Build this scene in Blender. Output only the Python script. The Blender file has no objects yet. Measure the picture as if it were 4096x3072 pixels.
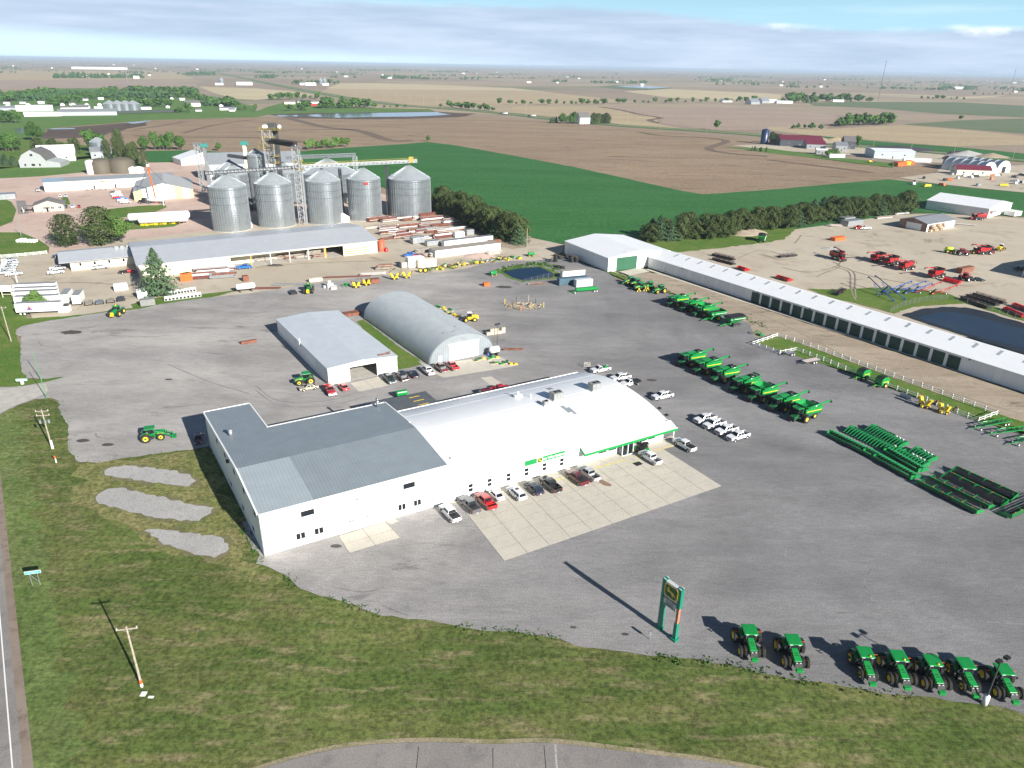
import bpy,bmesh,math,random
from mathutils import Vector,Matrix,noise
from mathutils.geometry import tessellate_polygon
R = math.radians
rnd = random.Random(7)
S = bpy.context.scene
COL = S.collection

# ---------------------------------------------------------------- camera
CAM_H = 78.0; FPX = 2850.0; HY = 262.0; ROLL = math.atan(0.0183)
PITCH = math.atan((1536 - HY) * math.cos(ROLL) / FPX)
cam = bpy.data.objects.new('camera',bpy.data.cameras.new('camera'))
COL.objects.link(cam)
_R = Vector((1,0,0)); _U = Vector((0,math.sin(PITCH),math.cos(PITCH))); _B = Vector((0,-math.cos(PITCH),math.sin(PITCH)))
_X = _R * math.cos(ROLL) + _U * math.sin(ROLL); _Y = -_R * math.sin(ROLL) + _U * math.cos(ROLL)
_m = Matrix((_X,_Y,_B)).transposed().to_4x4(); _m.translation = Vector((0,0,CAM_H))
cam.matrix_world = _m
cam.data.sensor_width = 36.0; cam.data.lens = FPX / 4096 * 36.0
cam.data.clip_start = 0.5; cam.data.clip_end = 120000
S.camera = cam

# ---------------------------------------------------------------- sky, sun, exposure
SUN_DIR = Vector((0.660,-0.751,math.tan(R(25.2)))).normalized()     # towards the sun
sun = bpy.data.objects.new('sun',bpy.data.lights.new('sun','SUN')); COL.objects.link(sun)
sun.rotation_euler = SUN_DIR.to_track_quat('Z','Y').to_euler()
sun.data.energy = 5.0; sun.data.angle = R(0.5); sun.data.color = (1.0,0.955,0.88)
S.view_settings.view_transform = 'Standard'; S.view_settings.look = 'None'
S.view_settings.exposure = 0.92; S.view_settings.gamma = 1.0; S.view_settings.use_curve_mapping = False
S.render.engine = 'CYCLES'
S.cycles.volume_max_steps = 64; S.cycles.volume_bounces = 0; S.cycles.max_bounces = 5
S.cycles.transparent_max_bounces = 8

world = bpy.data.worlds.new('World'); S.world = world; world.use_nodes = True
W = world.node_tree; W.nodes.clear()
def wn(t,**k):
 n = W.nodes.new(t)
 for a,b in k.items(): setattr(n,a,b)
 return n
def wl(a,b): W.links.new(a,b)
def wmath(op,a,b=None,c=None,clamp=False):
 n = wn('ShaderNodeMath',operation=op,use_clamp=clamp)
 for i,v in enumerate((a,b,c)):
  if v is None: continue
  if isinstance(v,(int,float)): n.inputs[i].default_value = v
  else: wl(v,n.inputs[i])
 return n.outputs[0]
def wmix(f,a,b):
 n = wn('ShaderNodeMix',data_type='RGBA')
 for i,v in ((0,f),(6,a),(7,b)):
  if isinstance(v,(int,float)): n.inputs[i].default_value = v
  elif isinstance(v,tuple): n.inputs[i].default_value = (*v,1)
  else: wl(v,n.inputs[i])
 return n.outputs[2]
out = wn('ShaderNodeOutputWorld'); bg = wn('ShaderNodeBackground'); bg.inputs[1].default_value = 0.05
sky = wn('ShaderNodeTexSky',sky_type='NISHITA'); sky.sun_disc = False
sky.sun_elevation = R(25.2); sky.sun_rotation = math.atan2(SUN_DIR.x,SUN_DIR.y)
sky.altitude = 400; sky.air_density = 1.0; sky.dust_density = 0.6; sky.ozone_density = 1.5
tc = wn('ShaderNodeTexCoord'); sp = wn('ShaderNodeSeparateXYZ'); wl(tc.outputs['Generated'],sp.inputs[0])
az = wmath('ARCTAN2',sp.outputs[0],sp.outputs[1])
el = wmath('ARCSINE',sp.outputs[2])
def skynoise(sa,se,scale,detail,off=0.0,rough=0.55):
 c = wn('ShaderNodeCombineXYZ'); wl(wmath('MULTIPLY',az,sa),c.inputs[0]); wl(wmath('MULTIPLY',el,se),c.inputs[1]); c.inputs[2].default_value = off
 n = wn('ShaderNodeTexNoise'); n.inputs['Scale'].default_value = scale; n.inputs['Detail'].default_value = detail
 n.inputs['Roughness'].default_value = rough; wl(c.outputs[0],n.inputs['Vector']); return n.outputs[0]
n1 = skynoise(1.0,5.0,3.2,6,1.7)
n2 = skynoise(1.0,9.0,6.0,5,9.3)
n3 = skynoise(1.0,2.2,16.0,6,4.1,0.6)
# stratus deck: upper edge about 4 degrees up, a little lower to the right
tr = wn('ShaderNodeMapRange',interpolation_type='SMOOTHSTEP'); wl(az,tr.inputs[0]); tr.inputs[1].default_value = 0.08; tr.inputs[2].default_value = 0.40
top = wmath('SUBTRACT',0.068,wmath('MULTIPLY',tr.outputs[0],0.021))
top = wmath('ADD',top,wmath('MULTIPLY',wmath('SUBTRACT',n1,0.5),0.018))
top = wmath('ADD',top,wmath('MULTIPLY',wmath('SUBTRACT',n3,0.5),0.010))
deck = wn('ShaderNodeMapRange',interpolation_type='SMOOTHSTEP')
wl(wmath('SUBTRACT',top,el),deck.inputs[0]); deck.inputs[1].default_value = -0.003; deck.inputs[2].default_value = 0.008
# scattered soft cloud higher up
hi = wn('ShaderNodeMapRange',interpolation_type='SMOOTHSTEP'); wl(skynoise(1.0,1.8,2.3,6,3.0),hi.inputs[0])
hi.inputs[1].default_value = 0.50; hi.inputs[2].default_value = 0.78; hi.inputs[4].default_value = 0.15
wisp = wn('ShaderNodeMapRange',interpolation_type='SMOOTHSTEP'); wl(skynoise(1.0,12.0,3.0,5,6.0),wisp.inputs[0])
wisp.inputs[1].default_value = 0.48; wisp.inputs[2].default_value = 0.75; wisp.inputs[4].default_value = 0.28
# pale gap under the deck at the left
gapn = wn('ShaderNodeMapRange',interpolation_type='SMOOTHSTEP')
wl(wmath('ADD',wmath('SUBTRACT',wmath('MULTIPLY',az,-0.055),el),wmath('MULTIPLY',wmath('SUBTRACT',n1,0.5),0.02)),gapn.inputs[0])
gapn.inputs[1].default_value = -0.010; gapn.inputs[2].default_value = 0.012; gapn.inputs[4].default_value = 0.75
# white cumulus heads standing out of the deck to the right
cu = wn('ShaderNodeMapRange',interpolation_type='SMOOTHSTEP')
bandc = wmath('SUBTRACT',1.0,wmath('MULTIPLY',wmath('ABSOLUTE',wmath('SUBTRACT',el,0.050)),36.0),None,True)
azw = wmath('SUBTRACT',1.0,wmath('MULTIPLY',wmath('ABSOLUTE',wmath('SUBTRACT',az,0.50)),3.6),None,True)
wl(wmath('MULTIPLY',wmath('MULTIPLY',n3,bandc),wmath('POWER',azw,0.5)),cu.inputs[0])
cu.inputs[1].default_value = 0.22; cu.inputs[2].default_value = 0.50
K = 18.0                                                               # the cloud colours are in the units of the sky texture
SKYC = dict(base=(0.26,0.37,0.51),light=(0.49,0.57,0.68),white=(0.86,0.88,0.90),gap=(0.52,0.68,0.78))
dk = wmix(n2,tuple(K * 0.80 * c for c in SKYC['base']),tuple(K * c for c in SKYC['light']))
dk = wmix(gapn.outputs[0],dk,tuple(K * c for c in SKYC['gap']))
dk = wmix(cu.outputs[0],dk,tuple(K * c for c in SKYC['white']))
tint = wn('ShaderNodeMix',data_type='RGBA',blend_type='MULTIPLY'); tint.inputs[0].default_value = 1.0
wl(sky.outputs[0],tint.inputs[6]); tint.inputs[7].default_value = (0.42,0.58,0.73,1)
veil = wn('ShaderNodeMapRange',interpolation_type='SMOOTHSTEP'); wl(el,veil.inputs[0]); veil.inputs[1].default_value = 0.03; veil.inputs[2].default_value = 0.20; veil.inputs[3].default_value = 0.8; veil.inputs[4].default_value = 0.0
c0 = wmix(veil.outputs[0],tint.outputs[2],tuple(K * c for c in (0.36,0.58,0.71)))
c1 = wmix(hi.outputs[0],c0,tuple(K * c for c in (0.62,0.70,0.78)))
c1 = wmix(wisp.outputs[0],c1,tuple(K * c for c in (0.60,0.72,0.80)))
wl(wmix(deck.outputs[0],c1,dk),bg.inputs[0]); wl(bg.outputs[0],out.inputs[0])

# ---------------------------------------------------------------- pixels of the photograph -> points of the place
TILE = {'F': (0,0,0.54)}
for _i,_c in enumerate('1234'):
 for _r,_y in zip('ABC',(150,750,1350)): TILE[_r + _c] = (1024 * _i,_y,2212 / 1024)
TILE['C4'] = (3072,1350,2124 / 1024)
TILE['D1'] = (0,1950,1514 / 1024); TILE['D2'] = (1024,1950,1514 / 1024); TILE['D3'] = (2048,2150,1.8); TILE['D4'] = (3072,2150,1.8)
TILE['P'] = (1450,820,3.16); TILE['Q'] = (2600,1380,2.765); TILE['W'] = (1700,1850,3.687)
TILE['S'] = (760,480,2.212); TILE['T'] = (2850,2400,3.687); TILE['U'] = (2600,1650,5.53); TILE['V'] = (700,1600,2.513)
def G(t,x,y,z=0.0):
 a = TILE[t]; px = a[0] + x / a[2]; py = a[1] + y / a[2]
 d = _X * (px - 2048) - _Y * (py - 1536) - _B * FPX
 k = (CAM_H - z) / (-d.z)
 return Vector((0,0,CAM_H)) + d * k

# ---------------------------------------------------------------- materials
MATS = {}
def principled(name):
 m = bpy.data.materials.new(name); m.use_nodes = True
 return m,m.node_tree,m.node_tree.nodes['Principled BSDF']
def N(nt,t,**k):
 n = nt.nodes.new(t)
 for a,b in k.items(): setattr(n,a,b)
 return n
def tnoise(nt,scale,detail=4,rough=0.55,sx=1,sy=1,sz=1,rz=0,coord='Object',dist=0.0):
 tc = N(nt,'ShaderNodeTexCoord'); mp = N(nt,'ShaderNodeMapping'); nz = N(nt,'ShaderNodeTexNoise')
 mp.inputs['Scale'].default_value = (sx,sy,sz); mp.inputs['Rotation'].default_value = (0,0,rz)
 nt.links.new(tc.outputs[coord],mp.inputs[0]); nt.links.new(mp.outputs[0],nz.inputs['Vector'])
 nz.inputs['Scale'].default_value = scale; nz.inputs['Detail'].default_value = detail; nz.inputs['Roughness'].default_value = rough
 nz.inputs['Distortion'].default_value = dist
 return nz.outputs[0]
def ramp(nt,f,lo,hi,a=0.0,b=1.0):
 n = N(nt,'ShaderNodeMapRange',interpolation_type='SMOOTHSTEP')
 n.inputs[1].default_value = lo; n.inputs[2].default_value = hi; n.inputs[3].default_value = a; n.inputs[4].default_value = b
 nt.links.new(f,n.inputs[0]); return n.outputs[0]
def mixc(nt,f,a,b,bt='MIX'):
 n = N(nt,'ShaderNodeMix',data_type='RGBA',blend_type=bt)
 for i,v in ((0,f),(6,a),(7,b)):
  if isinstance(v,(int,float)): n.inputs[i].default_value = v
  elif isinstance(v,tuple): n.inputs[i].default_value = (*v[:3],1)
  else: nt.links.new(v,n.inputs[i])
 return n.outputs[2]
def bump(nt,bs,h,strength,dist):
 b = N(nt,'ShaderNodeBump'); b.inputs['Strength'].default_value = strength; b.inputs['Distance'].default_value = dist
 nt.links.new(h,b.inputs['Height']); nt.links.new(b.outputs[0],bs.inputs['Normal'])
def M(name,col,rough=0.6,metal=0.0,var=0.12,scale=1.5,coat=0.0,bmp=0.0):
 """plain material with a little uneven wear"""
 if name in MATS: return MATS[name]
 m,nt,bs = principled(name)
 bs.inputs['Roughness'].default_value = rough; bs.inputs['Metallic'].default_value = metal
 if coat: bs.inputs['Coat Weight'].default_value = coat; bs.inputs['Coat Roughness'].default_value = 0.08
 if var:
  n = tnoise(nt,scale,5,0.6)
  a = tuple(c * (1 - var) for c in col); b = tuple(min(1,c * (1 + var)) for c in col)
  nt.links.new(mixc(nt,ramp(nt,n,0.3,0.7),a,b),bs.inputs['Base Color'])
  if bmp: bump(nt,bs,n,bmp,0.05)
 else: bs.inputs['Base Color'].default_value = (*col,1)
 MATS[name] = m; return m
def ribbed(name,col,pitch=0.3,axis=0,rough=0.4,metal=0.0,var=0.06,strength=0.35,line=0.12,seam=0.0,sax=1):
 """ribbed sheet metal: ribs run across the given local axis"""
 if name in MATS: return MATS[name]
 m,nt,bs = principled(name)
 bs.inputs['Roughness'].default_value = rough; bs.inputs['Metallic'].default_value = metal
 tc = N(nt,'ShaderNodeTexCoord'); sp = N(nt,'ShaderNodeSeparateXYZ'); nt.links.new(tc.outputs['Object'],sp.inputs[0])
 def saw(ax,p):
  d = N(nt,'ShaderNodeMath',operation='DIVIDE'); nt.links.new(sp.outputs[ax],d.inputs[0]); d.inputs[1].default_value = p
  f = N(nt,'ShaderNodeMath',operation='PINGPONG'); nt.links.new(d.outputs[0],f.inputs[0]); f.inputs[1].default_value = 0.5
  return f.outputs[0]
 rib = ramp(nt,saw(axis,pitch),0.0,0.12)
 n = tnoise(nt,0.35,5,0.6)
 base = mixc(nt,ramp(nt,n,0.3,0.7),tuple(c * (1 - var) for c in col),tuple(min(1,c * (1 + var)) for c in col))
 k = ramp(nt,saw(axis,pitch),0.0,0.10,1 - line,1.0)
 if seam:
  mm = N(nt,'ShaderNodeMath',operation='MULTIPLY'); nt.links.new(k,mm.inputs[0]); nt.links.new(ramp(nt,saw(sax,seam),0.0,0.012,0.8,1.0),mm.inputs[1]); k = mm.outputs[0]
 nt.links.new(mixc(nt,1.0,base,k,'MULTIPLY'),bs.inputs['Base Color'])
 bump(nt,bs,rib,strength,0.04)
 MATS[name] = m; return m
def ground(name,c1,c2,c3,s1,s2,east_shade=None,wear=None,rough=0.95,streak=None,bmp=0.3,fine=0.0,dark=None,fscale=3.0):
 """two-scale earth or grass: c1/c2 in broad patches, c3 in small ones; streak=(angle deg, stretch)"""
 if name in MATS: return MATS[name]
 m,nt,bs = principled(name); bs.inputs['Roughness'].default_value = rough; bs.inputs['Specular IOR Level'].default_value = 0.1
 kw = {}
 if streak: kw = dict(rz=R(streak[0]),sx=1,sy=streak[1])
 a = tnoise(nt,s1,6,0.6,dist=0.4,**kw); b = tnoise(nt,s2,7,0.65,**kw); f = tnoise(nt,fscale,4,0.7)
 col = mixc(nt,ramp(nt,a,0.35,0.65),c1,c2)
 col = mixc(nt,ramp(nt,b,0.48,0.72),col,c3)
 if wear:
  g1 = tnoise(nt,wear[2],5,.65,rz=R(wear[0]),sx=1,sy=wear[1],dist=.6); g2 = tnoise(nt,.02,4,.6,dist=1.5); g3 = tnoise(nt,wear[2] * .35,6,.7,rz=R(wear[0] - 50),sx=1,sy=wear[1] * .5,dist=2.0)
  col = mixc(nt,1.0,col,ramp(nt,g1,.30,.66,1 + wear[3],1 - wear[3]),'MULTIPLY'); col = mixc(nt,1.0,col,ramp(nt,g3,.42,.62,1 + wear[3] * .7,1 - wear[3] * .9),'MULTIPLY'); col = mixc(nt,1.0,col,ramp(nt,g2,.3,.7,.88,1.16),'MULTIPLY')
 if east_shade:
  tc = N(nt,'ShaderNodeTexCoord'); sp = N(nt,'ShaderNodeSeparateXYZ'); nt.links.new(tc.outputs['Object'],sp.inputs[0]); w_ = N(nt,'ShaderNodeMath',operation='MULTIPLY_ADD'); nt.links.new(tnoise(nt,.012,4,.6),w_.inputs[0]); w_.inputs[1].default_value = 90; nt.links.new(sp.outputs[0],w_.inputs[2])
  col = mixc(nt,ramp(nt,w_.outputs[0],-10,110),col,mixc(nt,1.0,col,east_shade,'MULTIPLY'))
 if dark:
  d = tnoise(nt,s1 * 2.3,7,0.7,dist=1.2,**kw); col = mixc(nt,ramp(nt,d,0.56,0.72),col,dark)
 if fine: col = mixc(nt,fine,col,mixc(nt,ramp(nt,f,0.3,0.7),(0.25,0.25,0.25),(1.0,1.0,1.0)),'OVERLAY')
 nt.links.new(col,bs.inputs['Base Color'])
 bump(nt,bs,f,bmp,0.08)
 MATS[name] = m; return m

GREEN = M('green_paint',(0.008,0.245,0.048),0.35,coat=0.5,var=0.08)
DGREEN = M('dark_green_paint',(0.012,0.10,0.035),0.5,var=0.1)
YELLOW = M('yellow_paint',(0.72,0.52,0.02),0.4,coat=0.3)
REDM = M('red_machine_paint',(0.42,0.012,0.015),0.35,coat=0.5)
BLACK = M('black_plastic',(0.018,0.018,0.020),0.55)
RUBBER = M('tyre_rubber',(0.022,0.022,0.023),0.85)
GLASS = M('dark_glass',(0.012,0.016,0.020),0.06,var=0)
STEEL = M('galvanised_steel',(0.40,0.42,0.44),0.42,0.6,scale=0.8)
DSTEEL = M('dark_steel',(0.09,0.095,0.10),0.5,0.4)
WHITE = M('white_paint',(0.78,0.78,0.77),0.45,var=0.03)
CHROME = M('bright_metal',(0.55,0.56,0.58),0.2,0.9,var=0.05)
RUST = M('rusty_steel',(0.20,0.075,0.045),0.8,var=0.35,scale=1.2)
WOODP = M('weathered_pole_wood',(0.36,0.31,0.25),0.85,var=0.25,scale=3)
TIMBER = M('fresh_timber',(0.58,0.45,0.27),0.8,var=0.2)
OLDWOOD = M('grey_timber',(0.30,0.27,0.23),0.9,var=0.25)
CONC = M('concrete',(0.42,0.40,0.36),0.9,var=0.12,scale=0.6)
TAIL = M('red_lens',(0.45,0.01,0.01),0.25,var=0)
LAMP = M('clear_lens',(0.75,0.76,0.78),0.15,var=0)
ORANGE = M('orange_paint',(0.70,0.13,0.02),0.5)
BLUEM = M('blue_machine_paint',(0.015,0.07,0.30),0.4)

# ---------------------------------------------------------------- mesh helpers
def tag(o,label=None,cat=None,group=None,kind=None):
 if label: o['label'] = label
 if cat: o['category'] = cat
 if group: o['group'] = group
 if kind: o['kind'] = kind
 return o
class MB:
 def __init__(s): s.v = []; s.f = []; s.m = []
 def add(s,vs,fs,mi=0):
  b = len(s.v); s.v += [tuple(v) for v in vs]
  for f in fs: s.f.append(tuple(i + b for i in f)); s.m.append(mi)
  return s
 def box(s,x0,x1,y0,y1,z0,z1,mi=0):
  return s.add([(x,y,z) for z in (z0,z1) for y in (y0,y1) for x in (x0,x1)],
     [(0,2,3,1),(4,5,7,6),(0,1,5,4),(2,6,7,3),(0,4,6,2),(1,3,7,5)],mi)
 def hexa(s,bot,topq,mi=0):
  """two quads, counterclockwise from above"""
  return s.add(list(bot) + list(topq),[(3,2,1,0),(4,5,6,7),(0,1,5,4),(1,2,6,5),(2,3,7,6),(3,0,4,7)],mi)
 def prism_xz(s,pts,y0,y1,mi=0):
  """side profile (x, z) swept across y"""
  n = len(pts); vs = [(x,y0,z) for x,z in pts] + [(x,y1,z) for x,z in pts]
  fs = [tuple(range(n)),tuple(range(2 * n - 1,n - 1,-1))] + [(i,i + n,(i + 1) % n + n,(i + 1) % n) for i in range(n)]
  return s.add(vs,fs,mi)
 def prism_yz(s,pts,x0,x1,mi=0):
  n = len(pts); vs = [(x0,y,z) for y,z in pts] + [(x1,y,z) for y,z in pts]
  fs = [tuple(range(n))[::-1],tuple(range(n,2 * n))] + [(i,(i + 1) % n,(i + 1) % n + n,i + n) for i in range(n)]
  return s.add(vs,fs,mi)
 def tube(s,p,q,r,n=8,r2=None,mi=0,caps=True):
  p = Vector(p); q = Vector(q); d = (q - p).normalized(); r2 = r if r2 is None else r2
  a = d.orthogonal().normalized(); b = d.cross(a)
  vs = [p + (a * math.cos(t) + b * math.sin(t)) * r for t in (2 * math.pi * i / n for i in range(n))]
  vs += [q + (a * math.cos(t) + b * math.sin(t)) * r2 for t in (2 * math.pi * i / n for i in range(n))]
  fs = [(i,(i + 1) % n,(i + 1) % n + n,i + n) for i in range(n)]
  if caps: fs += [tuple(range(n))[::-1],tuple(range(n,2 * n))]
  return s.add(vs,fs,mi)
 def bar(s,p,q,w,h=None,mi=0):
  p = Vector(p); q = Vector(q); d = (q - p).normalized(); h = h or w
  up = Vector((0,0,1)) if abs(d.z) < 0.95 else Vector((1,0,0))
  a = d.cross(up).normalized() * (w / 2); b = a.cross(d).normalized() * (h / 2)
  c = [p - a - b,p + a - b,p + a + b,p - a + b]; e = [v + (q - p) for v in c]
  return s.add(c + e,[(0,1,2,3),(7,6,5,4),(0,4,5,1),(1,5,6,2),(2,6,7,3),(3,7,4,0)],mi)
 def lathe(s,prof,n=24,c=(0,0),mi=0,axis='z',a0=0.0,a1=2 * math.pi):
  """profile (r, h) turned about z (or the y axis)"""
  full = abs(a1 - a0 - 2 * math.pi) < 1e-6; k = n if full else n + 1
  vs = []
  for r_,h in prof:
   for i in range(k):
    t = a0 + (a1 - a0) * i / n
    if axis == 'z': vs.append((c[0] + r_ * math.cos(t),c[1] + r_ * math.sin(t),h))
    else: vs.append((c[0] + r_ * math.sin(t),h,c[1] + r_ * math.cos(t)))
  fs = []
  for j in range(len(prof) - 1):
   for i in range(n if full else n):
    i2 = (i + 1) % k
    fs.append((j * k + i,j * k + i2,(j + 1) * k + i2,(j + 1) * k + i))
  return s.add(vs,fs,mi)
 def mesh(s,name,mats,smooth=False):
  me = bpy.data.meshes.new(name); me.from_pydata(s.v,[],s.f)
  for m in (mats if isinstance(mats,(list,tuple)) else [mats]): me.materials.append(m)
  if any(s.m): me.polygons.foreach_set('material_index',s.m)
  if smooth: me.polygons.foreach_set('use_smooth',[True] * len(me.polygons))
  bm = bmesh.new(); bm.from_mesh(me); bmesh.ops.recalc_face_normals(bm,faces=bm.faces); bm.to_mesh(me); bm.free()
  return me
 def build(s,name,mats,parent=None,smooth=False,bevel=0.0):
  o = bpy.data.objects.new(name,s.mesh(name,mats,smooth)); COL.objects.link(o)
  if parent is not None: o.parent = parent
  if bevel:
   b = o.modifiers.new('bevel','BEVEL'); b.width = bevel; b.segments = 2; b.limit_method = 'ANGLE'; b.angle_limit = R(40)
  return o
def part(name,me,parent,loc=None,rot=None):
 o = bpy.data.objects.new(name,me); COL.objects.link(o); o.parent = parent
 if loc is not None: o.location = loc
 if rot is not None: o.rotation_euler = rot
 return o
def box(name,dims,mat,parent=None,bevel=0.0): return MB().box(*dims).build(name,mat,parent,bevel=bevel)
def thing(name,loc,rz=0.0,label=None,cat=None,group=None):
 o = bpy.data.objects.new(name,None); COL.objects.link(o); o.location = loc; o.rotation_euler = (0,0,rz); o.empty_display_size = 0.5
 return tag(o,label,cat,group)
def dup(o,parent=None):
 c = o.copy(); COL.objects.link(c); c.parent = parent
 if parent is not None: c.matrix_parent_inverse = o.matrix_parent_inverse
 for ch in o.children: dup(ch,c)
 return c
def ordinal(i): return ['first','second','third','fourth','fifth','sixth','seventh','eighth','ninth','tenth','eleventh','twelfth',
 'thirteenth','fourteenth','fifteenth','sixteenth','seventeenth','eighteenth','nineteenth','twentieth'][i] if i < 20 else '%dth' % (i + 1) if (i + 1) % 10 not in (1,2,3) else '%d%s' % (i + 1,{1: 'st',2: 'nd',3: 'rd'}[(i + 1) % 10])
def sheet(name,mat,z,pts,jit=0.0,step=3.0,label=None,cat=None,kind='structure',seed=1):
 """a flat area whose outline is roughened at a real scale"""
 P = [Vector((p.x,p.y,0)) if isinstance(p,Vector) else G(*p) for p in pts]
 rr = random.Random(seed); o = []
 for i,a in enumerate(P):
  b = P[(i + 1) % len(P)]; n = max(1,int((b - a).length / step)) if jit else 1
  n = min(n,60); nn = Vector((-(b - a).y,(b - a).x,0)).normalized() if (b - a).length else Vector()
  for k in range(n):
   q = a.lerp(b,k / n)
   if jit: q = q + nn * rr.uniform(-jit,jit) * (0.3 if k == 0 else 1)
   o.append(Vector((q.x,q.y,z)))
 tri = tessellate_polygon([[Vector((v.x,v.y,0)) for v in o]])
 mb = MB(); mb.add(o,[tuple(t) for t in tri])
 ob = mb.build(name,mat)
 for p in ob.data.polygons:
  if p.normal.z < 0: p.flip()
 return tag(ob,label,cat,None,kind)
def strip(name,mat,z,pts,w,label=None,cat=None,kind='structure',jit=0.0):
 """a ribbon of width w along points"""
 P = [Vector((p.x,p.y,0)) if isinstance(p,Vector) else G(*p) for p in pts]; L = []; Rr = []
 ws = w if isinstance(w,(list,tuple)) else [w] * len(P)
 for i,p in enumerate(P):
  d = (P[min(i + 1,len(P) - 1)] - P[max(i - 1,0)]).normalized(); n = Vector((-d.y,d.x,0)) * ws[i] / 2
  L.append(Vector((p + n).to_tuple()[:2] + (z,))); Rr.append(Vector((p - n).to_tuple()[:2] + (z,)))
 k = len(P); mb = MB(); mb.add(L + Rr,[(i + k,i + 1 + k,i + 1,i) for i in range(k - 1)])
 return tag(mb.build(name,mat),label,cat,None,kind)
def smoothpath(pts,n=6):
 """Catmull-Rom through ground points"""
 P = [Vector((p.x,p.y,0)) if isinstance(p,Vector) else G(*p) for p in pts]; o = []
 for i in range(len(P) - 1):
  a = P[max(i - 1,0)]; b = P[i]; c = P[i + 1]; d = P[min(i + 2,len(P) - 1)]
  for k in range(n):
   t = k / n; o.append(0.5 * ((2 * b) + (c - a) * t + (2 * a - 5 * b + 4 * c - d) * t * t + (3 * b - a - 3 * c + d) * t ** 3))
 o.append(P[-1]); return o
# ================================================================ THE GROUND
def far_ground():
 m,nt,bs = principled('farmland'); bs.inputs['Roughness'].default_value = 1.0; bs.inputs['Specular IOR Level'].default_value = 0.05
 tc = N(nt,'ShaderNodeTexCoord'); mp = N(nt,'ShaderNodeMapping'); mp.inputs['Rotation'].default_value = (0,0,R(-31)); nt.links.new(tc.outputs['Object'],mp.inputs[0])
 sp = N(nt,'ShaderNodeSeparateXYZ'); nt.links.new(mp.outputs[0],sp.inputs[0])
 def cell(ax,s,off):
  w = N(nt,'ShaderNodeMath',operation='MULTIPLY_ADD'); nt.links.new(sp.outputs[ax],w.inputs[0]); w.inputs[1].default_value = 1 / s; w.inputs[2].default_value = off
  f = N(nt,'ShaderNodeMath',operation='FLOOR'); nt.links.new(w.outputs[0],f.inputs[0]); return f.outputs[0]
 cb = N(nt,'ShaderNodeCombineXYZ'); nt.links.new(cell(0,800,0.37),cb.inputs[0]); nt.links.new(cell(1,400,0.11),cb.inputs[1])
 wn_ = N(nt,'ShaderNodeTexWhiteNoise',noise_dimensions='2D'); nt.links.new(cb.outputs[0],wn_.inputs['Vector'])
 cr = N(nt,'ShaderNodeValToRGB'); nt.links.new(wn_.outputs['Value'],cr.inputs[0]); cr.color_ramp.interpolation = 'CONSTANT'
 E = cr.color_ramp.elements; E[0].color = (0.30,0.235,0.175,1); E[0].position = 0
 E[1].position = 0.26; E[1].color = (0.37,0.30,0.21,1)
 for pos,c in ((0.48,(0.27,0.21,0.165)),(0.66,(0.43,0.36,0.245)),(0.82,(0.18,0.20,0.12)),(0.93,(0.34,0.27,0.20))):
  e = E.new(pos); e.color = (*c,1)
 a = tnoise(nt,0.0016,6,0.6,dist=0.5,rz=R(-31),sy=1.8); b = tnoise(nt,0.012,5,0.6)
 col = mixc(nt,ramp(nt,a,0.35,0.65),cr.outputs[0],(0.30,0.245,0.185)); 
 col = mixc(nt,ramp(nt,b,0.45,0.75,0.0,0.35),col,(0.22,0.175,0.13))
 nt.links.new(col,bs.inputs['Base Color'])
 MATS['farmland'] = m
 mb = MB(); n = 96; vs = [(0,0,0)]; Rr = (200,900,3000,9000,22000,46000)
 for r_ in Rr: vs += [(r_ * math.cos(2 * math.pi * i / n),r_ * math.sin(2 * math.pi * i / n),0) for i in range(n)]
 fs = [(0,1 + i,1 + (i + 1) % n) for i in range(n)]
 for k in range(len(Rr) - 1): fs += [(1 + k * n + i,1 + (k + 1) * n + i,1 + (k + 1) * n + (i + 1) % n,1 + k * n + (i + 1) % n) for i in range(n)]
 mb.add(vs,fs); g = mb.build('ground',m); tag(g,'flat farmland reaching to the horizon',kind='structure')
far_ground()
PLOW = ground('ploughed_soil',(0.241,0.177,0.120),(0.292,0.220,0.149),(0.190,0.137,0.094),0.006,0.03,streak=(-22,5.0),dark=(0.105,0.080,0.062),fine=0.25,fscale=0.35)
TANF = ground('stubble_field',(0.403,0.329,0.207),(0.354,0.281,0.183),(0.305,0.232,0.159),0.004,0.03,streak=(-25,4.0),fine=0.2,fscale=0.2)
LTANF = ground('pale_stubble',(0.483,0.414,0.265),(0.425,0.356,0.230),(0.380,0.310,0.207),0.004,0.03,streak=(-25,4.0),fine=0.2,fscale=0.2)
PINKF = ground('worked_field',(0.305,0.234,0.189),(0.345,0.267,0.208),(0.260,0.202,0.156),0.004,0.03,streak=(-25,4.0),fine=0.2,fscale=0.2)
DKF = ground('dark_wet_soil',(0.085,0.062,0.052),(0.11,0.085,0.07),(0.13,0.10,0.08),0.01,0.05)
WETT = ground('damp_soil',(0.155,0.115,0.088),(0.18,0.135,0.102),(0.14,0.105,0.08),0.01,0.05)
WHEAT = ground('green_wheat',(0.030,0.116,0.031),(0.040,0.136,0.040),(0.054,0.142,0.042),0.006,0.05,streak=(-22,4.0),fine=0.35,fscale=0.5,bmp=0.6)
GREENF = ground('young_crop',(0.138,0.172,0.098),(0.115,0.161,0.086),(0.184,0.184,0.115),0.006,0.04,streak=(-25,4.0))
MEADOW = ground('meadow_grass',(0.075,0.160,0.035),(0.100,0.175,0.045),(0.13,0.17,0.06),0.02,0.12,fine=0.3,fscale=0.6)
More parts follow.
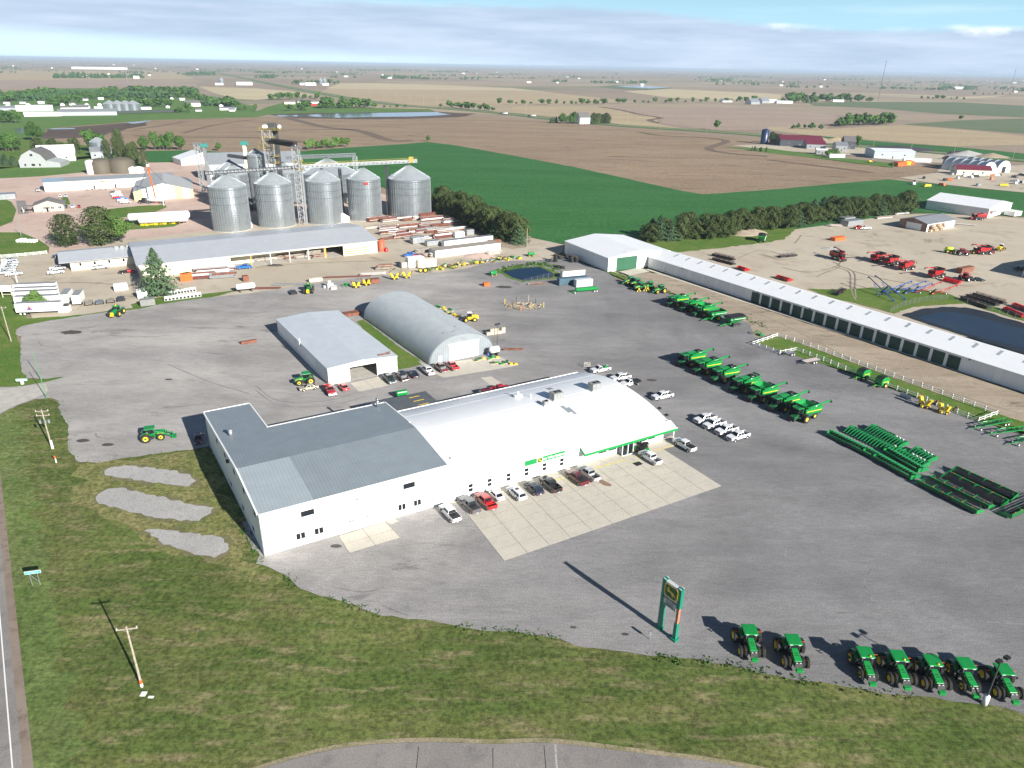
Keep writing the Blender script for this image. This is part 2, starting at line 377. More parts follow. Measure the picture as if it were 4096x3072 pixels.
LAWN = ground('mown_grass',(0.068,0.100,0.025),(0.110,0.122,0.040),(0.185,0.160,0.084),0.035,0.13,streak=(-14,4.0),fine=0.7,fscale=1.6,bmp=0.8,wear=(-14,14.0,.30,.09),dark=(0.064,0.098,0.026))
LAWN2 = ground('verge_grass',(0.066,0.138,0.022),(0.105,0.160,0.033),(0.154,0.165,0.061),0.05,0.3,fine=0.4,fscale=2.0,bmp=0.7)
GRAVEL = ground('grey_gravel',(0.254,0.244,0.236),(0.341,0.323,0.306),(0.292,0.278,0.265),0.020,0.12,streak=(62,3.2),fine=0.42,fscale=5.0,dark=(0.165,0.158,0.155),east_shade=(.60,.62,.66),wear=(64,9.0,.5,.075))  # vignetting and gloss falloff painted into the base colour, darker towards the right
PALEGR = ground('pale_gravel',(0.37,0.36,0.35),(0.33,0.32,0.31),(0.29,0.28,0.27),0.08,0.5,fine=0.35,fscale=5.0)
TANLOT = ground('tan_packed_dirt',(0.407,0.354,0.277),(0.454,0.401,0.319),(0.354,0.301,0.236),0.015,0.1,fine=0.25,fscale=3.0,dark=(0.235,0.19,0.145))
PINKLOT = ground('red_gravel',(0.468,0.341,0.288),(0.520,0.402,0.341),(0.403,0.295,0.248),0.02,0.1,fine=0.2,fscale=2.0)
BRNDIRT = ground('brown_dirt_drive',(0.360,0.300,0.228),(0.294,0.240,0.180),(0.246,0.198,0.150),0.03,0.12,streak=(60,4.0),fine=0.3,fscale=3.0,dark=(0.13,0.10,0.075))
ASPH = ground('old_asphalt',(0.203,0.189,0.178),(0.250,0.232,0.216),(0.169,0.159,0.155),0.05,0.3,fine=0.3,fscale=6.0)
PADM = ground('concrete_slab',(0.50,0.465,0.395),(0.46,0.43,0.37),(0.42,0.39,0.335),0.06,0.5,fine=0.2,fscale=4.0,bmp=0.1)
WORN = ground('worn_grass',(0.17,0.15,0.085),(0.11,0.12,0.05),(0.20,0.17,0.11),0.1,0.5,fine=0.4,fscale=3.0)
DRYGR = ground('dry_grass',(0.30,0.25,0.17),(0.24,0.21,0.13),(0.16,0.16,0.07),0.1,0.5,fine=0.4,fscale=3.0)
def water(name,col,rough=0.04):
 m,nt,bs = principled(name); bs.inputs['Base Color'].default_value = (*col,1); bs.inputs['Roughness'].default_value = rough; bs.inputs['IOR'].default_value = 1.33
 n = tnoise(nt,1.2,4,0.6); bump(nt,bs,n,0.08,0.05); MATS[name] = m; return m
PONDW = water('pond_water',(0.004,0.016,0.036)); FLOODW = water('flood_water',(0.13,0.14,0.19),0.1)

def fsheet(n,m,z,pts,jit=0.0,step=30,**k): return sheet(n,m,z,pts,jit,step,**k)
# --- far fields (a few cm above the base sheet)
fsheet('field',TANF,0.10,[('A2',560,470),('A2',730,400),('A2',1100,395),('A2',1600,410),('A2',2212,435),('A3',600,505),('A3',1100,560),('A3',0,585),('A2',2212,590),('A2',1400,585),('A2',1000,545)],label='broad tan stubble field beyond the highway')
fsheet('field',LTANF,0.14,[('A2',600,440),('A2',730,395),('A2',1100,395),('A2',1600,412),('A2',2212,440),('A3',300,470),('A3',0,458),('A2',1500,452),('A2',900,445)],label='pale straw coloured strip beyond the highway')
fsheet('field',LTANF,0.15,[('A1',1720,425),('A1',2212,440),('A2',300,465),('A2',520,495),('A2',100,530),('A1',2212,540),('A1',2030,530),('A1',1850,480)],label='pale contour striped field right of the town')
fsheet('field',PINKF,0.12,[('A1',0,370),('A1',700,360),('A1',1300,375),('A1',1700,400),('A1',1700,430),('A1',1200,430),('A1',0,450)],label='brown field behind the town trees')
fsheet('field',TANF,0.13,[('A1',0,285),('A1',1500,290),('A1',1680,360),('A1',0,368)],label='tan field behind the long white building')
fsheet('field',LTANF,0.16,[('A3',970,467),('A3',1300,443),('A3',2212,482),('A4',120,502),('A4',100,535),('A3',1800,540),('A3',1350,520)],label='pale yellow stubble field by the creek trees')
fsheet('field',GREENF,0.16,[('A3',740,425),('A3',900,410),('A3',1300,425),('A3',1400,438),('A3',1150,456),('A3',900,445)],label='green low meadow round the far ponds')
fsheet('water',FLOODW,0.19,[('A3',900,418),('A3',1100,415),('A3',1370,432),('A3',1200,440),('A3',1000,430)],label='pale shallow pond in the far meadow')
fsheet('field',TANF,0.17,[('A3',0,600),('A3',760,600),('A3',1000,640),('A3',1280,690),('A3',1240,745),('A3',1550,800),('A3',1100,770),('A3',850,740),('A3',0,650)],label='tan field beyond the highway and the white farmhouse')
fsheet('field',PINKF,0.18,[('A3',760,598),('A3',2212,600),('A4',600,680),('A4',500,790),('A4',0,790),('A3',2212,800),('A3',1700,800),('A3',1300,745),('A3',1280,690),('A3',1000,640)],label='grey brown field before the creek trees')
fsheet('field',TANF,0.20,[('A4',0,770),('A4',560,790),('A4',1150,755),('A4',1700,800),('A4',2212,850),('A4',2212,930),('A4',1600,945),('A4',800,880),('A4',300,840),('A4',0,800)],label='tan stubble field right of the poplar grove')
fsheet('field',GREENF,0.21,[('A4',340,562),('A4',900,556),('A4',1650,560),('A4',2212,590),('A4',2212,690),('A4',1500,660),('A4',900,610),('A4',400,590)],label='long young green crop strip at the upper right')
fsheet('field',GREENF,0.22,[('A4',1170,750),('A4',1700,715),('A4',2212,700),('A4',2212,830)],label='faint green field under the single round tree')
fsheet('field',LTANF,0.23,[('A4',1600,535),('A4',1700,510),('A4',2060,500),('A4',1900,520)],label='small pale field by the far mast')
fsheet('field',PLOW,0.24,[('A1',360,905),('A1',400,790),('A1',700,765),('A1',1300,715),('A1',2212,690),('A2',500,690),('A2',1000,690),('A2',1700,672),('A2',2212,700),('A3',310,725),('A3',900,780),('A3',1240,805),('A3',1680,845),('A3',2212,885),('A3',1900,930),('A3',2212,985),('A4',500,1060),('A4',1000,1120),('A4',1500,1110),('A4',1440,1180),('A4',1130,1215),('A4',1000,1260),('B3',1700,80),('B3',0,0),('A2',500,1000),('A1',1250,1000),('A1',900,980)],jit=1.0,label='large bare brown ploughed field behind the grain bins')
fsheet('field',DKF,0.27,[('A1',370,880),('A1',400,795),('A1',700,770),('A1',1290,728),('A1',1270,760),('A1',1100,790),('A1',900,850),('A1',650,870)],jit=4,label='dark wet corner of the ploughed field')
fsheet('water',FLOODW,0.31,[('A1',420,790),('A1',640,783),('A1',650,792),('A1',450,796)],jit=2,label='thin standing water on the wet field corner')
fsheet('water',FLOODW,0.31,[('A1',1080,735),('A1',1320,718),('A1',1220,740),('A1',1150,748)],jit=2,label='blue standing water at the field edge')
fsheet('field',DKF,0.28,[('A2',120,665),('A2',500,655),('A2',1000,648),('A2',1550,640),('A2',1900,660),('A2',1750,690),('A2',1300,705),('A2',800,708),('A2',350,700)],jit=5,label='dark mud around the flooded strip')
fsheet('water',FLOODW,0.33,[('A2',170,672),('A2',320,672),('A2',560,665),('A2',780,655),('A2',1200,650),('A2',1560,645),('A2',1690,668),('A2',1350,684),('A2',1000,688),('A2',720,696),('A2',480,684),('A2',200,684)],jit=4,label='long lavender grey flooded strip beyond the field')
fsheet('meadow',MEADOW,0.20,[('A1',0,690),('A1',600,685),('A1',1500,668),('A1',2212,640),('A2',100,600),('A2',250,560),('A2',1000,610),('A2',1500,620),('A2',1550,640),('A2',1000,650),('A2',500,658),('A2',100,668),('A1',2212,690),('A1',1300,715),('A1',700,762),('A1',400,788),('A1',370,900),('A1',0,900)],label='bright green meadow between town and ploughed field')
fsheet('meadow',MEADOW,0.19,[('A1',0,480),('A1',400,440),('A1',900,440),('A1',1600,460),('A1',2050,560),('A1',2212,600),('A1',2212,660),('A1',1500,672),('A1',0,700)],label='grass among the town houses')
fsheet('water',FLOODW,0.33,[('A1',130,785),('A1',210,785),('A1',200,825),('A1',140,825)],label='small lavender puddle left of the round tree')
# tracks and wet swales in the ploughed field
for k,(pp,w) in enumerate(((smoothpath([('A2',260,690),('A2',400,730),('A2',620,780),('A2',900,810),('A2',1150,890),('A2',1350,890)]),14),
       (smoothpath([('A1',1150,850),('A1',1500,862),('A1',2212,870),('A2',450,910)]),9),(smoothpath([('A2',0,820),('A2',350,800),('A2',900,795)]),7),
       (smoothpath([('A1',1580,830),('A1',1800,770),('A1',2000,735),('A1',2212,710)]),6),(smoothpath([('A1',1150,800),('A1',1350,770),('A1',1600,730)]),6),
       (smoothpath([('A3',1100,820),('A3',1300,850),('A3',1700,870),('A3',1850,900),('A3',1700,960),('A3',1850,1000),('A3',2212,1030)]),10),
       (smoothpath([('A3',760,600),('A3',950,630),('A3',1100,665),('A3',1280,695),('A3',1190,715),('A3',1260,740)]),12),
       (smoothpath([('A4',0,1060),('A4',500,1120),('A4',900,1170)]),8))):
 strip('wet_track',WETT,0.345,pp,w,label='dark damp streak running across bare soil')
# --- highway beyond the field
HW = smoothpath([('A1',1700,270),('A1',2100,350),('A2',120,400),('A2',600,490),('A2',1100,570),('A2',1600,612),('A2',2212,662),('A3',300,700),('A3',950,762),('A3',1700,812),('A3',2212,852),('A4',500,915),('A4',900,950),('A4',1500,1000),('A4',2300,1072)])
strip('verge',MEADOW,0.36,HW,34,label='green verge along the far highway')
strip('road',ASPH,0.39,HW,9,label='grey two lane highway crossing the plain')
fsheet('wheat_field',WHEAT,0.38,[('A4',150,850),('A4',300,842),('A4',1000,905),('A4',1700,955),('A4',2212,1005),('A4',2212,1055),('A4',1500,985),('A4',800,925),('A4',350,890)],label='narrow dark green field beyond the highway')
# --- dark green wheat
fsheet('wheat_field',WHEAT,0.30,[('A1',1240,985),('A1',1700,975),('A1',1990,1000),('A2',400,985),('A2',700,960),('A2',1000,940),('A2',1250,925),('A2',1480,905),('A2',1700,930),('A2',2212,1020),('A3',600,1135),('A3',1200,1270),('A3',1480,1330),('A3',1640,1357),('A3',1800,1350),('A3',2212,1320),('A4',600,1265),('A4',1040,1228),('A4',1400,1265),('A4',1800,1310),('A4',2400,1355),('B4',2400,260),('B4',1300,220),('B4',0,400),('B3',1400,520),('B3',1030,440),('B3',450,490),('B3',300,470),('B3',150,430),('B2',1500,250),('B2',1100,0),('A2',100,1150),('A1',1290,1090)],jit=0.6,step=12,label='deep green wheat field behind the windbreak')
# --- yards
fsheet('yard',PINKLOT,0.34,[('B1',-400,0),('A1',0,1218),('A1',340,1205),('A1',700,1160),('A1',1280,1085),('A1',1560,1080),('A1',2212,1050),('A2',500,1200),('B2',1100,60),('B2',1520,220),('B2',800,330),('B1',1000,470),('B1',420,590),('B1',0,600),('B1',-400,620)],jit=0.5,label='pinkish gravel yard of the grain elevator')
fsheet('yard',TANLOT,0.35,[('B1',-500,600),('B1',10,600),('B1',420,585),('B1',1100,450),('B1',2212,340),('B2',800,290),('B2',1530,240),('B2',2212,470),('B3',170,440),('B3',260,460),('B3',450,500),('B3',440,560),('B3',300,640),('B3',0,680),('B2',1900,720),('B2',1000,850),('B2',0,960),('B1',1200,1100),('B1',300,1200),('B1',180,900),('B1',0,870),('B1',-500,860)],jit=0.5,label='tan packed dirt yard of the lumber and steel yard')
fsheet('yard',TANLOT,0.36,[('B3',1290,560),('B3',1700,470),('B3',2212,400),('B4',500,330),('B4',1100,240),('B4',1500,230),('B4',2300,280),('B4',2600,500),('B4',2600,1300),('B4',1300,1300),('B4',0,800),('B3',1500,640)],jit=0.6,label='tan dirt lot of the red machinery dealer')
fsheet('yard',TANLOT,0.36,[('A4',1130,1215),('A4',1450,1175),('A4',1500,1110),('A4',1900,1120),('A4',2500,1090),('A4',2500,1370),('A4',1800,1305),('A4',1400,1260)],jit=0.5,label='grey brown contractor yard at the far right')
fsheet('yard',TANLOT,0.36,[('A3',1900,935),('A3',2212,925),('A4',600,940),('A4',1300,990),('A4',1900,1050),('A4',1650,1090),('A4',1200,1080),('A4',700,1020),('A4',0,975)],jit=0.5,label='tan yards along the highway businesses')
fsheet('meadow',MEADOW,0.37,[('A3',1830,950),('A3',2212,960),('A4',300,1000),('A4',700,1050),('A4',1100,1090),('A4',1080,1130),('A4',500,1055),('A4',0,1000),('A3',2000,970)],label='green strip along the business yards')
fsheet('meadow',MEADOW,0.38,[('A1',-300,1130),('A1',200,1120),('A1',640,1040),('A1',1000,1010),('A1',1290,1110),('A1',760,1165),('A1',340,1205),('A1',0,1222),('A1',-300,1230)],label='bright grass in front of the old barns')
fsheet('meadow',LAWN2,0.38,[('A1',-300,880),('A1',0,850),('A1',350,880),('A1',900,960),('A1',1000,1020),('A1',0,1140),('A1',-300,1150)],label='grass below the farmyard trees')
fsheet('grass_island',LAWN2,0.39,[('B1',820,240),('B1',950,190),('B1',1200,165),('B1',1430,155),('B1',1445,175),('B1',1350,215),('B1',1100,260),('B1',900,278),('B1',830,268)],jit=0.4,step=2,label='oval grass island in the pink gravel yard')
fsheet('grass_island',LAWN2,0.39,[('B1',640,345),('B1',1000,310),('B1',1560,280),('B1',1590,310),('B1',1500,345),('B1',1150,370),('B1',700,375)],jit=0.4,step=2,label='grass strip round the white gas tanks')
fsheet('lawn',LAWN2,0.39,[('B1',-400,60),('B1',0,85),('B1',100,130),('B1',145,200),('B1',110,300),('B1',0,345),('B1',-400,400)],jit=0.4,label='lawn left of the weighbridge')
fsheet('lawn',LAWN2,0.39,[('B1',-400,390),('B1',180,395),('B1',330,455),('B1',430,520),('B1',420,580),('B1',0,620),('B1',-400,640)],jit=0.4,label='lawn with white wrapped bales')
fsheet('lawn',LAWN2,0.39,[('B1',530,95),('B1',590,95),('B1',610,150),('B1',560,160)],label='small lawn beside the beige office')
fsheet('road',ASPH,0.385,[('B1',140,120),('B1',220,118),('B1',250,230),('B1',160,236)],label='weighbridge deck beside the beige office')
fsheet('lawn',LAWN2,0.40,[('B1',-600,880),('B1',0,880),('B1',190,905),('B1',230,1140),('B1',600,1120),('B1',1150,1050),('B1',1130,1020),('B1',1400,950),('B1',1750,930),('B1',2100,890),('B1',1800,965),('B1',1400,1020),('B1',1200,1065),('B1',900,1095),('B1',600,1140),('B1',380,1180),('B1',190,1215),('B1',140,1245),('B1',150,1300),('B1',185,1404),('C1',180,200),('C1',200,320),('C1',250,365),('C1',380,372),('C1',570,345),('C1',575,355),('C1',380,402),('C1',150,437),('C1',0,442),('C1',-600,450)],jit=0.35,step=2,label='green verge at the left edge of the lot')
# --- the big front lawn and the lot
fsheet('lawn',LAWN,0.30,[('C1',-900,750),('C1',0,680),('C1',150,600),('C1',300,548),('C1',440,530),('C1',700,700),('C1',2100,900),('D2',60,380),('D2',900,200),('D3',1000,400),('D4',2600,800),('D4',2600,2500),('D3',0,2600),('D1',-700,2600),('D1',-700,0)],label='large mown lawn between the lot and the roads')
LOT = [('C1',-900,420),('C1',0,440),('C1',150,435),('C1',380,400),('C1',570,350),('C1',380,370),('C1',250,365),('C1',200,320),('C1',180,200),('C1',185,0),('B1',150,1300),('B1',140,1240),('B1',190,1210),('B1',380,1170),('B1',600,1135),('B1',900,1090),('B1',1200,1060),('B1',1400,1015),('B1',1800,960),
 ('B2',0,915),('B2',200,885),('B2',480,835),('B2',740,805),('B2',1000,765),('B2',1300,765),('B2',1600,740),('B2',1850,700),('B2',1950,665),('B2',2212,640),('B3',200,640),('B3',330,625),('B3',400,600),('B3',480,600),('B3',640,670),('B3',800,725),('B3',900,800),('B3',1150,870),('B3',1350,925),('B3',1900,1080),('B3',2212,1240),
 ('C4',0,70),('C4',1740,700),('C4',2500,960),('C4',2700,2300),('D4',2400,1450),('D4',1843,1290),('D4',1700,1240),('D4',1500,1215),('D4',1300,1195),('D4',1100,1160),('D4',900,1150),('D4',700,1110),('D4',500,1080),('D4',300,1055),('D4',100,1015),('D4',0,1000),
 ('D3',1700,960),('D3',1500,920),('D3',1250,885),('D3',1000,870),('D3',760,830),('D3',600,810),('D3',450,790),('D3',350,745),('D3',200,720),('D3',0,690),('D2',1380,860),('D2',1150,820),('D2',950,790),('D2',750,770),('D2',640,735),('D2',500,680),('D2',340,640),('D2',240,590),('D2',180,530),('D2',90,490),('D2',0,460),('V',850,1580),('V',765,1480),('V',705,1350),('V',680,1250),('V',740,1220),('V',710,1150),('V',350,480),
 ('C1',1650,985),('C1',1400,1010),('C1',1000,1070),('C1',850,1100),('C1',700,1092),('C1',650,1060),('C1',590,960),('C1',590,760),('C1',530,680),('C1',510,560),('C1',440,535),('C1',300,545),('C1',150,600),('C1',0,680),('C1',-900,800)]
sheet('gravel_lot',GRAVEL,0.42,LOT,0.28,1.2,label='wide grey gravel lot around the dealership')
sheet('road',CONC,0.43,[('C1',-900,450),('C1',0,455),('C1',150,445),('C1',400,410),('C1',425,480),('C1',300,540),('C1',150,595),('C1',0,670),('C1',-900,760)],0.1,2,label='pale concrete driveway entering from the left')
sheet('roadside_grass',ground('pale_roadside_grass',(0.095,0.135,0.040),(0.125,0.150,0.055),(0.075,0.12,0.03),0.05,0.25,fine=0.6,fscale=1.6,bmp=.6,wear=(80,9.0,.3,.12)),0.306,[('C1',-200,800),('C1',0,690),('C1',140,605),('C1',260,1000),('D1',210,200),('D1',330,700),('D1',420,1200),('D1',480,1900),('D1',150,1900),('D1',100,1100),('D1',40,500),('D1',-60,0)],1.6,1.5,label='paler mown grass along the left road')
sheet('dry_lawn',ground('yellowed_grass',(0.135,0.145,0.050),(0.175,0.160,0.070),(0.10,0.125,0.04),0.06,0.3,fine=0.8,fscale=1.5,bmp=.8,dark=(0.07,0.10,0.03)),0.308,[('C1',700,1105),('C1',1000,1075),('C1',1640,990),('V',330,480),('V',640,1150),('V',760,1480),('D2',20,470),('D1',1500,560),('D1',1330,480),('D1',1000,420),('D1',800,300),('D1',480,130),('D1',430,0),('C1',760,1250)],2.5,3,label='yellowed dry grass beside the dealership end wall')
for pp,lb in (([('C1',905,1160),('C1',980,1130),('C1',1080,1115),('C1',1300,1135),('C1',1500,1160),('C1',1640,1195),('C1',1700,1250),('C1',1630,1300),('C1',1500,1290),('C1',1200,1245),('C1',1000,1215),('C1',915,1200)],'uppermost of the three pale gravel strips in the lawn'),
   ([('D1',565,65),('D1',640,15),('D1',720,8),('D1',850,40),('D1',1000,75),('D1',1150,110),('D1',1265,125),('D1',1250,160),('D1',1180,205),('D1',1050,200),('D1',900,180),('D1',700,130),('D1',590,105)],'middle and longest of the three pale gravel strips'),
   ([('D1',850,262),('D1',950,255),('D1',1100,275),('D1',1280,295),('D1',1355,340),('D1',1340,390),('D1',1270,425),('D1',1150,405),('D1',1050,370),('D1',970,345),('D1',920,300)],'lowest of the three pale gravel strips in the lawn')):
 sheet('gravel_strip',PALEGR,0.325,pp,0.35,0.8,label=lb)
 c = sum((G(*q) for q in pp),Vector()) / len(pp)
 sheet('dry_border',WORN,0.312,[c + (G(*q) - c) * 1.03 + (G(*q) - c).normalized() * 0.5 for q in pp],1.1,1.0,label='dry worn grass edging a gravel strip',seed=4)
# --- roads
BR = smoothpath([('D1',950,1950),('D2',0,1720),('D2',500,1575),('D2',960,1535),('D2',1400,1545),('D3',300,1515),('D3',1000,1600),('D3',1500,1665),('D4',600,1860),('D4',1843,2150)],5)
_off = [Vector((p.x,p.y - 4.2,0)) for p in BR]
strip('shoulder',DRYGR,0.325,[Vector((p.x,p.y - 3.2,0)) for p in BR],8.6,label='dry grass shoulder of the curved front road')
strip('road',ASPH,0.36,_off,9.2,label='old grey asphalt road curving along the bottom edge')
for k,(a,b) in enumerate((((310,1500),(322,1680)),)):
 strip('painted_line',M('faded_paint',(0.36,0.35,0.34),0.8,var=0.3,scale=4),0.366,[G('D3',*a),G('D3',*b)],0.25,label='faded white line across the front road')
for tq in (('D2',960,1560),('D2',1400,1570),('D3',230,1530),('D3',1420,1690)):
 p = G(*tq); strip('road_joint',BLACK,0.366,[p + Vector((0,0.4,0)),p + Vector((0.3,-7.5,0))],0.08,label='tarred crack across the front road')
_a,_b = G('D1',0,650),G('D1',82,1600); LR = [_a + (_b - _a) * k for k in (-25,-6,-2,0,1,2.2)]
strip('shoulder',ground('brown_shoulder',(0.22,0.17,0.135),(0.27,0.22,0.18),(0.17,0.13,0.10),0.1,0.6,streak=(0,1)),0.33,[p for p in LR],3.8,label='brown dirt shoulder of the left road')
strip('road',ASPH,0.36,[p + Vector((-4.0,0,0)) for p in LR],8.2,label='asphalt highway along the left edge')
strip('painted_line',WHITE,0.366,[p + Vector((-0.2,0,0)) for p in LR],0.16,label='white edge line of the left road')
# --- dirt drive before the long shed, grass islands, fence strip
sheet('dirt_drive',BRNDIRT,0.435,[('B3',1000,770),('B3',1170,745),('B3',1350,760),('B4',0,1075),('C4',2300,540),('C4',2300,830),('C4',1880,690),('C4',1200,450),('C4',450,160),('C4',-120,0),('B3',2050,1190),('B3',1700,1020),('B3',1340,905)],0.3,2,label='brown dirt drive in front of the long white shed')
sheet('paving',PADM,0.445,[('B3',925,735),('B3',1100,700),('B3',1190,735),('B3',1020,770)],label='concrete apron before the big green door')
strip('paving',PADM,0.447,[G('B3',1165,715),G('B4',0,1062),G('C4',2300,520)],1.6,label='narrow concrete footing along the long shed')
FEN = [('C4',-170,60),('C4',-100,20),('C4',100,-10),('C4',0,90)]
sheet('grass_strip',LAWN2,0.45,[('F',1625,742),('F',1678,728),('C4',450,128),('C4',1200,405),('C4',1890,642),('C4',2124,715),('C4',2300,790),('C4',2300,840),('C4',1750,712),('C4',1440,590),('C4',800,335),('C4',120,130)],0.25,1.5,label='long grass strip inside the white fence')
sheet('weeds',LAWN2,0.448,[('B3',460,580),('B3',500,575),('B3',790,690),('B3',850,735),('B3',1000,790),('B3',1330,900),('B3',1420,930),('B3',1330,920),('B3',1000,815),('B3',800,735),('B3',600,640)],0.3,1.0,label='weedy strip beside the big white shed')
sheet('grass_strip',LAWN2,0.45,[('B4',330,885),('B4',600,890),('B4',1000,870),('B4',1500,905),('B4',1640,960),('B4',2300,1130),('B4',2300,1190),('B4',1700,1010),('B4',1250,1040),('B4',1090,1100),('B4',950,1060),('B4',550,960)],0.4,1.5,label='grass between the long shed and the lined pond')
sheet('grass_strip',LAWN2,0.45,[('B2',870,1170),('B2',930,1150),('B2',1260,1404),('C2',1400,190),('C2',1440,240),('C2',1330,275),('C2',1225,290),('C2',1000,20)],0.2,1.5,label='green grass strip between the two grey sheds')
sheet('meadow',LAWN2,0.44,[('B3',1260,540),('B3',1100,460),('B3',1600,430),('B3',2212,370),('B4',250,350),('B4',150,450),('B4',0,480),('B3',1700,540),('B3',1420,570)],0.8,2,label='rough grass under the right windbreak')
sheet('dirt_patch',BRNDIRT,0.43,[('B3',80,360),('B3',170,440),('B3',130,520),('B3',0,540),('B2',2000,480),('B2',1600,250),('B2',1650,200)],0.5,2,label='bare shaded earth under the left windbreak')
# ponds
def pond(nm,pts,lab,dark=False):
 P = [G(*q) for q in pts]; c = sum(P,Vector()) / len(P)
 if dark: P2 = [G(*q) for q in (('B4',1150,1115),('B4',1320,1060),('B4',1500,1040),('B4',1700,1045),('B4',1850,1075),('B4',2212,1185),('B4',2560,1290),('B4',2800,1600),('B4',2212,1450),('B4',1500,1230))]
 sheet('pond_bank',MATS['verge_grass'] if not dark else M('black_liner',(0.012,0.015,0.020),0.45),0.452 if dark else 0.446,P2 if dark else [c + (p - c) * 1.22 for p in P],0.5,2,label='bank round ' + lab)
 sheet('water',PONDW,0.455,P,0.15,2,label=lab)
pond('pond',[('P',1760,855),('P',1960,815),('P',2250,795),('B3',250,700),('B3',360,750),('B3',350,785),('B3',100,815),('P',2030,970),('P',1900,930)],'small dark blue pond')
pond('pond',[('B4',1290,1135),('B4',1450,1090),('B4',1600,1088),('B4',1800,1125),('B4',2212,1240),('B4',2500,1330),('B4',2600,1500),('B4',2212,1400),('B4',1700,1270)],'large black lined pond',True)
# concrete apron with its slabs
PA,PB,PC = G('D2',1195,100),G('D2',1468,447),G('C3',1810,1300)
PD = G('C3',1300,975)
def slabs(name,A,B,C,D,nu,nv,z,lab,gap=0.06,mat=None):
 """A-B one side, D-C the other; every slab a part"""
 t = thing(name,(0,0,0)); tag(t,lab,kind='structure')
 sheet('slab_joint',M('joint_filler',(.20,.185,.16),.9),z - .004,[A,B,C,D]).parent = t
 for i in range(nu):
  for j in range(nv):
   u0,u1,v0,v1 = i / nu,(i + 1) / nu,j / nv,(j + 1) / nv
   q = [A.lerp(B,v).lerp(D.lerp(C,v),u) for u,v in ((u0,v0),(u1,v0),(u1,v1),(u0,v1))]
   c = sum(q,Vector()) / 4; q = [c + (p - c) * (1 - gap / max(0.5,(p - c).length)) for p in q]
   mb = MB(); mb.hexa([(p.x,p.y,z - 0.03) for p in q],[(p.x,p.y,z + 0.006 + 0.002 * ((i * 7 + j * 3) % 3)) for p in q])
   mb.build('slab',mat or PADM,t)
 return t
# ================================================================ BUILDINGS
MB.SK = 0.0
_add0 = MB.add
def _addsk(s,vs,fs,mi=0):
 if MB.SK: vs = [(v[0] - MB.SK * v[1],v[1],v[2]) for v in vs]
 return _add0(s,vs,fs,mi)
MB.add = _addsk
ZG = 0.44
WALLW = ribbed('white_ribbed_wall',(0.78,0.78,0.77),0.9,0,0.5,0.0,0.03,0.25,0.05)
WALLY = ribbed('white_ribbed_side',(0.78,0.78,0.77),0.9,1,0.5,0.0,0.03,0.25,0.05)
ROOFG = ribbed('grey_ribbed_roof',(0.262,0.302,0.328),0.62,0,0.45,0.2,0.05,0.5,0.22,seam=7.0)
ROOFL = ribbed('pale_blue_roof',(0.36,0.41,0.44),0.62,0,0.4,0.2,0.04,0.5,0.18,seam=7.0)
ROOFW = ribbed('white_ribbed_roof',(0.82,0.83,0.84),0.62,0,0.4,0.05,0.02,0.45,0.09)
ROOFS = ribbed('silver_shed_roof',(0.66,0.70,0.73),0.6,1,0.42,0.3,0.04,0.3,0.08)
ROOFSX = ribbed('silver_roof',(0.50,0.52,0.55),0.6,0,0.45,0.2,0.04,0.3,0.08)
DKROOF = ribbed('charcoal_canopy_roof',(0.13,0.14,0.15),0.55,0,0.5,0.3,0.1,0.8,0.35)
QUON = ribbed('quonset_steel',(0.42,0.45,0.47),0.75,1,0.4,0.45,0.05,1.0,0.38)
QEND = ribbed('quonset_end_steel',(0.36,0.40,0.43),0.6,0,0.4,0.35,0.06,0.8,0.3)
BEIGE = ribbed('cream_ribbed_wall',(0.72,0.66,0.50),0.9,0,0.6,0,0.04,0.2,0.05)
SIGNG = M('sign_green',(0.010,0.26,0.062),0.4,var=0)
def local(A,ang,k=0.0):
 """world point -> (x, y) of a building frame"""
 u = Vector((math.cos(ang),math.sin(ang),0)); v = Vector((-u.y,u.x,0)); A = Vector((A[0],A[1],0))
 def f(p): d = p - A; y = d.dot(v); return (d.dot(u) + k * y,y)
 return f
def building(name,A,ang,label,cat='building',group=None): return thing(name,(A[0],A[1],ZG),R(ang),label,cat,group)
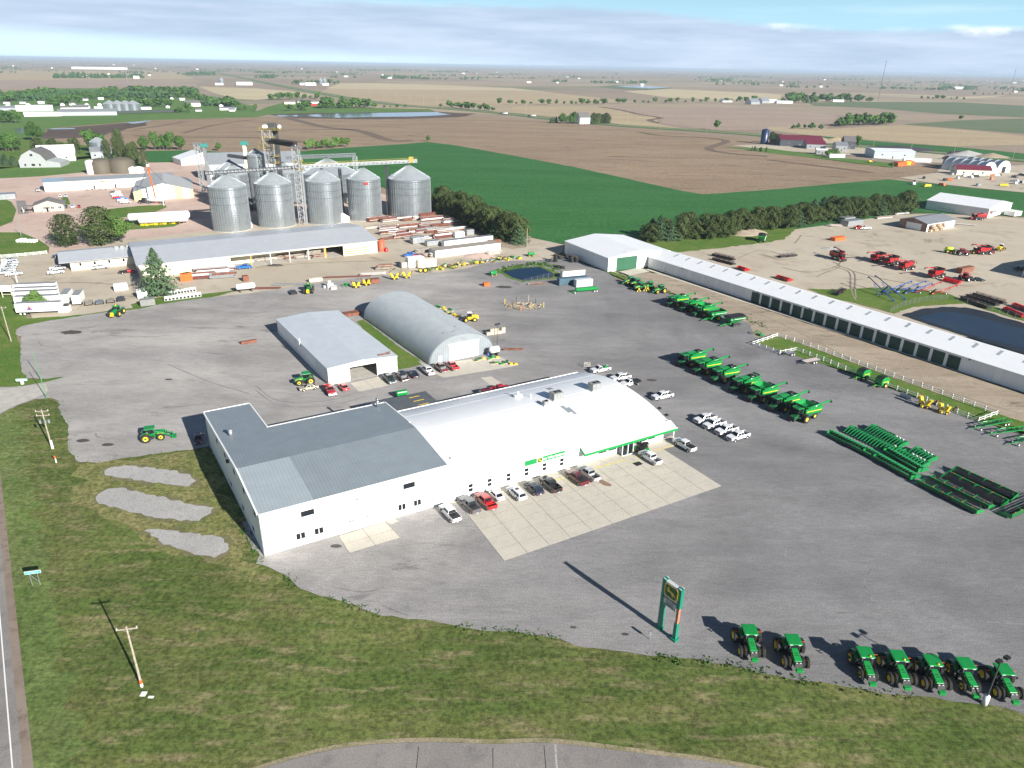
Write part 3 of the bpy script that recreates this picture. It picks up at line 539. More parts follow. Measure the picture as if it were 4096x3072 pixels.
def gable(t,L,W,eave,ridge,axis,wm,rm,over=0.35,rpos=0.5,openings=(),thick=0.16,eave2=None,overs=None,rm2=None,wm2=None):
 """a gabled hall, front at y=0, ridge along x (axis 'x') or y. openings: (side, a, b, h) really cut"""
 e2 = eave if eave2 is None else eave2; th = 0.18; wm2 = wm2 or (WALLY if wm is WALLW else wm)
 ol,orr,of,ob = overs or (over,) * 4
 def zt(x,y):
  if axis == 'x': r = W * rpos; return eave + (ridge - eave) * y / r if y <= r else ridge + (e2 - ridge) * (y - r) / (W - r)
  r = L * rpos; return eave + (ridge - eave) * x / r if x <= r else ridge + (e2 - ridge) * (x - r) / (L - r)
 for side in ('front','back','left','right'):
  ln = L if side in ('front','back') else W; mb = MB()
  cuts = sorted((a,b,h) for s_,a,b,h in openings if s_ == side)
  segs = []; x = 0.0
  rp = None
  if axis == 'y' and side in ('front','back'): rp = L * rpos
  if axis == 'x' and side in ('left','right'): rp = W * rpos
  def P(c,z): return (c,0,z) if side == 'front' else (c,W,z) if side == 'back' else (0,c,z) if side == 'left' else (L,c,z)
  def top(c): q = P(c,0); return zt(q[0],q[1])
  stops = sorted(set([0.0,ln] + [c for a,b,h in cuts for c in (a,b)] + ([rp] if rp else [])))
  for a,b in zip(stops[:-1],stops[1:]):
   lo = 0.0
   for ca,cb,h in cuts:
    if ca <= a and b <= cb: lo = h
   inn = {'front': (0,th),'back': (0,-th),'left': (th,0),'right': (-th,0)}[side]
   q = [P(a,lo),P(b,lo),P(b,top(b)),P(a,top(a))]; q2 = [(p[0] + inn[0],p[1] + inn[1],p[2]) for p in q]
   mb.add(q + q2,[(0,1,2,3),(7,6,5,4),(0,4,5,1),(1,5,6,2),(2,6,7,3),(3,7,4,0)])
  mb.build('wall',wm if side in ('front','back') else wm2,t)
 def slab(x0,x1,y0,y1,nm,mat):
  def zz(x,y):                                                       # carry the slope out over the eave
   cx = min(max(x,0),L); cy = min(max(y,0),W); z = zt(cx,cy)
   if axis == 'x':
    if y < 0: z += (ridge - eave) / (W * rpos) * y
    if y > W: z -= (ridge - e2) / (W * (1 - rpos)) * (y - W)
   else:
    if x < 0: z += (ridge - eave) / (L * rpos) * x
    if x > L: z -= (ridge - e2) / (L * (1 - rpos)) * (x - L)
   return z
  c = [(x0,y0),(x1,y0),(x1,y1),(x0,y1)]
  return MB().hexa([(a,b,zz(a,b) + 0.004) for a,b in c],[(a,b,zz(a,b) + thick) for a,b in c]).build(nm,mat,t)
 if axis == 'x': r = W * rpos; slab(-ol,L + orr,-of,r,'roof',rm); slab(-ol,L + orr,r,W + ob,'roof',rm2 or rm)
 else: r = L * rpos; slab(-ol,r,-of,W + ob,'roof',rm); slab(r,L + orr,-of,W + ob,'roof',rm2 or rm)
 return zt
def window(t,side,c,z,w,h,L=0,W=0,sash=False,name='window'):
 """frame proud of the wall with a recessed pane; side as seen on plan"""
 m = MB(); f = 0.07; d = 0.05
 def bx(mb,a0,a1,z0,z1,o0,o1):
  if side == 'front': mb.box(a0,a1,-o1,-o0,z0,z1)
  elif side == 'back': mb.box(a0,a1,W + o0,W + o1,z0,z1)
  elif side == 'left': mb.box(-o1,-o0,a0,a1,z0,z1)
  else: mb.box(L + o0,L + o1,a0,a1,z0,z1)
 bx(m,c - w / 2,c + w / 2,z - h / 2 - f,z - h / 2,0.003,d); bx(m,c - w / 2,c + w / 2,z + h / 2,z + h / 2 + f,0.003,d)
 bx(m,c - w / 2 - f,c - w / 2,z - h / 2 - f,z + h / 2 + f,0.003,d); bx(m,c + w / 2,c + w / 2 + f,z - h / 2 - f,z + h / 2 + f,0.003,d)
 if sash == 'v': bx(m,c - 0.06,c + 0.06,z - h / 2,z + h / 2,0.003,d)
 if sash == 'h': bx(m,c - w / 2,c + w / 2,z - 0.11,z + 0.11,0.003,d)
 o = m.build(name,WHITE,t); p = MB(); bx(p,c - w / 2,c + w / 2,z - h / 2,z + h / 2,0.003,0.02); p.build('pane',GLASS,o)
 return o
def door(t,side,a,b,h,mat,L=0,W=0,name='door',z0=0.0,handle=True,panels=0):
 m = MB()
 def bx(mb,a0,a1,z0_,z1,o0,o1):
  if side == 'front': mb.box(a0,a1,-o1,-o0,z0_,z1)
  elif side == 'back': mb.box(a0,a1,W + o0,W + o1,z0_,z1)
  elif side == 'left': mb.box(-o1,-o0,a0,a1,z0_,z1)
  else: mb.box(L + o0,L + o1,a0,a1,z0_,z1)
 bx(m,a,b,z0,h,0.003,0.06); o = m.build(name,mat,t)
 f = MB(); w = 0.1
 bx(f,a - w,a,z0,h + w,0.003,0.10); bx(f,b,b + w,z0,h + w,0.003,0.10); bx(f,a - w,b + w,h,h + w,0.003,0.102); f.build('frame',WHITE,o)
 if panels:
  for k in range(1,panels):
   g_ = MB(); z = z0 + (h - z0) * k / panels; bx(g_,a,b,z - 0.02,z + 0.02,0.06,0.075); g_.build('rail',mat,o)
 return o
def hdg2(a,b): return math.atan2(b.y - a.y,b.x - a.x)
MANDOOR = M('pale_blue_door',(0.50,0.62,0.68),0.5,var=0.03)
GRNDOOR = ribbed('green_roll_door',(0.025,0.115,0.060),0.5,2,0.5,0,0.08,0.4,0.15)
DKDOOR = ribbed('dark_green_roll_door',(0.010,0.055,0.040),0.45,2,0.5,0,0.1,0.4,0.2)

def text_mesh(body,size,depth=0.02,bold=0.0):
 cu = bpy.data.curves.new('lettering','FONT'); cu.body = body; cu.size = size; cu.extrude = depth; cu.offset = bold
 cu.align_x = 'CENTER'; cu.align_y = 'CENTER'; cu.resolution_u = 3
 o = bpy.data.objects.new('tmp',cu); COL.objects.link(o)
 dg = bpy.context.evaluated_depsgraph_get(); me = bpy.data.meshes.new_from_object(o.evaluated_get(dg))
 bpy.data.objects.remove(o); me.name = 'lettering'; me.materials.clear(); return me
def lettering(body,size,mat,parent,loc,rot,depth=0.02,bold=0.0):
 me = text_mesh(body,size,depth,bold); me.materials.append(mat); return part('lettering',me,parent,loc,rot)
LEAP = [(-0.40,-0.04),(-0.28,-0.10),(-0.10,-0.07),(0.02,-0.10),(0.12,-0.28),(0.17,-0.40),(0.21,-0.39),(0.18,-0.24),(0.24,-0.14),(0.33,-0.22),(0.42,-0.33),(0.45,-0.30),
  (0.38,-0.18),(0.30,-0.04),(0.22,0.06),(0.05,0.08),(-0.10,0.11),(-0.18,0.18),(-0.14,0.30),(-0.20,0.38),(-0.22,0.28),(-0.30,0.36),(-0.33,0.33),(-0.27,0.24),(-0.33,0.20),(-0.38,0.14),(-0.30,0.12),(-0.24,0.05),(-0.33,0.01)]
def emblem(parent,w,h,loc,rot,deer=True):
 """yellow bordered green shield with a leaping stag"""
 def rr(sw,sh,z0,z1,mat,nm):
  c = [(-sw / 2,-sh * 0.30),(-sw * 0.36,-sh / 2),(sw * 0.36,-sh / 2),(sw / 2,-sh * 0.30),(sw / 2,sh * 0.38),(sw * 0.38,sh / 2),(-sw * 0.38,sh / 2),(-sw / 2,sh * 0.38)]
  m = MB(); n = len(c); m.add([(x,y,z0) for x,y in c] + [(x,y,z1) for x,y in c],[tuple(range(n))[::-1],tuple(range(n,2 * n))] + [(i,(i + 1) % n,(i + 1) % n + n,i + n) for i in range(n)])
  return m.build(nm,mat,parent)
 a = rr(w,h,0,0.03,YELLOW,'emblem_border'); b = rr(w * 0.88,h * 0.88,0.031,0.045,M('emblem_green',(0.008,0.09,0.03),0.4,var=0),'emblem_field')
 tri = tessellate_polygon([[Vector((x,y,0)) for x,y in LEAP]])
 m = MB(); m.add([(x * w * 0.85,y * h * 0.85,0.055) for x,y in LEAP],[tuple(t) for t in tri]); c = m.build('emblem_stag',YELLOW,parent)
 for o in (a,b,c): o.location = loc; o.rotation_euler = rot

# ---------------------------------------------------------------- the dealership
AO = G('D2',52,417); MB.SK = 0.047
floc = local(AO,R(30),0.047)
t = building('dealership_building',AO,30,'white dealership hall with grey ribbed roof and white barrel roofed showroom')
W1,XW,XE,XA,YR = 29.6,9.3,34.6,88.4,13.8
def zr(y): return 8.45 + (10.1 - 8.45) * y / YR if y <= YR else 10.1 - 0.0615 * (y - YR)
def wallpoly(pts,nm,mat):
 """vertical wall with sloped top through plan points [(x, y, ztop)]"""
 m = MB()
 for (x0,y0,z0),(x1,y1,z1) in zip(pts[:-1],pts[1:]):
  d = Vector((x1 - x0,y1 - y0,0)).normalized(); n = Vector((-d.y,d.x,0)) * 0.2
  m.add([(x0,y0,0),(x1,y1,0),(x1,y1,z1),(x0,y0,z0),(x0 + n.x,y0 + n.y,0),(x1 + n.x,y1 + n.y,0),(x1 + n.x,y1 + n.y,z1),(x0 + n.x,y0 + n.y,z0)],
   [(0,1,2,3),(7,6,5,4),(0,4,5,1),(1,5,6,2),(2,6,7,3),(3,7,4,0)])
 return m.build(nm,mat,t)
wallpoly([(0,0,zr(0)),(XE,0,zr(0))],'wall',WALLW)
wallpoly([(0,44.7,zr(44.7)),(0,YR,zr(YR)),(0,0,zr(0))],'wall',WALLY)
wallpoly([(XW,44.7,zr(44.7)),(0,44.7,zr(44.7))],'wall',WALLW)
wallpoly([(XW,W1,zr(W1)),(XW,44.7,zr(44.7))],'wall',WALLY)
wallpoly([(XE,W1,zr(W1)),(XW,W1,zr(W1))],'wall',WALLW)
wallpoly([(XE,0,zr(0)),(XE,YR,zr(YR)),(XE,W1,zr(W1))],'wall',WALLY)
def rslab(x0,x1,y0,y1,nm,mat,dz=0.0):
 c = [(x0,y0),(x1,y0),(x1,y1),(x0,y1)]
 MB().hexa([(a,b,zr(b) + 0.01) for a,b in c],[(a,b,zr(b) + 0.16 + dz) for a,b in c]).build(nm,mat,t)
rslab(-0.05,XW,-0.1,YR,'roof',ROOFL); rslab(XW,XE,-0.1,YR,'roof',ROOFG); rslab(-0.05,XE,YR,W1,'roof',ROOFG,0.0); rslab(-0.05,XW,W1,44.8,'roof',ROOFG)
def trim(a,b,w=0.28,h=0.30,nm='roof_trim',mat=WHITE): MB().bar(a,b,w,h).build(nm,mat,t)
for a,b in (((-0.15,0,zr(0) + .1),(-0.15,YR,zr(YR) + .1)),((-0.15,YR,zr(YR) + .1),(-0.15,44.8,zr(44.8) + .1)),((0,44.9,zr(44.8) + .1),(XW,44.9,zr(44.8) + .1)),
   ((XW + .12,44.8,zr(44.8) + .1),(XW + .12,W1,zr(W1) + .1)),((XW,W1 + .12,zr(W1) + .08),(XE,W1 + .12,zr(W1) + .08)),((XE + .1,W1,zr(W1) + .12),(XE + .1,YR + 3,zr(YR + 3) + .12))): trim(a,b)
MB().tube((2.2,29.2,zr(29) + .1),(2.2,29.2,zr(29) + 1.3),0.38,12).tube((2.2,29.2,zr(29) + 1.3),(2.2,29.2,zr(29) + 1.55),0.55,12,0.3).build('roof_vent',STEEL,t,True)
MB().tube((32.3,28.0,zr(28)),(32.3,28.0,zr(28) + 1.9),0.28,12).tube((32.3,28,zr(28) + 1.9),(32.3,28,zr(28) + 2.2),0.36,12).build('chimney',CHROME,t,True)
for y,z in ((2.9,6.93),(10.4,7.45),(17.6,7.62),(25.4,7.3),(33.0,6.95),(6.4,1.73),(13.8,1.87),(23.5,1.8)): window(t,'left',y,z,1.5,1.1)
MB().box(-0.5,-0.01,21.6,22.3,7.5,8.0).build('wall_light',BLACK,t)
for x,z,w,h,s in ((8.0,6.24,2.3,1.1,False),(26.8,6.24,2.3,1.1,False),(6.4,1.98,1.5,1.2,'v'),(9.6,1.96,1.5,1.2,'v'),(25.2,2.02,1.4,1.2,'v'),(28.3,2.01,1.4,1.2,'v')): window(t,'front',x,z,w,h,sash=s)
for x in (39.5,43.7,48.0,52.2,56.5,60.8): window(t,'front',x,1.95,.9,1.65,sash='h')
door(t,'front',13.0,21.8,4.6,WHITE,name='overhead_door',panels=6)
door(t,'front',22.35,23.4,2.25,MANDOOR,name='side_door')
MB().box(21.95,22.1,-0.12,0,0,8.3).build('downpipe',WHITE,t)
for x in (15.4,18.4): MB().box(x - .55,x + .55,-0.09,-0.061,2.0,2.2).build('door_window',DSTEEL,t)
MB().box(16.6,17.1,-0.3,0,6.2,6.5).build('wall_vent',STEEL,t)
# barrel roofed part
YB = 32.4; NB = 26
def arch(x0,x1,nm,mat,y0,y1,e0,e1,crown,th=0.14,over=0.0):
 m = MB(); vs = []
 pts = []
 for i in range(NB + 1):
  s_ = i / NB; y = y0 + (y1 - y0) * s_; z = e0 + (e1 - e0) * s_ + (crown - (e0 + e1) / 2) * (1 - (2 * s_ - 1) ** 2); pts.append((y,z))
 for x in (x0,x1):
  for y,z in pts: vs += [(x,y,z),(x,y,z + th)]
 n = 2 * (NB + 1); fs = []
 for i in range(NB):
  a = 2 * i; fs += [(a + 1,a + 3,n + a + 3,n + a + 1),(a,n + a,n + a + 2,a + 2),(a,a + 2,a + 3,a + 1),(n + a,n + a + 1,n + a + 3,n + a + 2)]
 fs += [(0,1,n + 1,n),(2 * NB,n + 2 * NB,n + 2 * NB + 1,2 * NB + 1)]
 m.add(vs,fs); return m.build(nm,mat,t),pts
ro,ap = arch(XE + 0.12,XA + 0.25,'roof',ROOFW,-0.15,YB + 0.1,5.35,4.7,7.95)
wallpoly([(XE,0,5.35),(XA,0,5.35)],'wall',WALLW)
wallpoly([(XA,YB,4.7),(XE,YB,4.7)],'wall',WALLW)
m = MB(); k = len(ap); m.add([(XA,y,0) for y,z in ap] + [(XA,y,z) for y,z in ap],[(i,i + 1,i + 1 + k,i + k) for i in range(k - 1)]); m.build('wall',WALLY,t)
for i in (5,13,20): MB().bar((XE + .3,ap[i][0],ap[i][1] + .15),(XA,ap[i][0],ap[i][1] + .15),0.25,0.03).build('roof_seam',ROOFW,t)
MB().bar((XE + .3,YB + .15,4.85),(XA,YB + .15,4.85),0.2,0.25).build('roof_trim',WHITE,t)
def archz(y): s_ = (y + .15) / (YB + .25); return 5.35 - .65 * s_ + (7.95 - 5.025) * (1 - (2 * s_ - 1) ** 2) + 0.14
ACM = M('rooftop_unit_grey',(0.27,0.28,0.27),0.6,0.2,var=0.15)
for x,y,w,d,h in ((69.9,15.6,2.6,2.0,1.6),(80.8,15.8,2.6,2.0,1.6),(65.8,13.9,1.1,1.0,0.9)):
 z = archz(y); b = box('rooftop_unit',(x - w / 2,x + w / 2,y - d / 2,y + d / 2,z + 0.25,z + .25 + h),ACM,t,bevel=0.04)
 MB().box(x - w / 2 - .05,x + w / 2 + .05,y - d / 2 - .05,y + d / 2 + .05,z - 0.3,z + .245).build('curb',WHITE,b)
 for k_ in (-1,1) if w > 2 else (0,):
  MB().tube((x + k_ * w * .2 + .3,y,z + .25 + h),(x + k_ * w * .2 + .3,y,z + .35 + h),0.42,14).build('fan',BLACK,b)
 for k_ in range(3 if w > 2 else 1): box('louvre',(x - w / 2 + .15 + k_ * .8,x - w / 2 + .75 + k_ * .8,y - d / 2 - .03,y - d / 2 - .002,z + .5,z + h),M('louvre_grey',(.25,.26,.26),.6),b)
SKYL = ribbed('roof_light_panel',(0.28,0.31,0.33),0.3,0,0.4,0,0.1,0.5,0.3)
def roofpatch(x0,x1,y0,y1):
 m = MB(); n = 4; v = []
 for i in range(n + 1):
  y = y0 + (y1 - y0) * i / n
  for x in (x0,x1): v += [(x,y,archz(y) + 0.005),(x,y,archz(y) + 0.05)]
 f = []
 for i in range(n): a = 4 * i; f += [(a + 1,a + 3,a + 7,a + 5),(a,a + 1,a + 5,a + 4),(a + 2,a + 6,a + 7,a + 3)]
 m.add(v,f); m.build('roof_light',SKYL,t)
roofpatch(68.6,69.4,9.0,12.2); roofpatch(69.5,70.2,8.0,11.0); roofpatch(72.0,73.2,21.2,22.8); roofpatch(34.9,35.5,10.2,12.6)
MB().box(62.6,64.6,21.3,22.0,archz(21.6) - .1,archz(21.6) + .45).tube((63.6,21.6,8),(63.6,21.6,9.0),.2).build('roof_vent',WHITE,t)
MB().tube((65.6,19.4,archz(19.4) - .1),(65.6,19.4,archz(19.4) + .9),.09).build('roof_pipe',WHITE,t)
MB().tube((37.5,4.2,6.6),(37.5,4.2,7.2),.12).tube((37.5,4.2,7.2),(37.9,4.0,7.1),.1).build('roof_pipe',STEEL,t)
for y,z in ((1.2,5.9),(3.6,6.6)): MB().bar((XA,y,z),(XA + 1.0,y - .3,z + .15),.08).box(XA + .8,XA + 1.4,y - .7,y - .1,z - .2,z + .2).build('wall_light',BLACK,t)
# front canopy with green fascia
m = MB(); cx0,cx1,cyf = 65.4,91.0,-1.55
m.hexa([(cx0,cyf,3.15),(cx1,cyf,3.15),(cx1,0.9,4.15),(cx0,-0.02,4.05)],[(cx0,cyf,3.23),(cx1,cyf,3.23),(cx1,0.9,4.23),(cx0,-0.02,4.13)])
cr = m.build('canopy',ribbed('canopy_sheet',(0.70,0.72,0.72),0.5,0,0.4,0.1,0.05,1.0,0.45),t)
MB().box(cx0,cx1,cyf - 0.12,cyf - 0.005,2.72,3.36).build('fascia',SIGNG,t)
MB().hexa([(cx0 - .1,cyf - .12,2.72),(cx0 - .01,cyf - .12,2.72),(cx0 - .01,-.02,3.6),(cx0 - .1,-.02,3.6)],[(cx0 - .1,cyf - .12,3.36),(cx0 - .01,cyf - .12,3.36),(cx0 - .01,-.02,4.25),(cx0 - .1,-.02,4.25)]).build('fascia',SIGNG,t)
MB().box(cx0,cx1,cyf - .14,cyf + .1,3.362,3.44).build('gutter',WHITE,t)
MB().tube((90.3,-1.2,0),(90.3,-1.2,3.1),.14,10).build('canopy_post',WHITE,t)
for k_ in range(8): MB().bar((66.5 + k_ * 3.2,cyf + .1,3.3),(67.1 + k_ * 3.2,-0.05,4.9),0.07).build('canopy_rod',WHITE,t)
MB().bar((XA,4,5.6),(XA + 2.3,0.2,4.0),0.12).build('canopy_rod',WHITE,t)
for x in (71.4,74.0,82.6,84.9): window(t,'front',x,1.75,2.1,0.95)
v = box('entrance_porch',(75.6,78.6,-1.45,-0.01,0,2.75),M('porch_glass',(0.10,0.13,0.13),0.08,var=0),t)
for x in (75.55,77.1,78.55): MB().box(x - .07,x + .07,-1.54,-1.40,0,2.8).build('frame',WHITE,v)
MB().box(75.5,78.7,-1.56,-1.4,2.68,2.9).build('frame',WHITE,v); MB().box(75.5,78.7,-1.56,-1.46,0,.14).build('frame',WHITE,v); MB().box(75.46,75.6,-1.5,0,2.68,2.85).build('frame',WHITE,v)
for x in (76.3,77.8): box('glass_door',(x - .5,x + .5,-1.50,-1.46,.15,2.55),GLASS,v)
# wall sign
s = MB().box(51.8,61.4,-0.14,-0.005,3.40,4.52).build('wall_sign',SIGNG,t)
MB().box(54.55,55.95,-0.17,-0.143,3.38,4.54).build('sign_panel',WHITE,s)
emblem(t,1.15,1.0,(55.25,-0.18,3.96),(R(90),0,0))
lettering('Platte Valley Equipment',0.70,WHITE,s,(58.7,-0.15,3.96),(R(90),0,0),0.015,0.02)
# rear canopy
m = MB(); m.hexa([(34.9,32.7,4.6),(49.0,32.7,4.6),(49.0,39.6,4.9),(34.9,39.6,4.9)],[(34.9,32.7,4.75),(49.0,32.7,4.75),(49.0,39.6,5.05),(34.9,39.6,5.05)]); m.build('rear_canopy',DKROOF,t)
for x in (35.1,41.9,48.8): MB().box(x - .12,x + .12,39.2,39.4,0,4.88).build('canopy_post',STEEL,t)
MB().box(34.9,35.05,32.7,39.6,0,4.6).build('wall',STEEL,t)
for k_,y in enumerate((33.4,35.6,37.7)): box('yellow_strip',(44.2 - k_ * .2,46.9 - k_ * .2,y,y + .22,4.80 + .044 * (y - 32.7),4.83 + .044 * (y - 32.7)),YELLOW,t)
MB.SK = 0
_f = local(AO,R(30),0.047)
def AT(x,y,z=0.44):
 u = Vector((math.cos(R(30)),math.sin(R(30)),0)); v = Vector((-u.y,u.x,0)); p = Vector((AO.x,AO.y,0)) + u * (x - 0.047 * y) + v * y; p.z = z; return p
# satellite dish on the west wall
MB().tube((0,0,0),(.5,0,.3),.05).lathe([(0.02,.3),(.35,.36),(.55,.5)],16,(.7,0)).build('satellite_dish',STEEL)
o = bpy.data.objects['satellite_dish']; o.location = AT(-0.7,41.5,5.2); o.rotation_euler = (R(30),R(20),R(190)); tag(o,'grey satellite dish on the shaded end wall of the dealership','satellite dish')
# slabs of concrete in front
slabs('apron',PA,PB,PC,PD,11,6,0.46,'jointed concrete apron along the showroom front')
slabs('apron',AT(32.6,-0.1),G('D2',1195,100),AT(88.6,-3.4),AT(88.6,-0.1),9,1,0.463,'narrow concrete walk under the showroom windows')
slabs('apron',AT(65,-3.0),AT(65,-3.2),AT(92.0,-3.3),AT(92.0,1.0),1,1,0.466,'concrete walk under the green canopy')
slabs('apron',G('D2',490,300),G('D2',553,400),G('D2',855,308),G('D2',765,215),2,2,0.46,'small concrete pad before the white overhead door')
slabs('apron',G('D2',765,215),G('D2',800,232),G('D2',850,212),G('D2',815,195),1,1,0.47,'little concrete step at the pale blue side door')
yl = M('worn_yellow_line',(0.70,0.56,0.12),0.8,var=0.25,scale=2)
for a,b in ((('C3',705,1150),('C3',970,1075)),(('C3',1060,1048),('C3',1130,1030)),(('C3',1220,1000),('C3',1395,945)),(('C3',375,1252),('C3',460,1226))):
 strip('painted_line',yl,0.505,[G(*a),G(*b)],0.28,label='yellow kerb line on the concrete apron')
for a,b in ((('C3',605,1105),('C3',650,1135)),(('C3',945,1045),('C3',1015,1100)),(('C3',1015,1100),('C3',1110,1075)),(('C3',460,1240),('C3',540,1310))):
 strip('painted_line',yl,0.507,[G(*a),G(*b)],0.12,label='thin yellow parking line on the apron')
sheet('grate',BLACK,0.51,[('C3',1038,1103),('C3',1098,1088),('C3',1130,1110),('C3',1078,1130)],label='black floor grate near the entrance',kind='structure')
sheet('stain',M('rust_stain',(0.24,0.155,0.10),0.9,var=0.2),0.509,[('C3',750,1270),('C3',780,1245),('C3',860,1290),('C3',850,1305),('C3',810,1300)],0.1,0.5,label='brown stain on the apron behind the grey pickup')

# ---------------------------------------------------------------- grey shed with the open end
A = G('C2',630,425); MB.SK = 0.055
t = building('equipment_shed',A,30.1,'white walled shed with flat silver roof and open end doorway')
gable(t,19.3,45.5,4.65,5.35,'y',WALLW,ROOFS,0.15,openings=[('front',5.9,13.4,3.85)])
MB().box(0.3,19.0,0.3,45,0.0,0.05).build('floor',CONC,t)
MB().box(0.2,19.1,12,12.15,0.05,4.5).build('partition',DSTEEL,t)
for k_ in range(1,5): MB().box(-0.08,-0.005,k_ * 9 - .06,k_ * 9 + .06,0,4.5).build('downpipe',WHITE,t)
MB().tube((-0.25,22,3.5),(-0.25,22,6.0),.18).build('flue',WHITE,t)
MB().tube((18.0,2.0,4.8),(18.0,2.0,5.7),.22).build('flue',RUST,t)
sheetm = M('rust_on_roof',(0.33,0.20,0.15),0.8,var=0.5,scale=1.5)
MB().box(14.2,17.6,1.3,2.6,5.12,5.16).build('rust_patch',sheetm,t)
MB().box(19.3 - 4.6,19.3 - 4.5,-.1,0,0,4.4).build('downpipe',WHITE,t)
MB.SK = 0
slabs('apron',G('C2',815,410),G('C2',888,482),G('C2',1150,428),G('C2',1055,350),2,2,0.46,'concrete pad at the open end of the silver roofed shed')
# ---------------------------------------------------------------- quonset hut
A = G('C2',1507,250); MB.SK = 0.04
t = building('quonset_hut',A,31.5,'silver corrugated quonset hut with white front door')
WQ,LQ,HQ = 20.8,47.5,7.5; nq = 32
def qarc(r_off=0.0):
 o = []
 for i in range(nq + 1):
  a = math.pi * (1 - i / nq); o.append((WQ / 2 + (WQ / 2 + r_off) * math.cos(a),(HQ + r_off) * math.sin(a) ** 0.92 if 0 < i < nq else 0.0))
 return o
a0,a1 = qarc(),qarc(-0.1); nseg = 47; m = MB(); vs = []; 
for j in range(nseg * 2 + 1):
 y = LQ * j / (nseg * 2); k_ = 0.27 if j % 2 else 0.0
 for x,z in a0: vs.append((WQ / 2 + (x - WQ / 2) * (1 + k_ / 10),y,z * (1 + k_ / 7.5)))
fs = [(j * (nq + 1) + i,j * (nq + 1) + i + 1,(j + 1) * (nq + 1) + i + 1,(j + 1) * (nq + 1) + i) for j in range(nseg * 2) for i in range(nq)]
m.add(vs,fs); m.build('roof',M('quonset_sheet',(0.42,0.46,0.48),0.35,0.45,var=0.06,scale=0.4),t)
def qend(y,opens,nm):
 m = MB(); 
 for i in range(nq):
  (x0,z0),(x1,z1) = a0[i],a0[i + 1]
  m.add([(x0,y,0),(x1,y,0),(x1,y,z1),(x0,y,z0)],[(0,1,2,3)])
 return m.build(nm,QEND,t)
qend(0.25,None,'end_wall'); qend(LQ - .2,None,'end_wall')
MB.SK = 0
def qdoor():
 b = MB().box(6.0,15.5,0.05,0.24,0,4.75).build('overhead_door',WHITE,t)
 for k_ in range(1,7): MB().box(6.0,15.5,0.03,0.049,0.68 * k_ - .02,.68 * k_ + .02).build('rail',WHITE,b)
 MB().box(5.8,15.7,0.0,0.25,4.75,4.95).build('door_header',WHITE,t)
 MB().box(2.6,3.7,0.1,0.24,0,2.1).build('side_door',MANDOOR,t); MB().box(10.2,11.3,.1,.24,5.9,6.5).build('wall_vent',STEEL,t)
 for x in (8.8,12.6): box('door_handle',(x - .3,x + .3,0.0,0.049,2.2,2.3),DSTEEL,b)
qdoor()
rng = random.Random(3)
for (x,y) in ((2.6,40),(1.6,34),(3.8,45),(5.2,4.5),(3.6,7),(8.6,3.2),(9.9,6.5),(2.2,9.5)):
 i = min(range(nq),key=lambda q: abs(a0[q][0] - x)); z = a0[i][1]
 MB().bar((a0[i][0],y,z + .12),(a0[i][0] + .9,y - .3,a0[i + 1][1] + .3),.09).build('snow_guard',DSTEEL,t)
sheet('paving',PADM,0.452,[('C2',1395,215),('C2',1560,330),('C2',1620,362),('C2',2212,265),('C3',40,250),('C2',2110,180),('C2',1925,192),('C2',1690,222),('C2',1500,255)],label='concrete apron before the quonset hut')
sheet('paving',PADM,0.452,[('C2',1940,360),('C2',2035,350),('C2',2170,440),('C2',2060,455)],label='small concrete slab behind the showroom')
# ---------------------------------------------------------------- big white shed and the long shed
A = Vector((38.8,289.2,0))
t = building('machine_shed',A,28,'big white steel shed with a large green roll door')
gable(t,32,34.4,5.7,7.6,'y',WALLW,ROOFW,0.2)
door(t,'front',4.2,14.6,5.55,GRNDOOR,name='roll_door')
MB().tube((9.4,1.5,6.9),(9.4,1.5,7.4),.1).build('roof_pipe',STEEL,t); MB().box(19,24,34.3,36.6,0,5.5).build('annex',WALLW,t)
MB().box(-.08,-.005,.1,.3,0,5.6).build('downpipe',STEEL,t)
A = G('B3',1170,697)
t = building('storage_shed',A,-57.1,'very long white storage shed with a row of dark green doors')
LS = 166.0; EL = 4.45; RZ = 6.5
gable(t,LS,16.0,EL,RZ,'x',WALLW,ROOFW,0.3)
for k_ in range(17): 
 x = 55.5 + 4.45 * k_; door(t,'front',x,x + 3.6,3.85,DKDOOR,name='roll_door')
PALE = M('pale_sliding_door',(0.70,0.71,0.72),0.5,var=0.03)
for k_ in range(7): door(t,'front',3.0 + 7.3 * k_,8.2 + 7.3 * k_,3.8,PALE,name='sliding_door')
for k_ in range(4): door(t,'front',133.5 + 7.8 * k_,139.5 + 7.8 * k_,3.9,PALE,name='sliding_door')
for x in (9.6,24.3,38.8,52.6): door(t,'front',x - .45,x + .45,2.1,WHITE,name='side_door')
for x in (20,58,80,105,132.5): MB().box(x - .2,x + .2,-.45,-.01,4.0,4.3).build('wall_light',DSTEEL,t)
SKP = ribbed('clear_roof_panel',(0.34,0.37,0.39),0.3,0,0.3,0,0.1,0.4,0.2)
for k_ in range(23):
 x = 9.0 + 6.7 * k_; y0,y1 = 5.2,7.9
 zf = lambda y: EL + (RZ - EL) * y / 8.0 + 0.165
 MB().hexa([(x,y0,zf(y0) - .1),(x + .9,y0,zf(y0) - .1),(x + .9,y1,zf(y1) - .1),(x,y1,zf(y1) - .1)],[(x,y0,zf(y0) + .02),(x + .9,y0,zf(y0) + .02),(x + .9,y1,zf(y1) + .02),(x,y1,zf(y1) + .02)]).build('roof_light',SKP,t)
for k_ in range(6): MB().tube((50 + k_ * 20,8.0,RZ),(50 + k_ * 20,8.0,RZ + .5),.15).build('roof_vent',WHITE,t)
strip('kerb_rail',WHITE,0.9,[Vector((33.9,296.6,0)),Vector((42.0,287.4,0))],0.4,label='low white kerb beside the green roll door')
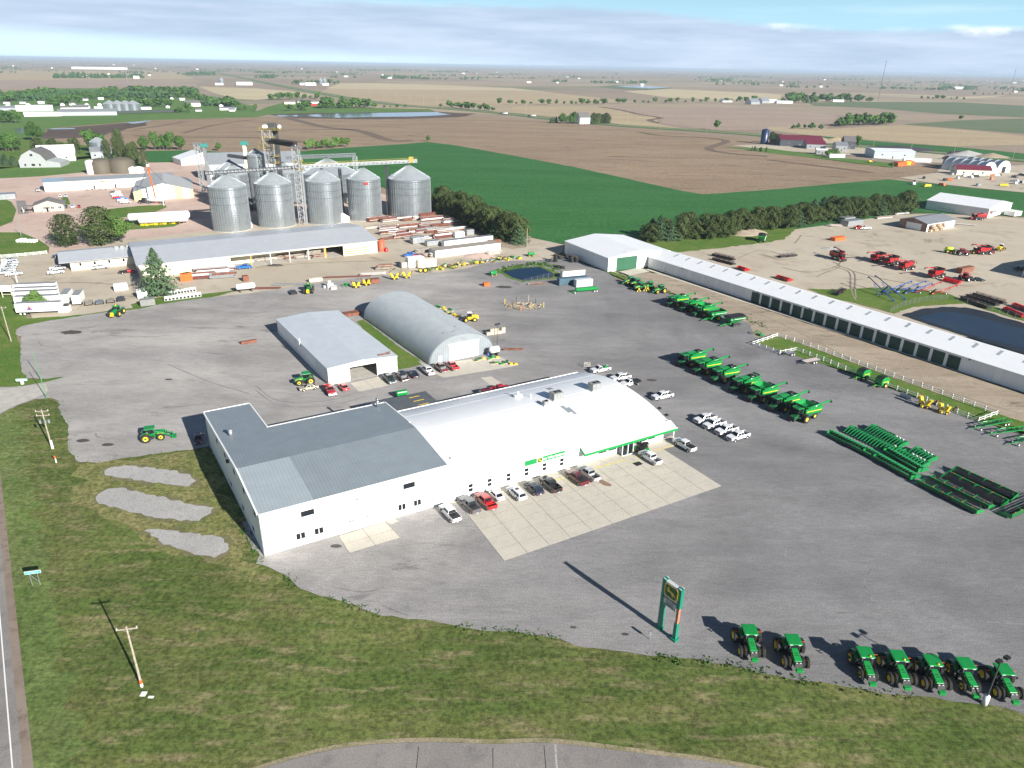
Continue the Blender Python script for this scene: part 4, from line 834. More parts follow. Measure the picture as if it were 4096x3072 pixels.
# ---------------------------------------------------------------- lumber yard
A = Vector((-144.1,266.4,0))
t = building('lumber_building',A,30.7,'long cream lumber building with silver roof and open bays')
gable(t,96.3,42,5.3,7.7,'x',BEIGE,ROOFSX,0.5,openings=[('front',33.7,80.6,4.6)],wm2=ribbed('grey_side_wall',(.42,.43,.45),.9,1))
MB().box(33.8,72.6,7.0,7.2,0,5.4).build('inner_wall',BEIGE,t); MB().box(72.4,72.6,0.5,20,0,5.5).build('inner_wall',BEIGE,t)
MB().box(33.8,80.5,0.2,25,0.0,0.06).build('floor',CONC,t)
for x,c in ((41.7,YELLOW),(49.5,WHITE),(57.4,WHITE),(65.3,WHITE),(72.8,YELLOW)): MB().box(x - .12,x + .12,-.1,.14,0,4.6).build('bay_post',c,t)
for x in (3.5,6.4): window(t,'front',x,3.6,1.4,0.9,sash='v')
for x,z in ((9.8,3.9),(7.2,1.3)): window(t,'front',x,z,.8,.8)
for k_,x in enumerate((83.0,86.5,90)): 
 for z in (1.0,2.0,3.0): MB().box(x - 1.6,x + 1.8,-.9,-.02,z,z + .12).build('wall_rack',TIMBER if (k_ + int(z)) % 2 else STEEL,t)
A = Vector((-176.0,275.7,0))
t = building('yard_office',A,31.0,'low cream yard office with a silver overhanging roof')
gable(t,33.0,20.0,3.9,5.6,'x',BEIGE,ROOFSX,overs=(3.6,0.2,1.4,0.8),wm2=BEIGE)
for x in (3.6,8.6,13.8,19.0,24.0): window(t,'front',x,2.3,0.8,1.2)
door(t,'front',21.9,22.8,2.1,BEIGE,name='side_door')
for x in (17.5,19.6,21.8): box('rooftop_unit',(x - .7,x + .7,8.0,9.2,5.2,6.5),ACM,t,bevel=.03)
MB().tube((22.5,9.5,5.3),(22.5,9.5,7.4),.12).build('flue',CHROME,t)
# ---------------------------------------------------------------- elevator yard halls
A = Vector((-296.3,456.9,0))
t = building('seed_warehouse',A,30.9,'long low white warehouse with orange wall sign')
gable(t,75,15,5.7,7.0,'x',WALLW,ribbed('slate_roof',(.25,.27,.29),.6,0,line=.1),0.4)
MB().hexa([(-.42,-.42,5.85),(11,-.42,5.85),(11,7.5,7.17),(-.42,7.5,7.17)],[(-.42,-.42,5.89),(11,-.42,5.89),(11,7.5,7.21),(-.42,7.5,7.21)]).build('new_roof_panel',M('blue_grey_roof',(.22,.30,.38),.5),t)
MB().box(31.4,33.3,-.12,-.01,3.9,4.7).build('wall_sign',ORANGE,t); MB().box(33.4,34.2,-.12,-.01,3.8,4.9).build('wall_sign',YELLOW,t); MB().box(28.0,31.2,-.08,-.01,3.9,4.2).build('wall_sign',RUST,t)
for x in (27.5,39.8): door(t,'front',x - .5,x + .5,2.4,BLACK,name='side_door')
A = G('B1',1165,120)
t = building('fertiliser_shed',A,24,'yellow and white striped gabled shed with pale roof')
YW = M('pale_yellow_wall',(.74,.60,.26),.6,var=.05)
gable(t,33,46,5.0,9.4,'y',WALLW,ribbed('dusty_roof',(.42,.41,.39),.8,1,line=.08),.3,wm2=ribbed('dusty_side',(.40,.42,.40),2.2,1,line=.35))
for x0,x1 in ((0.05,5.2),(22.5,27.2),(12.4,12.9)):
 zt_ = lambda x: 5.0 + 4.4 * (x / 16.5 if x < 16.5 else (33 - x) / 16.5)
 MB().hexa([(x0,-.06,0),(x1,-.06,0),(x1,-.004,0),(x0,-.004,0)],[(x0,-.06,zt_(x0) - .05),(x1,-.06,zt_(x1) - .05),(x1,-.004,zt_(x1) - .05),(x0,-.004,zt_(x0) - .05)]).build('yellow_panel',YW,t)
MB().hexa([(31,-.06,0),(32.9,-.06,0),(32.9,-.004,0),(31,-.004,0)],[(31,-.06,5.4),(32.9,-.06,5.0),(32.9,-.004,5.0),(31,-.004,5.4)]).build('yellow_panel',YW,t)
door(t,'front',14.5,22,4.6,WHITE,name='sliding_door')
A = Vector((-262.5,391.5,0))
t = building('scale_office',A,27,'beige office with grey shingle roof and small porch beside the weighbridge')
TAN = M('tan_siding',(.46,.41,.34),.8,var=.05)
gable(t,14.5,12,3.4,5.9,'y',TAN,M('grey_shingles',(.16,.155,.15),.95,var=.2),.5,wm2=TAN)
for x in (8.9,12.4): window(t,'front',x,1.9,1.3,1.3,sash='v')
door(t,'front',5.8,6.9,2.2,GLASS,name='front_door')
MB().prism_xz([(4.2,2.7),(8.4,2.7),(6.3,3.8)],-2.2,-.01).build('porch_roof',TAN,t)
for x in (4.5,8.1): MB().box(x - .2,x + .2,-2.1,-1.7,0,2.7).build('porch_post',WHITE,t)
MB().box(-5.5,-.01,1,5,2.9,3.2).build('drive_through_canopy',MATS['grey_shingles'],t)
for y in (1.3,4.7): MB().box(-5.3,-4.9,y - .2,y + .2,0,2.9).build('canopy_post',TAN,t)
# ---------------------------------------------------------------- right hand lot
A = Vector((256.5,453.9,0))
t = building('white_workshop',A,-51,'white workshop in front of the dark green field')
gable(t,35.4,35.6,5.3,8.3,'x',WALLW,ROOFW,.3)
door(t,'front',6.2,15.2,4.9,WHITE,name='overhead_door',panels=4)
for x in (8,10,12,14): MB().box(x - .35,x + .35,-.1,-.062,1.6,1.9).build('door_window',DSTEEL,t)
door(t,'front',15.9,16.8,2.1,MANDOOR,name='side_door')
MB().hexa([(35.45,2,4),(37.6,2,3.4),(37.6,9,3.4),(35.45,9,4)],[(35.45,2,4.1),(37.6,2,3.5),(37.6,9,3.5),(35.45,9,4.1)]).build('awning',STEEL,t)
_c = G('B4',1890,722) + Vector((17.2,-19.6,0)); _h = hdg2(G('B4',1890,722),G('B4',2212,790)); t = building('machinery_dealer_hall',_c,math.degrees(_h),'tall white hall at the right edge that throws the dark shadow'); gable(t,45,40,11.6,13.0,'x',WALLW,ROOFW,.2)
A = Vector((211.5,395.8,0))
t = building('timber_shop',A,-58,'brown clad shop with grey roof and pallet racks along its side')
gable(t,15.5,27,4.2,6.1,'y',ribbed('brown_cladding',(.26,.16,.125),.5,0,.7,0,.2),ribbed('grey_shop_roof',(.22,.23,.245),.6,1),.5,wm2=WALLY)
door(t,'front',4.2,12.4,3.5,WHITE,name='overhead_door',panels=4)
for k_ in range(7):
 x = 15.6; y = 2 + k_ * 1.9
 for z in (0.2,1.4,2.6): MB().box(x + .1,x + 1.4,y,y + 1.6,z,z + .9).build('stacked_pallet',(TIMBER,RUST,OLDWOOD)[(k_ + int(z)) % 3],t)
# ================================================================ VEHICLES AND MACHINES
TILE.update({'H': (3280,1690,4.424),'HH': (3596,1850,4.424),'K': (2580,1170,4.424),'N': (3400,1440,3.178),'J': (1150,1040,2.54),'L': (3280,1000,1.8143),
   'I': (3696,900,3.175),'O': (2000,880,3.16),'X': (2200,1600,3.6867),'Y': (0,720,3.16),'Z': (560,880,2.212),'E': (100,980,1.8143)})
ZL = 0.44
_wh = {}
def wheel(parent,x,y,r,w,rim='bright_metal',lugs=0,rimr=0.6,name='wheel'):
 """tyre with its rim as sub-part; y>0 is the left side"""
 k = (round(r,2),round(w,2),lugs)
 if k not in _wh:
  m = MB(); n = 24 if r > .5 else 16; h = w / 2
  m.lathe([(r * rimr,-h * .75),(r * .86,-h),(r * .97,-h * .8),(r,-h * .3),(r,h * .3),(r * .97,h * .8),(r * .86,h),(r * rimr,h * .75)],n,(0,0),0,'y')
  for i in range(lugs):
   a = 2 * math.pi * i / lugs
   for s in (-1,1):
    q = []
    for yy,da in ((0.0,0.0),(s * h * .95,-2.6 / lugs)):
     for d in (-.35 / lugs * 2,.35 / lugs * 2):
      for rr in (r * .985,r * 1.045): t_ = a + (math.pi / lugs if s > 0 else 0) + da + d; q.append((rr * math.sin(t_),yy,rr * math.cos(t_)))
    m.add(q,[(0,1,3,2),(4,6,7,5),(1,5,7,3),(0,2,6,4),(0,4,5,1),(2,3,7,6)])
  rm = MB().lathe([(0.0,h * .35),(r * rimr * .35,h * .38),(r * rimr * .45,h * .15),(r * rimr * .85,h * .1),(r * rimr * .95,h * .7),(r * rimr * 1.02,h * .74)],16 if r < .6 else 24,(0,0),0,'y')
  rm.lathe([(0.0,-h * .3),(r * rimr * 1.02,-h * .7)],16,(0,0),0,'y')
  _wh[k] = (m.mesh('tyre',RUBBER,False),{},rm)
 me,rims,rm = _wh[k]
 if rim not in rims: rims[rim] = rm.mesh('rim',MATS[rim],True)
 o = part(name,me,parent,(x,y,r),(0,0,0 if y >= 0 else math.pi)); part('rim',rims[rim],o)
 return o
def hdg(a,b): d = (b if isinstance(b,Vector) else G(*b)) - (a if isinstance(a,Vector) else G(*a)); return math.atan2(d.y,d.x)
def rot(v,a): return Vector((v[0] * math.cos(a) - v[1] * math.sin(a),v[0] * math.sin(a) + v[1] * math.cos(a),0))
PROTO = {}
def put(fn,key,pos,deg,label,cat,group=None,name=None,z=ZL):
 """build one of each kind, then copy the thing with its parts"""
 k = (fn.__name__,key); p = Vector((pos[0],pos[1],z)) if not isinstance(pos[0],str) else None
 if p is None: p = G(*pos); p.z = z
 if k in PROTO: o = dup(PROTO[k])
 else:
  o = bpy.data.objects.new(name or fn.__name__,None); COL.objects.link(o); fn(o,key); PROTO[k] = o
 for kk in ('label','category','group'):
  if kk in o: del o[kk]
 o.location = p; o.rotation_euler = (0,0,R(deg)); tag(o,label,cat,group); return o
PAINT = {}
def paint(n,c,r=.25):
 if n not in PAINT: PAINT[n] = M(n + '_car_paint',c,r,.0,var=0.03,coat=1.0)
 return PAINT[n]
PC_ = dict(white=(.72,.73,.74),black=(.012,.013,.015),grey=(.10,.105,.115),silver=(.42,.43,.44),red=(.42,.012,.018),maroon=(.12,.006,.012),navy=(.012,.022,.055),gold=(.42,.37,.27),blue=(.01,.14,.50),darkgreen=(.012,.03,.028),offwhite=(.62,.62,.60))
def car_common(t,L2,W2,zf,zr,wr,wb,pm):
 for x in (wb / 2,-wb / 2):
  for s in (1,-1): wheel(t,x,s * (W2 - .14),wr,.27)
 for s in (1,-1):
  MB().box(L2 - .14,L2 + .012,s * W2 - (.34 if s > 0 else -.05),s * W2 + (-.05 if s > 0 else .34),zf - .22,zf).build('headlight',LAMP,t)
  MB().box(-L2 - .012,-L2 + .1,s * W2 - (.20 if s > 0 else -.03),s * W2 + (-.03 if s > 0 else .20),zr - .36,zr).build('taillight',TAIL,t)
 MB().box(L2 - .05,L2 + .015,-W2 * .55,W2 * .55,zf - .33,zf - .05).build('grille',BLACK,t)
def glasshouse(t,bot,top,pm,panes):
 """bot/top: (x rear, x front, half width, z); cab shell, then glass panels a little proud"""
 (b0,b1,bw,bz),(t0,t1,tw,tz) = bot,top
 MB().hexa([(b0,-bw,bz),(b1,-bw,bz),(b1,bw,bz),(b0,bw,bz)],[(t0,-tw,tz),(t1,-tw,tz),(t1,tw,tz),(t0,tw,tz)]).build('cab',pm,t,bevel=.07)
 def P(x_,s,v):                                                    # x_: 0 rear..1 front, v: 0..1 height
  xb = b0 + (b1 - b0) * x_; xt = t0 + (t1 - t0) * x_; w = bw + (tw - bw) * v + .008
  return (xb + (xt - xb) * v,s * w,bz + (tz - bz) * v)
 for s in (1,-1):
  for a,b in panes: MB().add([P(a,s,.14),P(b,s,.14),P(b,s,.84),P(a,s,.84)],[(0,1,2,3)]).build('side_window',GLASS,t)
 for nm,xb,xt,d in (('windscreen',b1,t1,.012),('rear_window',b0,t0,-.012)):
  q = []
  for v,s in ((.1,-1),(.1,1),(.88,1),(.88,-1)):
   w = (bw + (tw - bw) * v) * .88; q.append((xb + (xt - xb) * v + d,s * w,bz + (tz - bz) * v + .012))
  MB().add(q,[(0,1,2,3)]).build(nm,GLASS,t)
def arches(x0,x1,zb,zt,wh,r):
 """lower edge of a body side with round wheel openings"""
 pts = [(x0,zb)]
 for c in sorted(wh): pts += [(c + r * math.cos(a),.42 + r * math.sin(a)) for a in [math.pi * (1 - i / 6) for i in range(7)] if True]
 return pts + [(x1,zb)]
def pickup(t,key):
 col,kind = key; pm = paint(col,PC_[col]); L2,W2 = 2.9,.99; wb = 3.75; wx = (-1.95,1.80); reg = kind in ('flatbed','longbed')
 cab0 = -.15 if reg else -1.0
 lo = arches(-L2,L2,.52,0,wx,.50); lo = [(x,max(z,.52)) if abs(x) > 2.8 else (x,z) for x,z in lo]
 front = [(x,z) for x,z in lo if x > cab0 + .02]
 body = [(cab0,.50)] + front + [(L2,.98),(L2 - .12,1.12),(1.45,1.24),(cab0,1.24)]
 MB().prism_xz(body,-W2,W2).build('body',pm,t,bevel=.05)
 if kind == 'flatbed':
  MB().box(-L2 - .2,cab0 - .15,-1.1,1.1,.98,1.08).build('flat_bed',BLACK,t); MB().box(cab0 - .2,cab0 - .12,-1.05,1.05,1.08,1.9).build('headboard',BLACK,t); MB().box(-L2,cab0,-.45,.45,.5,.97).build('chassis',BLACK,t)
 else:
  rear = [(x,z) for x,z in lo if x < cab0 - .02]
  side = [(-L2,.52)] + rear[1:] + [(cab0 - .01,.50),(cab0 - .01,1.26),(-L2,1.26)]
  for s in (1,-1): MB().prism_xz(side,s * W2 - (.12 if s > 0 else 0),s * W2 + (0 if s > 0 else .12)).build('bed_side',pm,t)
  MB().box(-L2 + .1,cab0 - .01,-W2 + .12,W2 - .12,.62,.74).build('bed_floor',BLACK,t)
  MB().box(-L2 - .02,-L2 + .08,-W2 + .01,W2 - .01,.62,1.26).build('tailgate',pm,t,bevel=.02)
  if kind == 'cover': MB().box(-L2 + .1,cab0 - .03,-W2 + .1,W2 - .1,1.22,1.29).build('bed_cover',BLACK,t,bevel=.02)
  if kind in ('tools','longbed'): MB().box(cab0 - .7,cab0 - .1,-.8,.8,.8,1.36).build('tool_box',STEEL if col != 'red' else REDM,t)
  if kind == 'longbed': MB().box(cab0 - 2.0,cab0 - 1.0,-.5,.5,.8,1.5).build('fuel_tank',GREEN,t)
 glasshouse(t,(cab0,1.42,.93,1.2),(cab0 + .16,.72,.74,1.92),pm,((.10,.92),) if reg else ((.06,.42),(.47,.90)))
 for s in (1,-1): MB().box(1.0,1.16,s * 1.0 - (.0 if s > 0 else .22),s * 1.0 + (.22 if s > 0 else 0),1.22,1.42).build('wing_mirror',BLACK,t)
 MB().box(L2,L2 + .12,-.97,.97,.45,.68).build('front_bumper',CHROME if col != 'grey' else pm,t,bevel=.03); MB().box(-L2 - .18,-L2 - .02,-.9,.9,.48,.64).build('rear_bumper',CHROME,t,bevel=.02)
 MB().box(-L2 - .195,-L2 - .18,-.16,.16,.5,.62).build('number_plate',WHITE,t)
 for x in wx:
  for s in (1,-1): wheel(t,x,s * (W2 - .13),.41,.27)
 for s in (1,-1):
  MB().box(L2 - .1,L2 + .012,s * .78 - .15,s * .78 + .15,.84,1.02).build('headlight',LAMP,t); MB().box(-L2 - .03,-L2 + .1,s * .9 - .08,s * .9 + .08,.86,1.2).build('taillight',TAIL,t)
 MB().box(L2 - .03,L2 + .014,-.62,.62,.72,.98).build('grille',BLACK,t)
def car(t,key):
 col,kind = key; pm = paint(col,PC_[col]); suv = kind == 'suv'
 L2,W2,zb,wr = (2.5,.97,1.08,.39) if suv else (2.4,.91,.92,.34); wx = (-1.45,1.45)
 lo = [(-L2,.42)] + [(c + (wr + .07) * math.cos(a),wr + (wr + .07) * math.sin(a)) for c in wx for a in [math.pi * (1 - i / 6) for i in range(7)]] + [(L2,.40)]
 MB().prism_xz(lo + [(L2 + .05,.62),(L2 - .1,.78 if not suv else .95),(1.25,zb),(-1.6,zb + .03),(-L2 + .05,zb - .02),(-L2 - .05,.6)],-W2,W2).build('body',pm,t,bevel=.10)
 if suv: glasshouse(t,(-L2 + .12,1.30,.90,zb - .02),(-L2 + .45,.55,.70,1.74),pm,((.05,.30),(.34,.62),(.66,.93)))
 else: glasshouse(t,(-1.75,1.15,.84,zb - .02),(-1.05,.35,.62,1.42),pm,((.14,.5),(.54,.88)))
 for x in wx:
  for s in (1,-1): wheel(t,x,s * (W2 - .12),wr,.23)
 for s in (1,-1):
  MB().box(L2 - .12,L2 + .03,s * .68 - .16,s * .68 + .16,.60,.76).build('headlight',LAMP,t); MB().box(-L2 - .04,-L2 + .1,s * .72 - .15,s * .72 + .15,.72,.88).build('taillight',TAIL,t)
  MB().box(.75,.9,s * W2 - (.0 if s > 0 else .18),s * W2 + (.18 if s > 0 else 0),zb,zb + .16).build('wing_mirror',pm,t)
 if suv: MB().box(-.5,.25,-.4,.4,1.741,1.755).build('roof_window',GLASS,t)
 MB().box(-L2 - .07,-L2 - .03,-.16,.16,.6,.74).build('number_plate',WHITE,t)
U30,V120 = R(30),R(120)
def wput(fn,key,f,r,deg,label,cat,side=1,half=.85,off=0.07,**k):
 """place a vehicle by the ground contact of its two near wheels (side +1: its left side is seen)"""
 m = (G(*f) + G(*r)) / 2; a = R(deg); c = m + rot((off,0),a) + rot((0,-side * half),a)
 return put(fn,key,(c.x,c.y),deg,label,cat,**k)
fr = [(pickup,('white','cover'),('W',240,765),('W',390,925),'white pickup with black bed cover on gravel beside the red and charcoal pickups'),
 (pickup,('grey','cover'),('W',530,640),('W',680,795),'charcoal pickup with flat black bed cover beside the bright red pickup'),
 (pickup,('red','tools'),('W',765,585),('W',915,748),'bright red pickup with tool box and roof lights by the showroom wall'),
 (car,('white','sedan'),('W',935,500),('W',1045,618),'white sedan parked beside the bright red pickup'),
 (car,('white','suv'),('W',1232,485),('W',1362,605),'white SUV with sunroof parked on the concrete apron'),
 (car,('navy','suv'),('W',1485,410),('W',1620,530),'dark blue long SUV with roof rails on the apron'),
 (pickup,('black','open'),('W',1722,345),('W',1872,488),'black pickup with open bed parked beside the dark blue SUV'),
 (pickup,('maroon','cover'),('X',262,1172),('X',425,1298),'maroon pickup with black bed cover on the apron'),
 (pickup,('silver','open'),('X',440,1115),('X',608,1238),'silver grey pickup with open bed beside the maroon one'),
 (pickup,('white','open'),('X',1335,872),('X',1528,1000),'white pickup with open bed before the glass entrance'),
 (pickup,('white','cover'),('X',1843,690),('X',2032,800),'white pickup with black bed cover at the canopy end post')]
for fn,key,a,b,lab in fr: wput(fn,key,a,b,122,lab,'pickup' if fn is pickup else 'car',group='vehicles parked along the showroom front',z=0.49,name='parked_pickup' if fn is pickup else 'parked_car')
p4 = (G('U',1750,615) + G('U',2000,550)) / 2 + rot((0,.85),R(208)) * 1
for i,(c,l) in enumerate((((1740,600),'nearest'),((1490,462),'second nearest'),((1225,332),'third nearest'),((1022,215),'farthest'))):
 q = p4 + (G('U',*c) - G('U',1740,600)); a = 210; c_ = q + rot((0,-1.7),R(a)) * 0
 put(pickup,('white','open'),(q.x,q.y),209,l + ' of the four white pickups parked side by side','pickup','four white pickups in a row',name='parked_pickup')
wput(pickup,('white','open'),('Q',100,635),('Q',215,607),207,'lone white pickup standing between showroom and green combines','pickup',name='parked_pickup')
wput(pickup,('white','longbed'),('C3',735,325),('C3',822,310),207,'white regular cab pickup with a green tank in its bed','pickup',name='parked_pickup')
put(pickup,('white','open'),('C3',935,378),207,'white crew pickup behind the barrel roof, next to the flatbed','pickup',name='parked_pickup')
put(pickup,('white','flatbed'),('C3',1020,425),210,'white pickup with black flat bed behind the barrel roof','pickup',name='parked_pickup')
for fn,key,q,d,lab in ((car,('gold','sedan'),('C2',460,462),205,'pale gold coupe beside the old green tractor'),(pickup,('red','open'),('C2',640,488),-62,'old red pickup facing the showroom near the open shed'),
  (car,('red','sedan'),('C2',757,455),122,'small bright red sedan at the open shed corner'),(pickup,('darkgreen','open'),('C2',1152,388),-60,'dark green pickup facing out beside the open shed'),
  (pickup,('black','tools'),('C2',1262,365),118,'black pickup with silver tool box by the green strip'),(car,('navy','sedan'),('C2',1365,345),118,'dark blue sedan next to the black pickup'),
  (pickup,('white','open'),('C2',1485,318),120,'white pickup parked left of the quonset door'),(pickup,('maroon','tools'),('C2',1597,290),120,'dark red pickup before the quonset hut'),
  (pickup,('red','open'),('C2',1693,275),120,'light red pickup before the quonset white door'),(car,('maroon','sedan'),('C1',1720,905),-68,'dark red sedan in the shade of the dealership end wall'),
  (car,('maroon','suv'),('C2',2005,505),30,'maroon car half hidden behind the barrel roof'),(pickup,('red','tools'),('C2',2110,480),30,'red pickup half hidden behind the barrel roof'),
  (car,('grey','sedan'),('C2',1890,545),30,'grey car in the shadow behind the barrel roof'),
  (pickup,('blue','open'),('Z',930,440),22,'bright blue pickup before the lumber bays'),(pickup,('white','open'),('Y',715,1200),32,'white pickup nearest the yard office corner'),
  (pickup,('silver','open'),('Y',735,1150),32,'silver pickup behind the white one by the yard office'),(pickup,('white','cover'),('Y',1280,1135),32,'white pickup along the yard office wall'),
  (pickup,('red','flatbed'),('Y',1620,1190),32,'red pickup with dark flat bed near the big spruce'),(pickup,('navy','open'),('Y',765,990),215,'dark pickup in the shade left of the yard office'),
  (car,('white','suv'),('Y',1135,135),215,'white car at the dark door of the long warehouse'),(car,('white','sedan'),('Y',1305,130),30,'white car under the orange warehouse sign'),
  (car,('navy','suv'),('Y',835,362),-60,'dark blue car parked before the beige office'),(car,('white','suv'),('Y',922,357),-60,'white SUV parked between the blue and the red car'),
  (car,('red','sedan'),('Y',1005,357),-60,'dark red car parked right of the white SUV'),(car,('white','sedan'),('Y',768,225),-60,'white car half behind the beige office'),
  (pickup,('white','open'),('Y',835,225),-60,'white pickup right behind the beige office'),(pickup,('white','flatbed'),('Y',485,150),-55,'white truck at the warehouse left end'),
  (pickup,('blue','tools'),('P',600,660),35,'blue pickup between pallets and white boxes'),(pickup,('red','tools'),('P',715,680),-20,'red pickup beside the stacked pallets'),
  (car,('black','sedan'),('L',1145,232),-10,'black car parked beside the red tractor and planter'),(pickup,('red','open'),('B4',780,365),20,'red pickup before the grey open sheds'),
  (pickup,('white','tools'),('B4',840,368),5,'white pickup before the grey open sheds'),(pickup,('black','open'),('B4',2170,725),20,'black pickup in the dark shadow at the right edge')):
 put(fn,key,q,d,lab,'pickup' if fn is pickup else 'car',name='parked_pickup' if fn is pickup else 'parked_car')
for i,(x,y) in enumerate(((128,1048),(140,1082),(130,1112),(112,1145),(102,1180),(190,1222),(60,1205))):
 put(pickup,(('silver','open'),('white','open'),('offwhite','open'))[i % 3],('Y',x,y),32,ordinal(i) + ' pickup, counted towards the camera, of the row below the white board fence','pickup','pickups at the left edge of the lumber yard',name='parked_pickup')
for i,(x,y,k) in enumerate(((1465,175,('white','flatbed')),(1470,200,('white','open')),(1490,222,('white','tools')),(1495,245,('red','open')),(1545,262,('blue','open')),(1555,282,('white','open')),(1590,305,('white','cover')))):
 put(pickup,k,('Y',x,y),32,ordinal(i) + ' truck, counted from the warehouse, beside the yellow striped shed','pickup','trucks beside the striped shed',name='parked_pickup')

# ---------------------------------------------------------------- tractors
def tractor(t,key):
 """modern row crop tractor, nose along +x"""
 col,fd,opts = key; pm = {'green': GREEN,'red': REDM}[col]; rim = {'green': 'yellow_paint','red': 'bright_metal'}[col]
 rx,fx,rr,frr = -1.35,1.65,1.02,.80
 if 'track' in opts:
  for s in (1,-1):
   for x,a in ((rx,1.1),(fx,.95)):
    m = MB().prism_xz([(x - a,.12),(x - a + .12,0),(x + a - .12,0),(x + a,.12),(x + .25,1.35),(x,1.5),(x - .25,1.35)],s * 1.25 - .32,s * 1.25 + .32); o = m.build('track',RUBBER,t,bevel=.05)
    for q,z,r_ in ((-.6 * a,.3,.26),(.6 * a,.3,.26),(0,1.05,.34)): MB().lathe([(0,.34),(r_,.35),(r_,.3)],14,(x + q,z),0,'y').build('track_wheel',YELLOW,o).location.y = s * 1.25 - (.0 if s > 0 else .68)
 else:
  for s in (1,-1):
   for y in ((.98,1.78) if fd > 1 else (1.25,)): wheel(t,rx,s * y,rr,.5,rim,20,.55,'rear_wheel')
   for y in ((.92,1.62) if fd > 1 or fd == 1.5 else (.95,)): wheel(t,fx,s * y,frr,.42,rim,18,.55,'front_wheel')
 MB().box(-1.9,1.9,-.28,.28,.65,1.25).box(rx - .2,rx + .2,-1.7,1.7,.9,1.12).box(fx - .14,fx + .14,-1.5,1.5,.68,.86).build('chassis',BLACK if col == 'red' else DGREEN,t)
 h = MB().hexa([(.35,-.52,1.2),(2.75,-.60,1.05),(2.75,.60,1.05),(.35,.52,1.2)],[(.35,-.44,2.18),(2.45,-.54,1.72),(2.45,.54,1.72),(.35,.44,2.18)]).build('hood',pm,t,bevel=.08)
 MB().box(1.1,1.9,-.3,.3,1.0,1.01).build('hood_vent',BLACK,h)
 for x in (1.15,1.5): MB().hexa([(x,-.24,2.0 - (x - .35) * .219 + .005),(x + .12,-.24,1.98 - (x - .35) * .219),(x + .12,.24,1.98 - (x - .35) * .219),(x,.24,2.0 - (x - .35) * .219 + .005)],[(x,-.24,2.19 - (x - .35) * .219),(x + .12,-.24,2.165 - (x - .35) * .219),(x + .12,.24,2.165 - (x - .35) * .219),(x,.24,2.19 - (x - .35) * .219)]).build('hood_vent',BLACK,h)
 MB().hexa([(2.74,-.61,1.0),(2.98,-.55,1.05),(2.98,.55,1.05),(2.74,.61,1.0)],[(2.46,-.55,1.66),(2.72,-.50,1.60),(2.72,.50,1.60),(2.46,.55,1.66)]).build('grille',BLACK,t,bevel=.04)
 for s in (1,-1): MB().box(2.62,2.74,s * .26 - .09,s * .26 + .09,1.56,1.62).build('headlight',LAMP,t)
 if 'weights' in opts: MB().box(2.99,3.55,-.46,.46,.62,1.05).build('front_weights',pm,t,bevel=.04)
 # cab
 MB().hexa([(-1.35,-.62,1.25),(.38,-.55,1.25),(.38,.55,1.25),(-1.35,.62,1.25)],[(-1.2,-.78,1.75),(.42,-.72,1.75),(.42,.72,1.75),(-1.2,.78,1.75)]).build('cab_base',pm,t)
 g_ = MB().hexa([(-1.18,-.76,1.76),(.40,-.70,1.76),(.40,.70,1.76),(-1.18,.76,1.76)],[(-1.25,-.80,2.86),(.22,-.74,2.86),(.22,.74,2.86),(-1.25,.80,2.86)]).build('cab_glass',GLASS,t)
 for x,y in ((.31,.73),(.31,-.73),(-.4,.79),(-.4,-.79),(-1.2,.80),(-1.2,-.80)): MB().bar((x + (.09 if x > 0 else 0),y * .97,1.76),(x - (.09 if x > 0 else 0),y,2.87),.07).build('cab_pillar',BLACK,g_)
 ro = MB().box(-1.5,.68,-1.04,1.04,2.87,3.10).build('cab_roof',pm,t,bevel=.16)
 MB().box(-1.05,.3,-.03,.0,3.081,3.095).box(-1.05,.3,-.5,-.47,3.081,3.095).box(-1.05,.3,.47,.5,3.081,3.095).build('roof_groove',DGREEN if col == 'green' else BLACK,ro)
 if 'globe' in opts: MB().lathe([(.17,3.08),(.16,3.16),(.08,3.22),(0,3.23)],14,(.42,.35)).build('receiver_dome',YELLOW,ro,True)
 for s in (1,-1):
  MB().box(.64,.68,s * .6 - .2,s * .6 + .2,2.9,3.0).build('roof_lamp',LAMP,ro)
  m = MB(); n = 8; w0,w1 = s * .70,s * 1.25
  for i in range(n + 1):
   a = R(150 - 115 * i / n); m.v += [(rx + 1.14 * math.cos(a),w0,1.02 + 1.14 * math.sin(a)),(rx + 1.14 * math.cos(a),w1,1.02 + 1.14 * math.sin(a)),(rx + 1.19 * math.cos(a),w0,1.02 + 1.19 * math.sin(a)),(rx + 1.19 * math.cos(a),w1,1.02 + 1.19 * math.sin(a))]
  for i in range(n): b = 4 * i; m.f += [(b,b + 1,b + 5,b + 4),(b + 2,b + 6,b + 7,b + 3),(b,b + 4,b + 6,b + 2),(b + 1,b + 3,b + 7,b + 5)]; m.m += [0] * 4
  m.build('fender',pm,t)
  MB().bar((.3,s * .8,2.5),(.55,s * 1.35,2.5),.05).box(.5,.58,s * 1.35 - .12,s * 1.35 + .12,2.2,2.6).build('wing_mirror',BLACK,t)
  MB().bar((-.9,s * 1.25,2.15),(-.9,s * 2.05,2.15),.06).build('marker_bar',ORANGE,t)
  for k_ in range(3): MB().box(-.35,.25,s * .85 - .17,s * .85 + .17,.55 + .32 * k_,.6 + .32 * k_).build('step',BLACK,t)
 MB().tube((.42,-.62,1.3),(.42,-.62,2.95),.085,10).build('exhaust',DSTEEL,t,True); MB().tube((.75,-.52,1.25),(.75,-.52,2.0),.2,12).build('air_cleaner',BLACK,t,True)
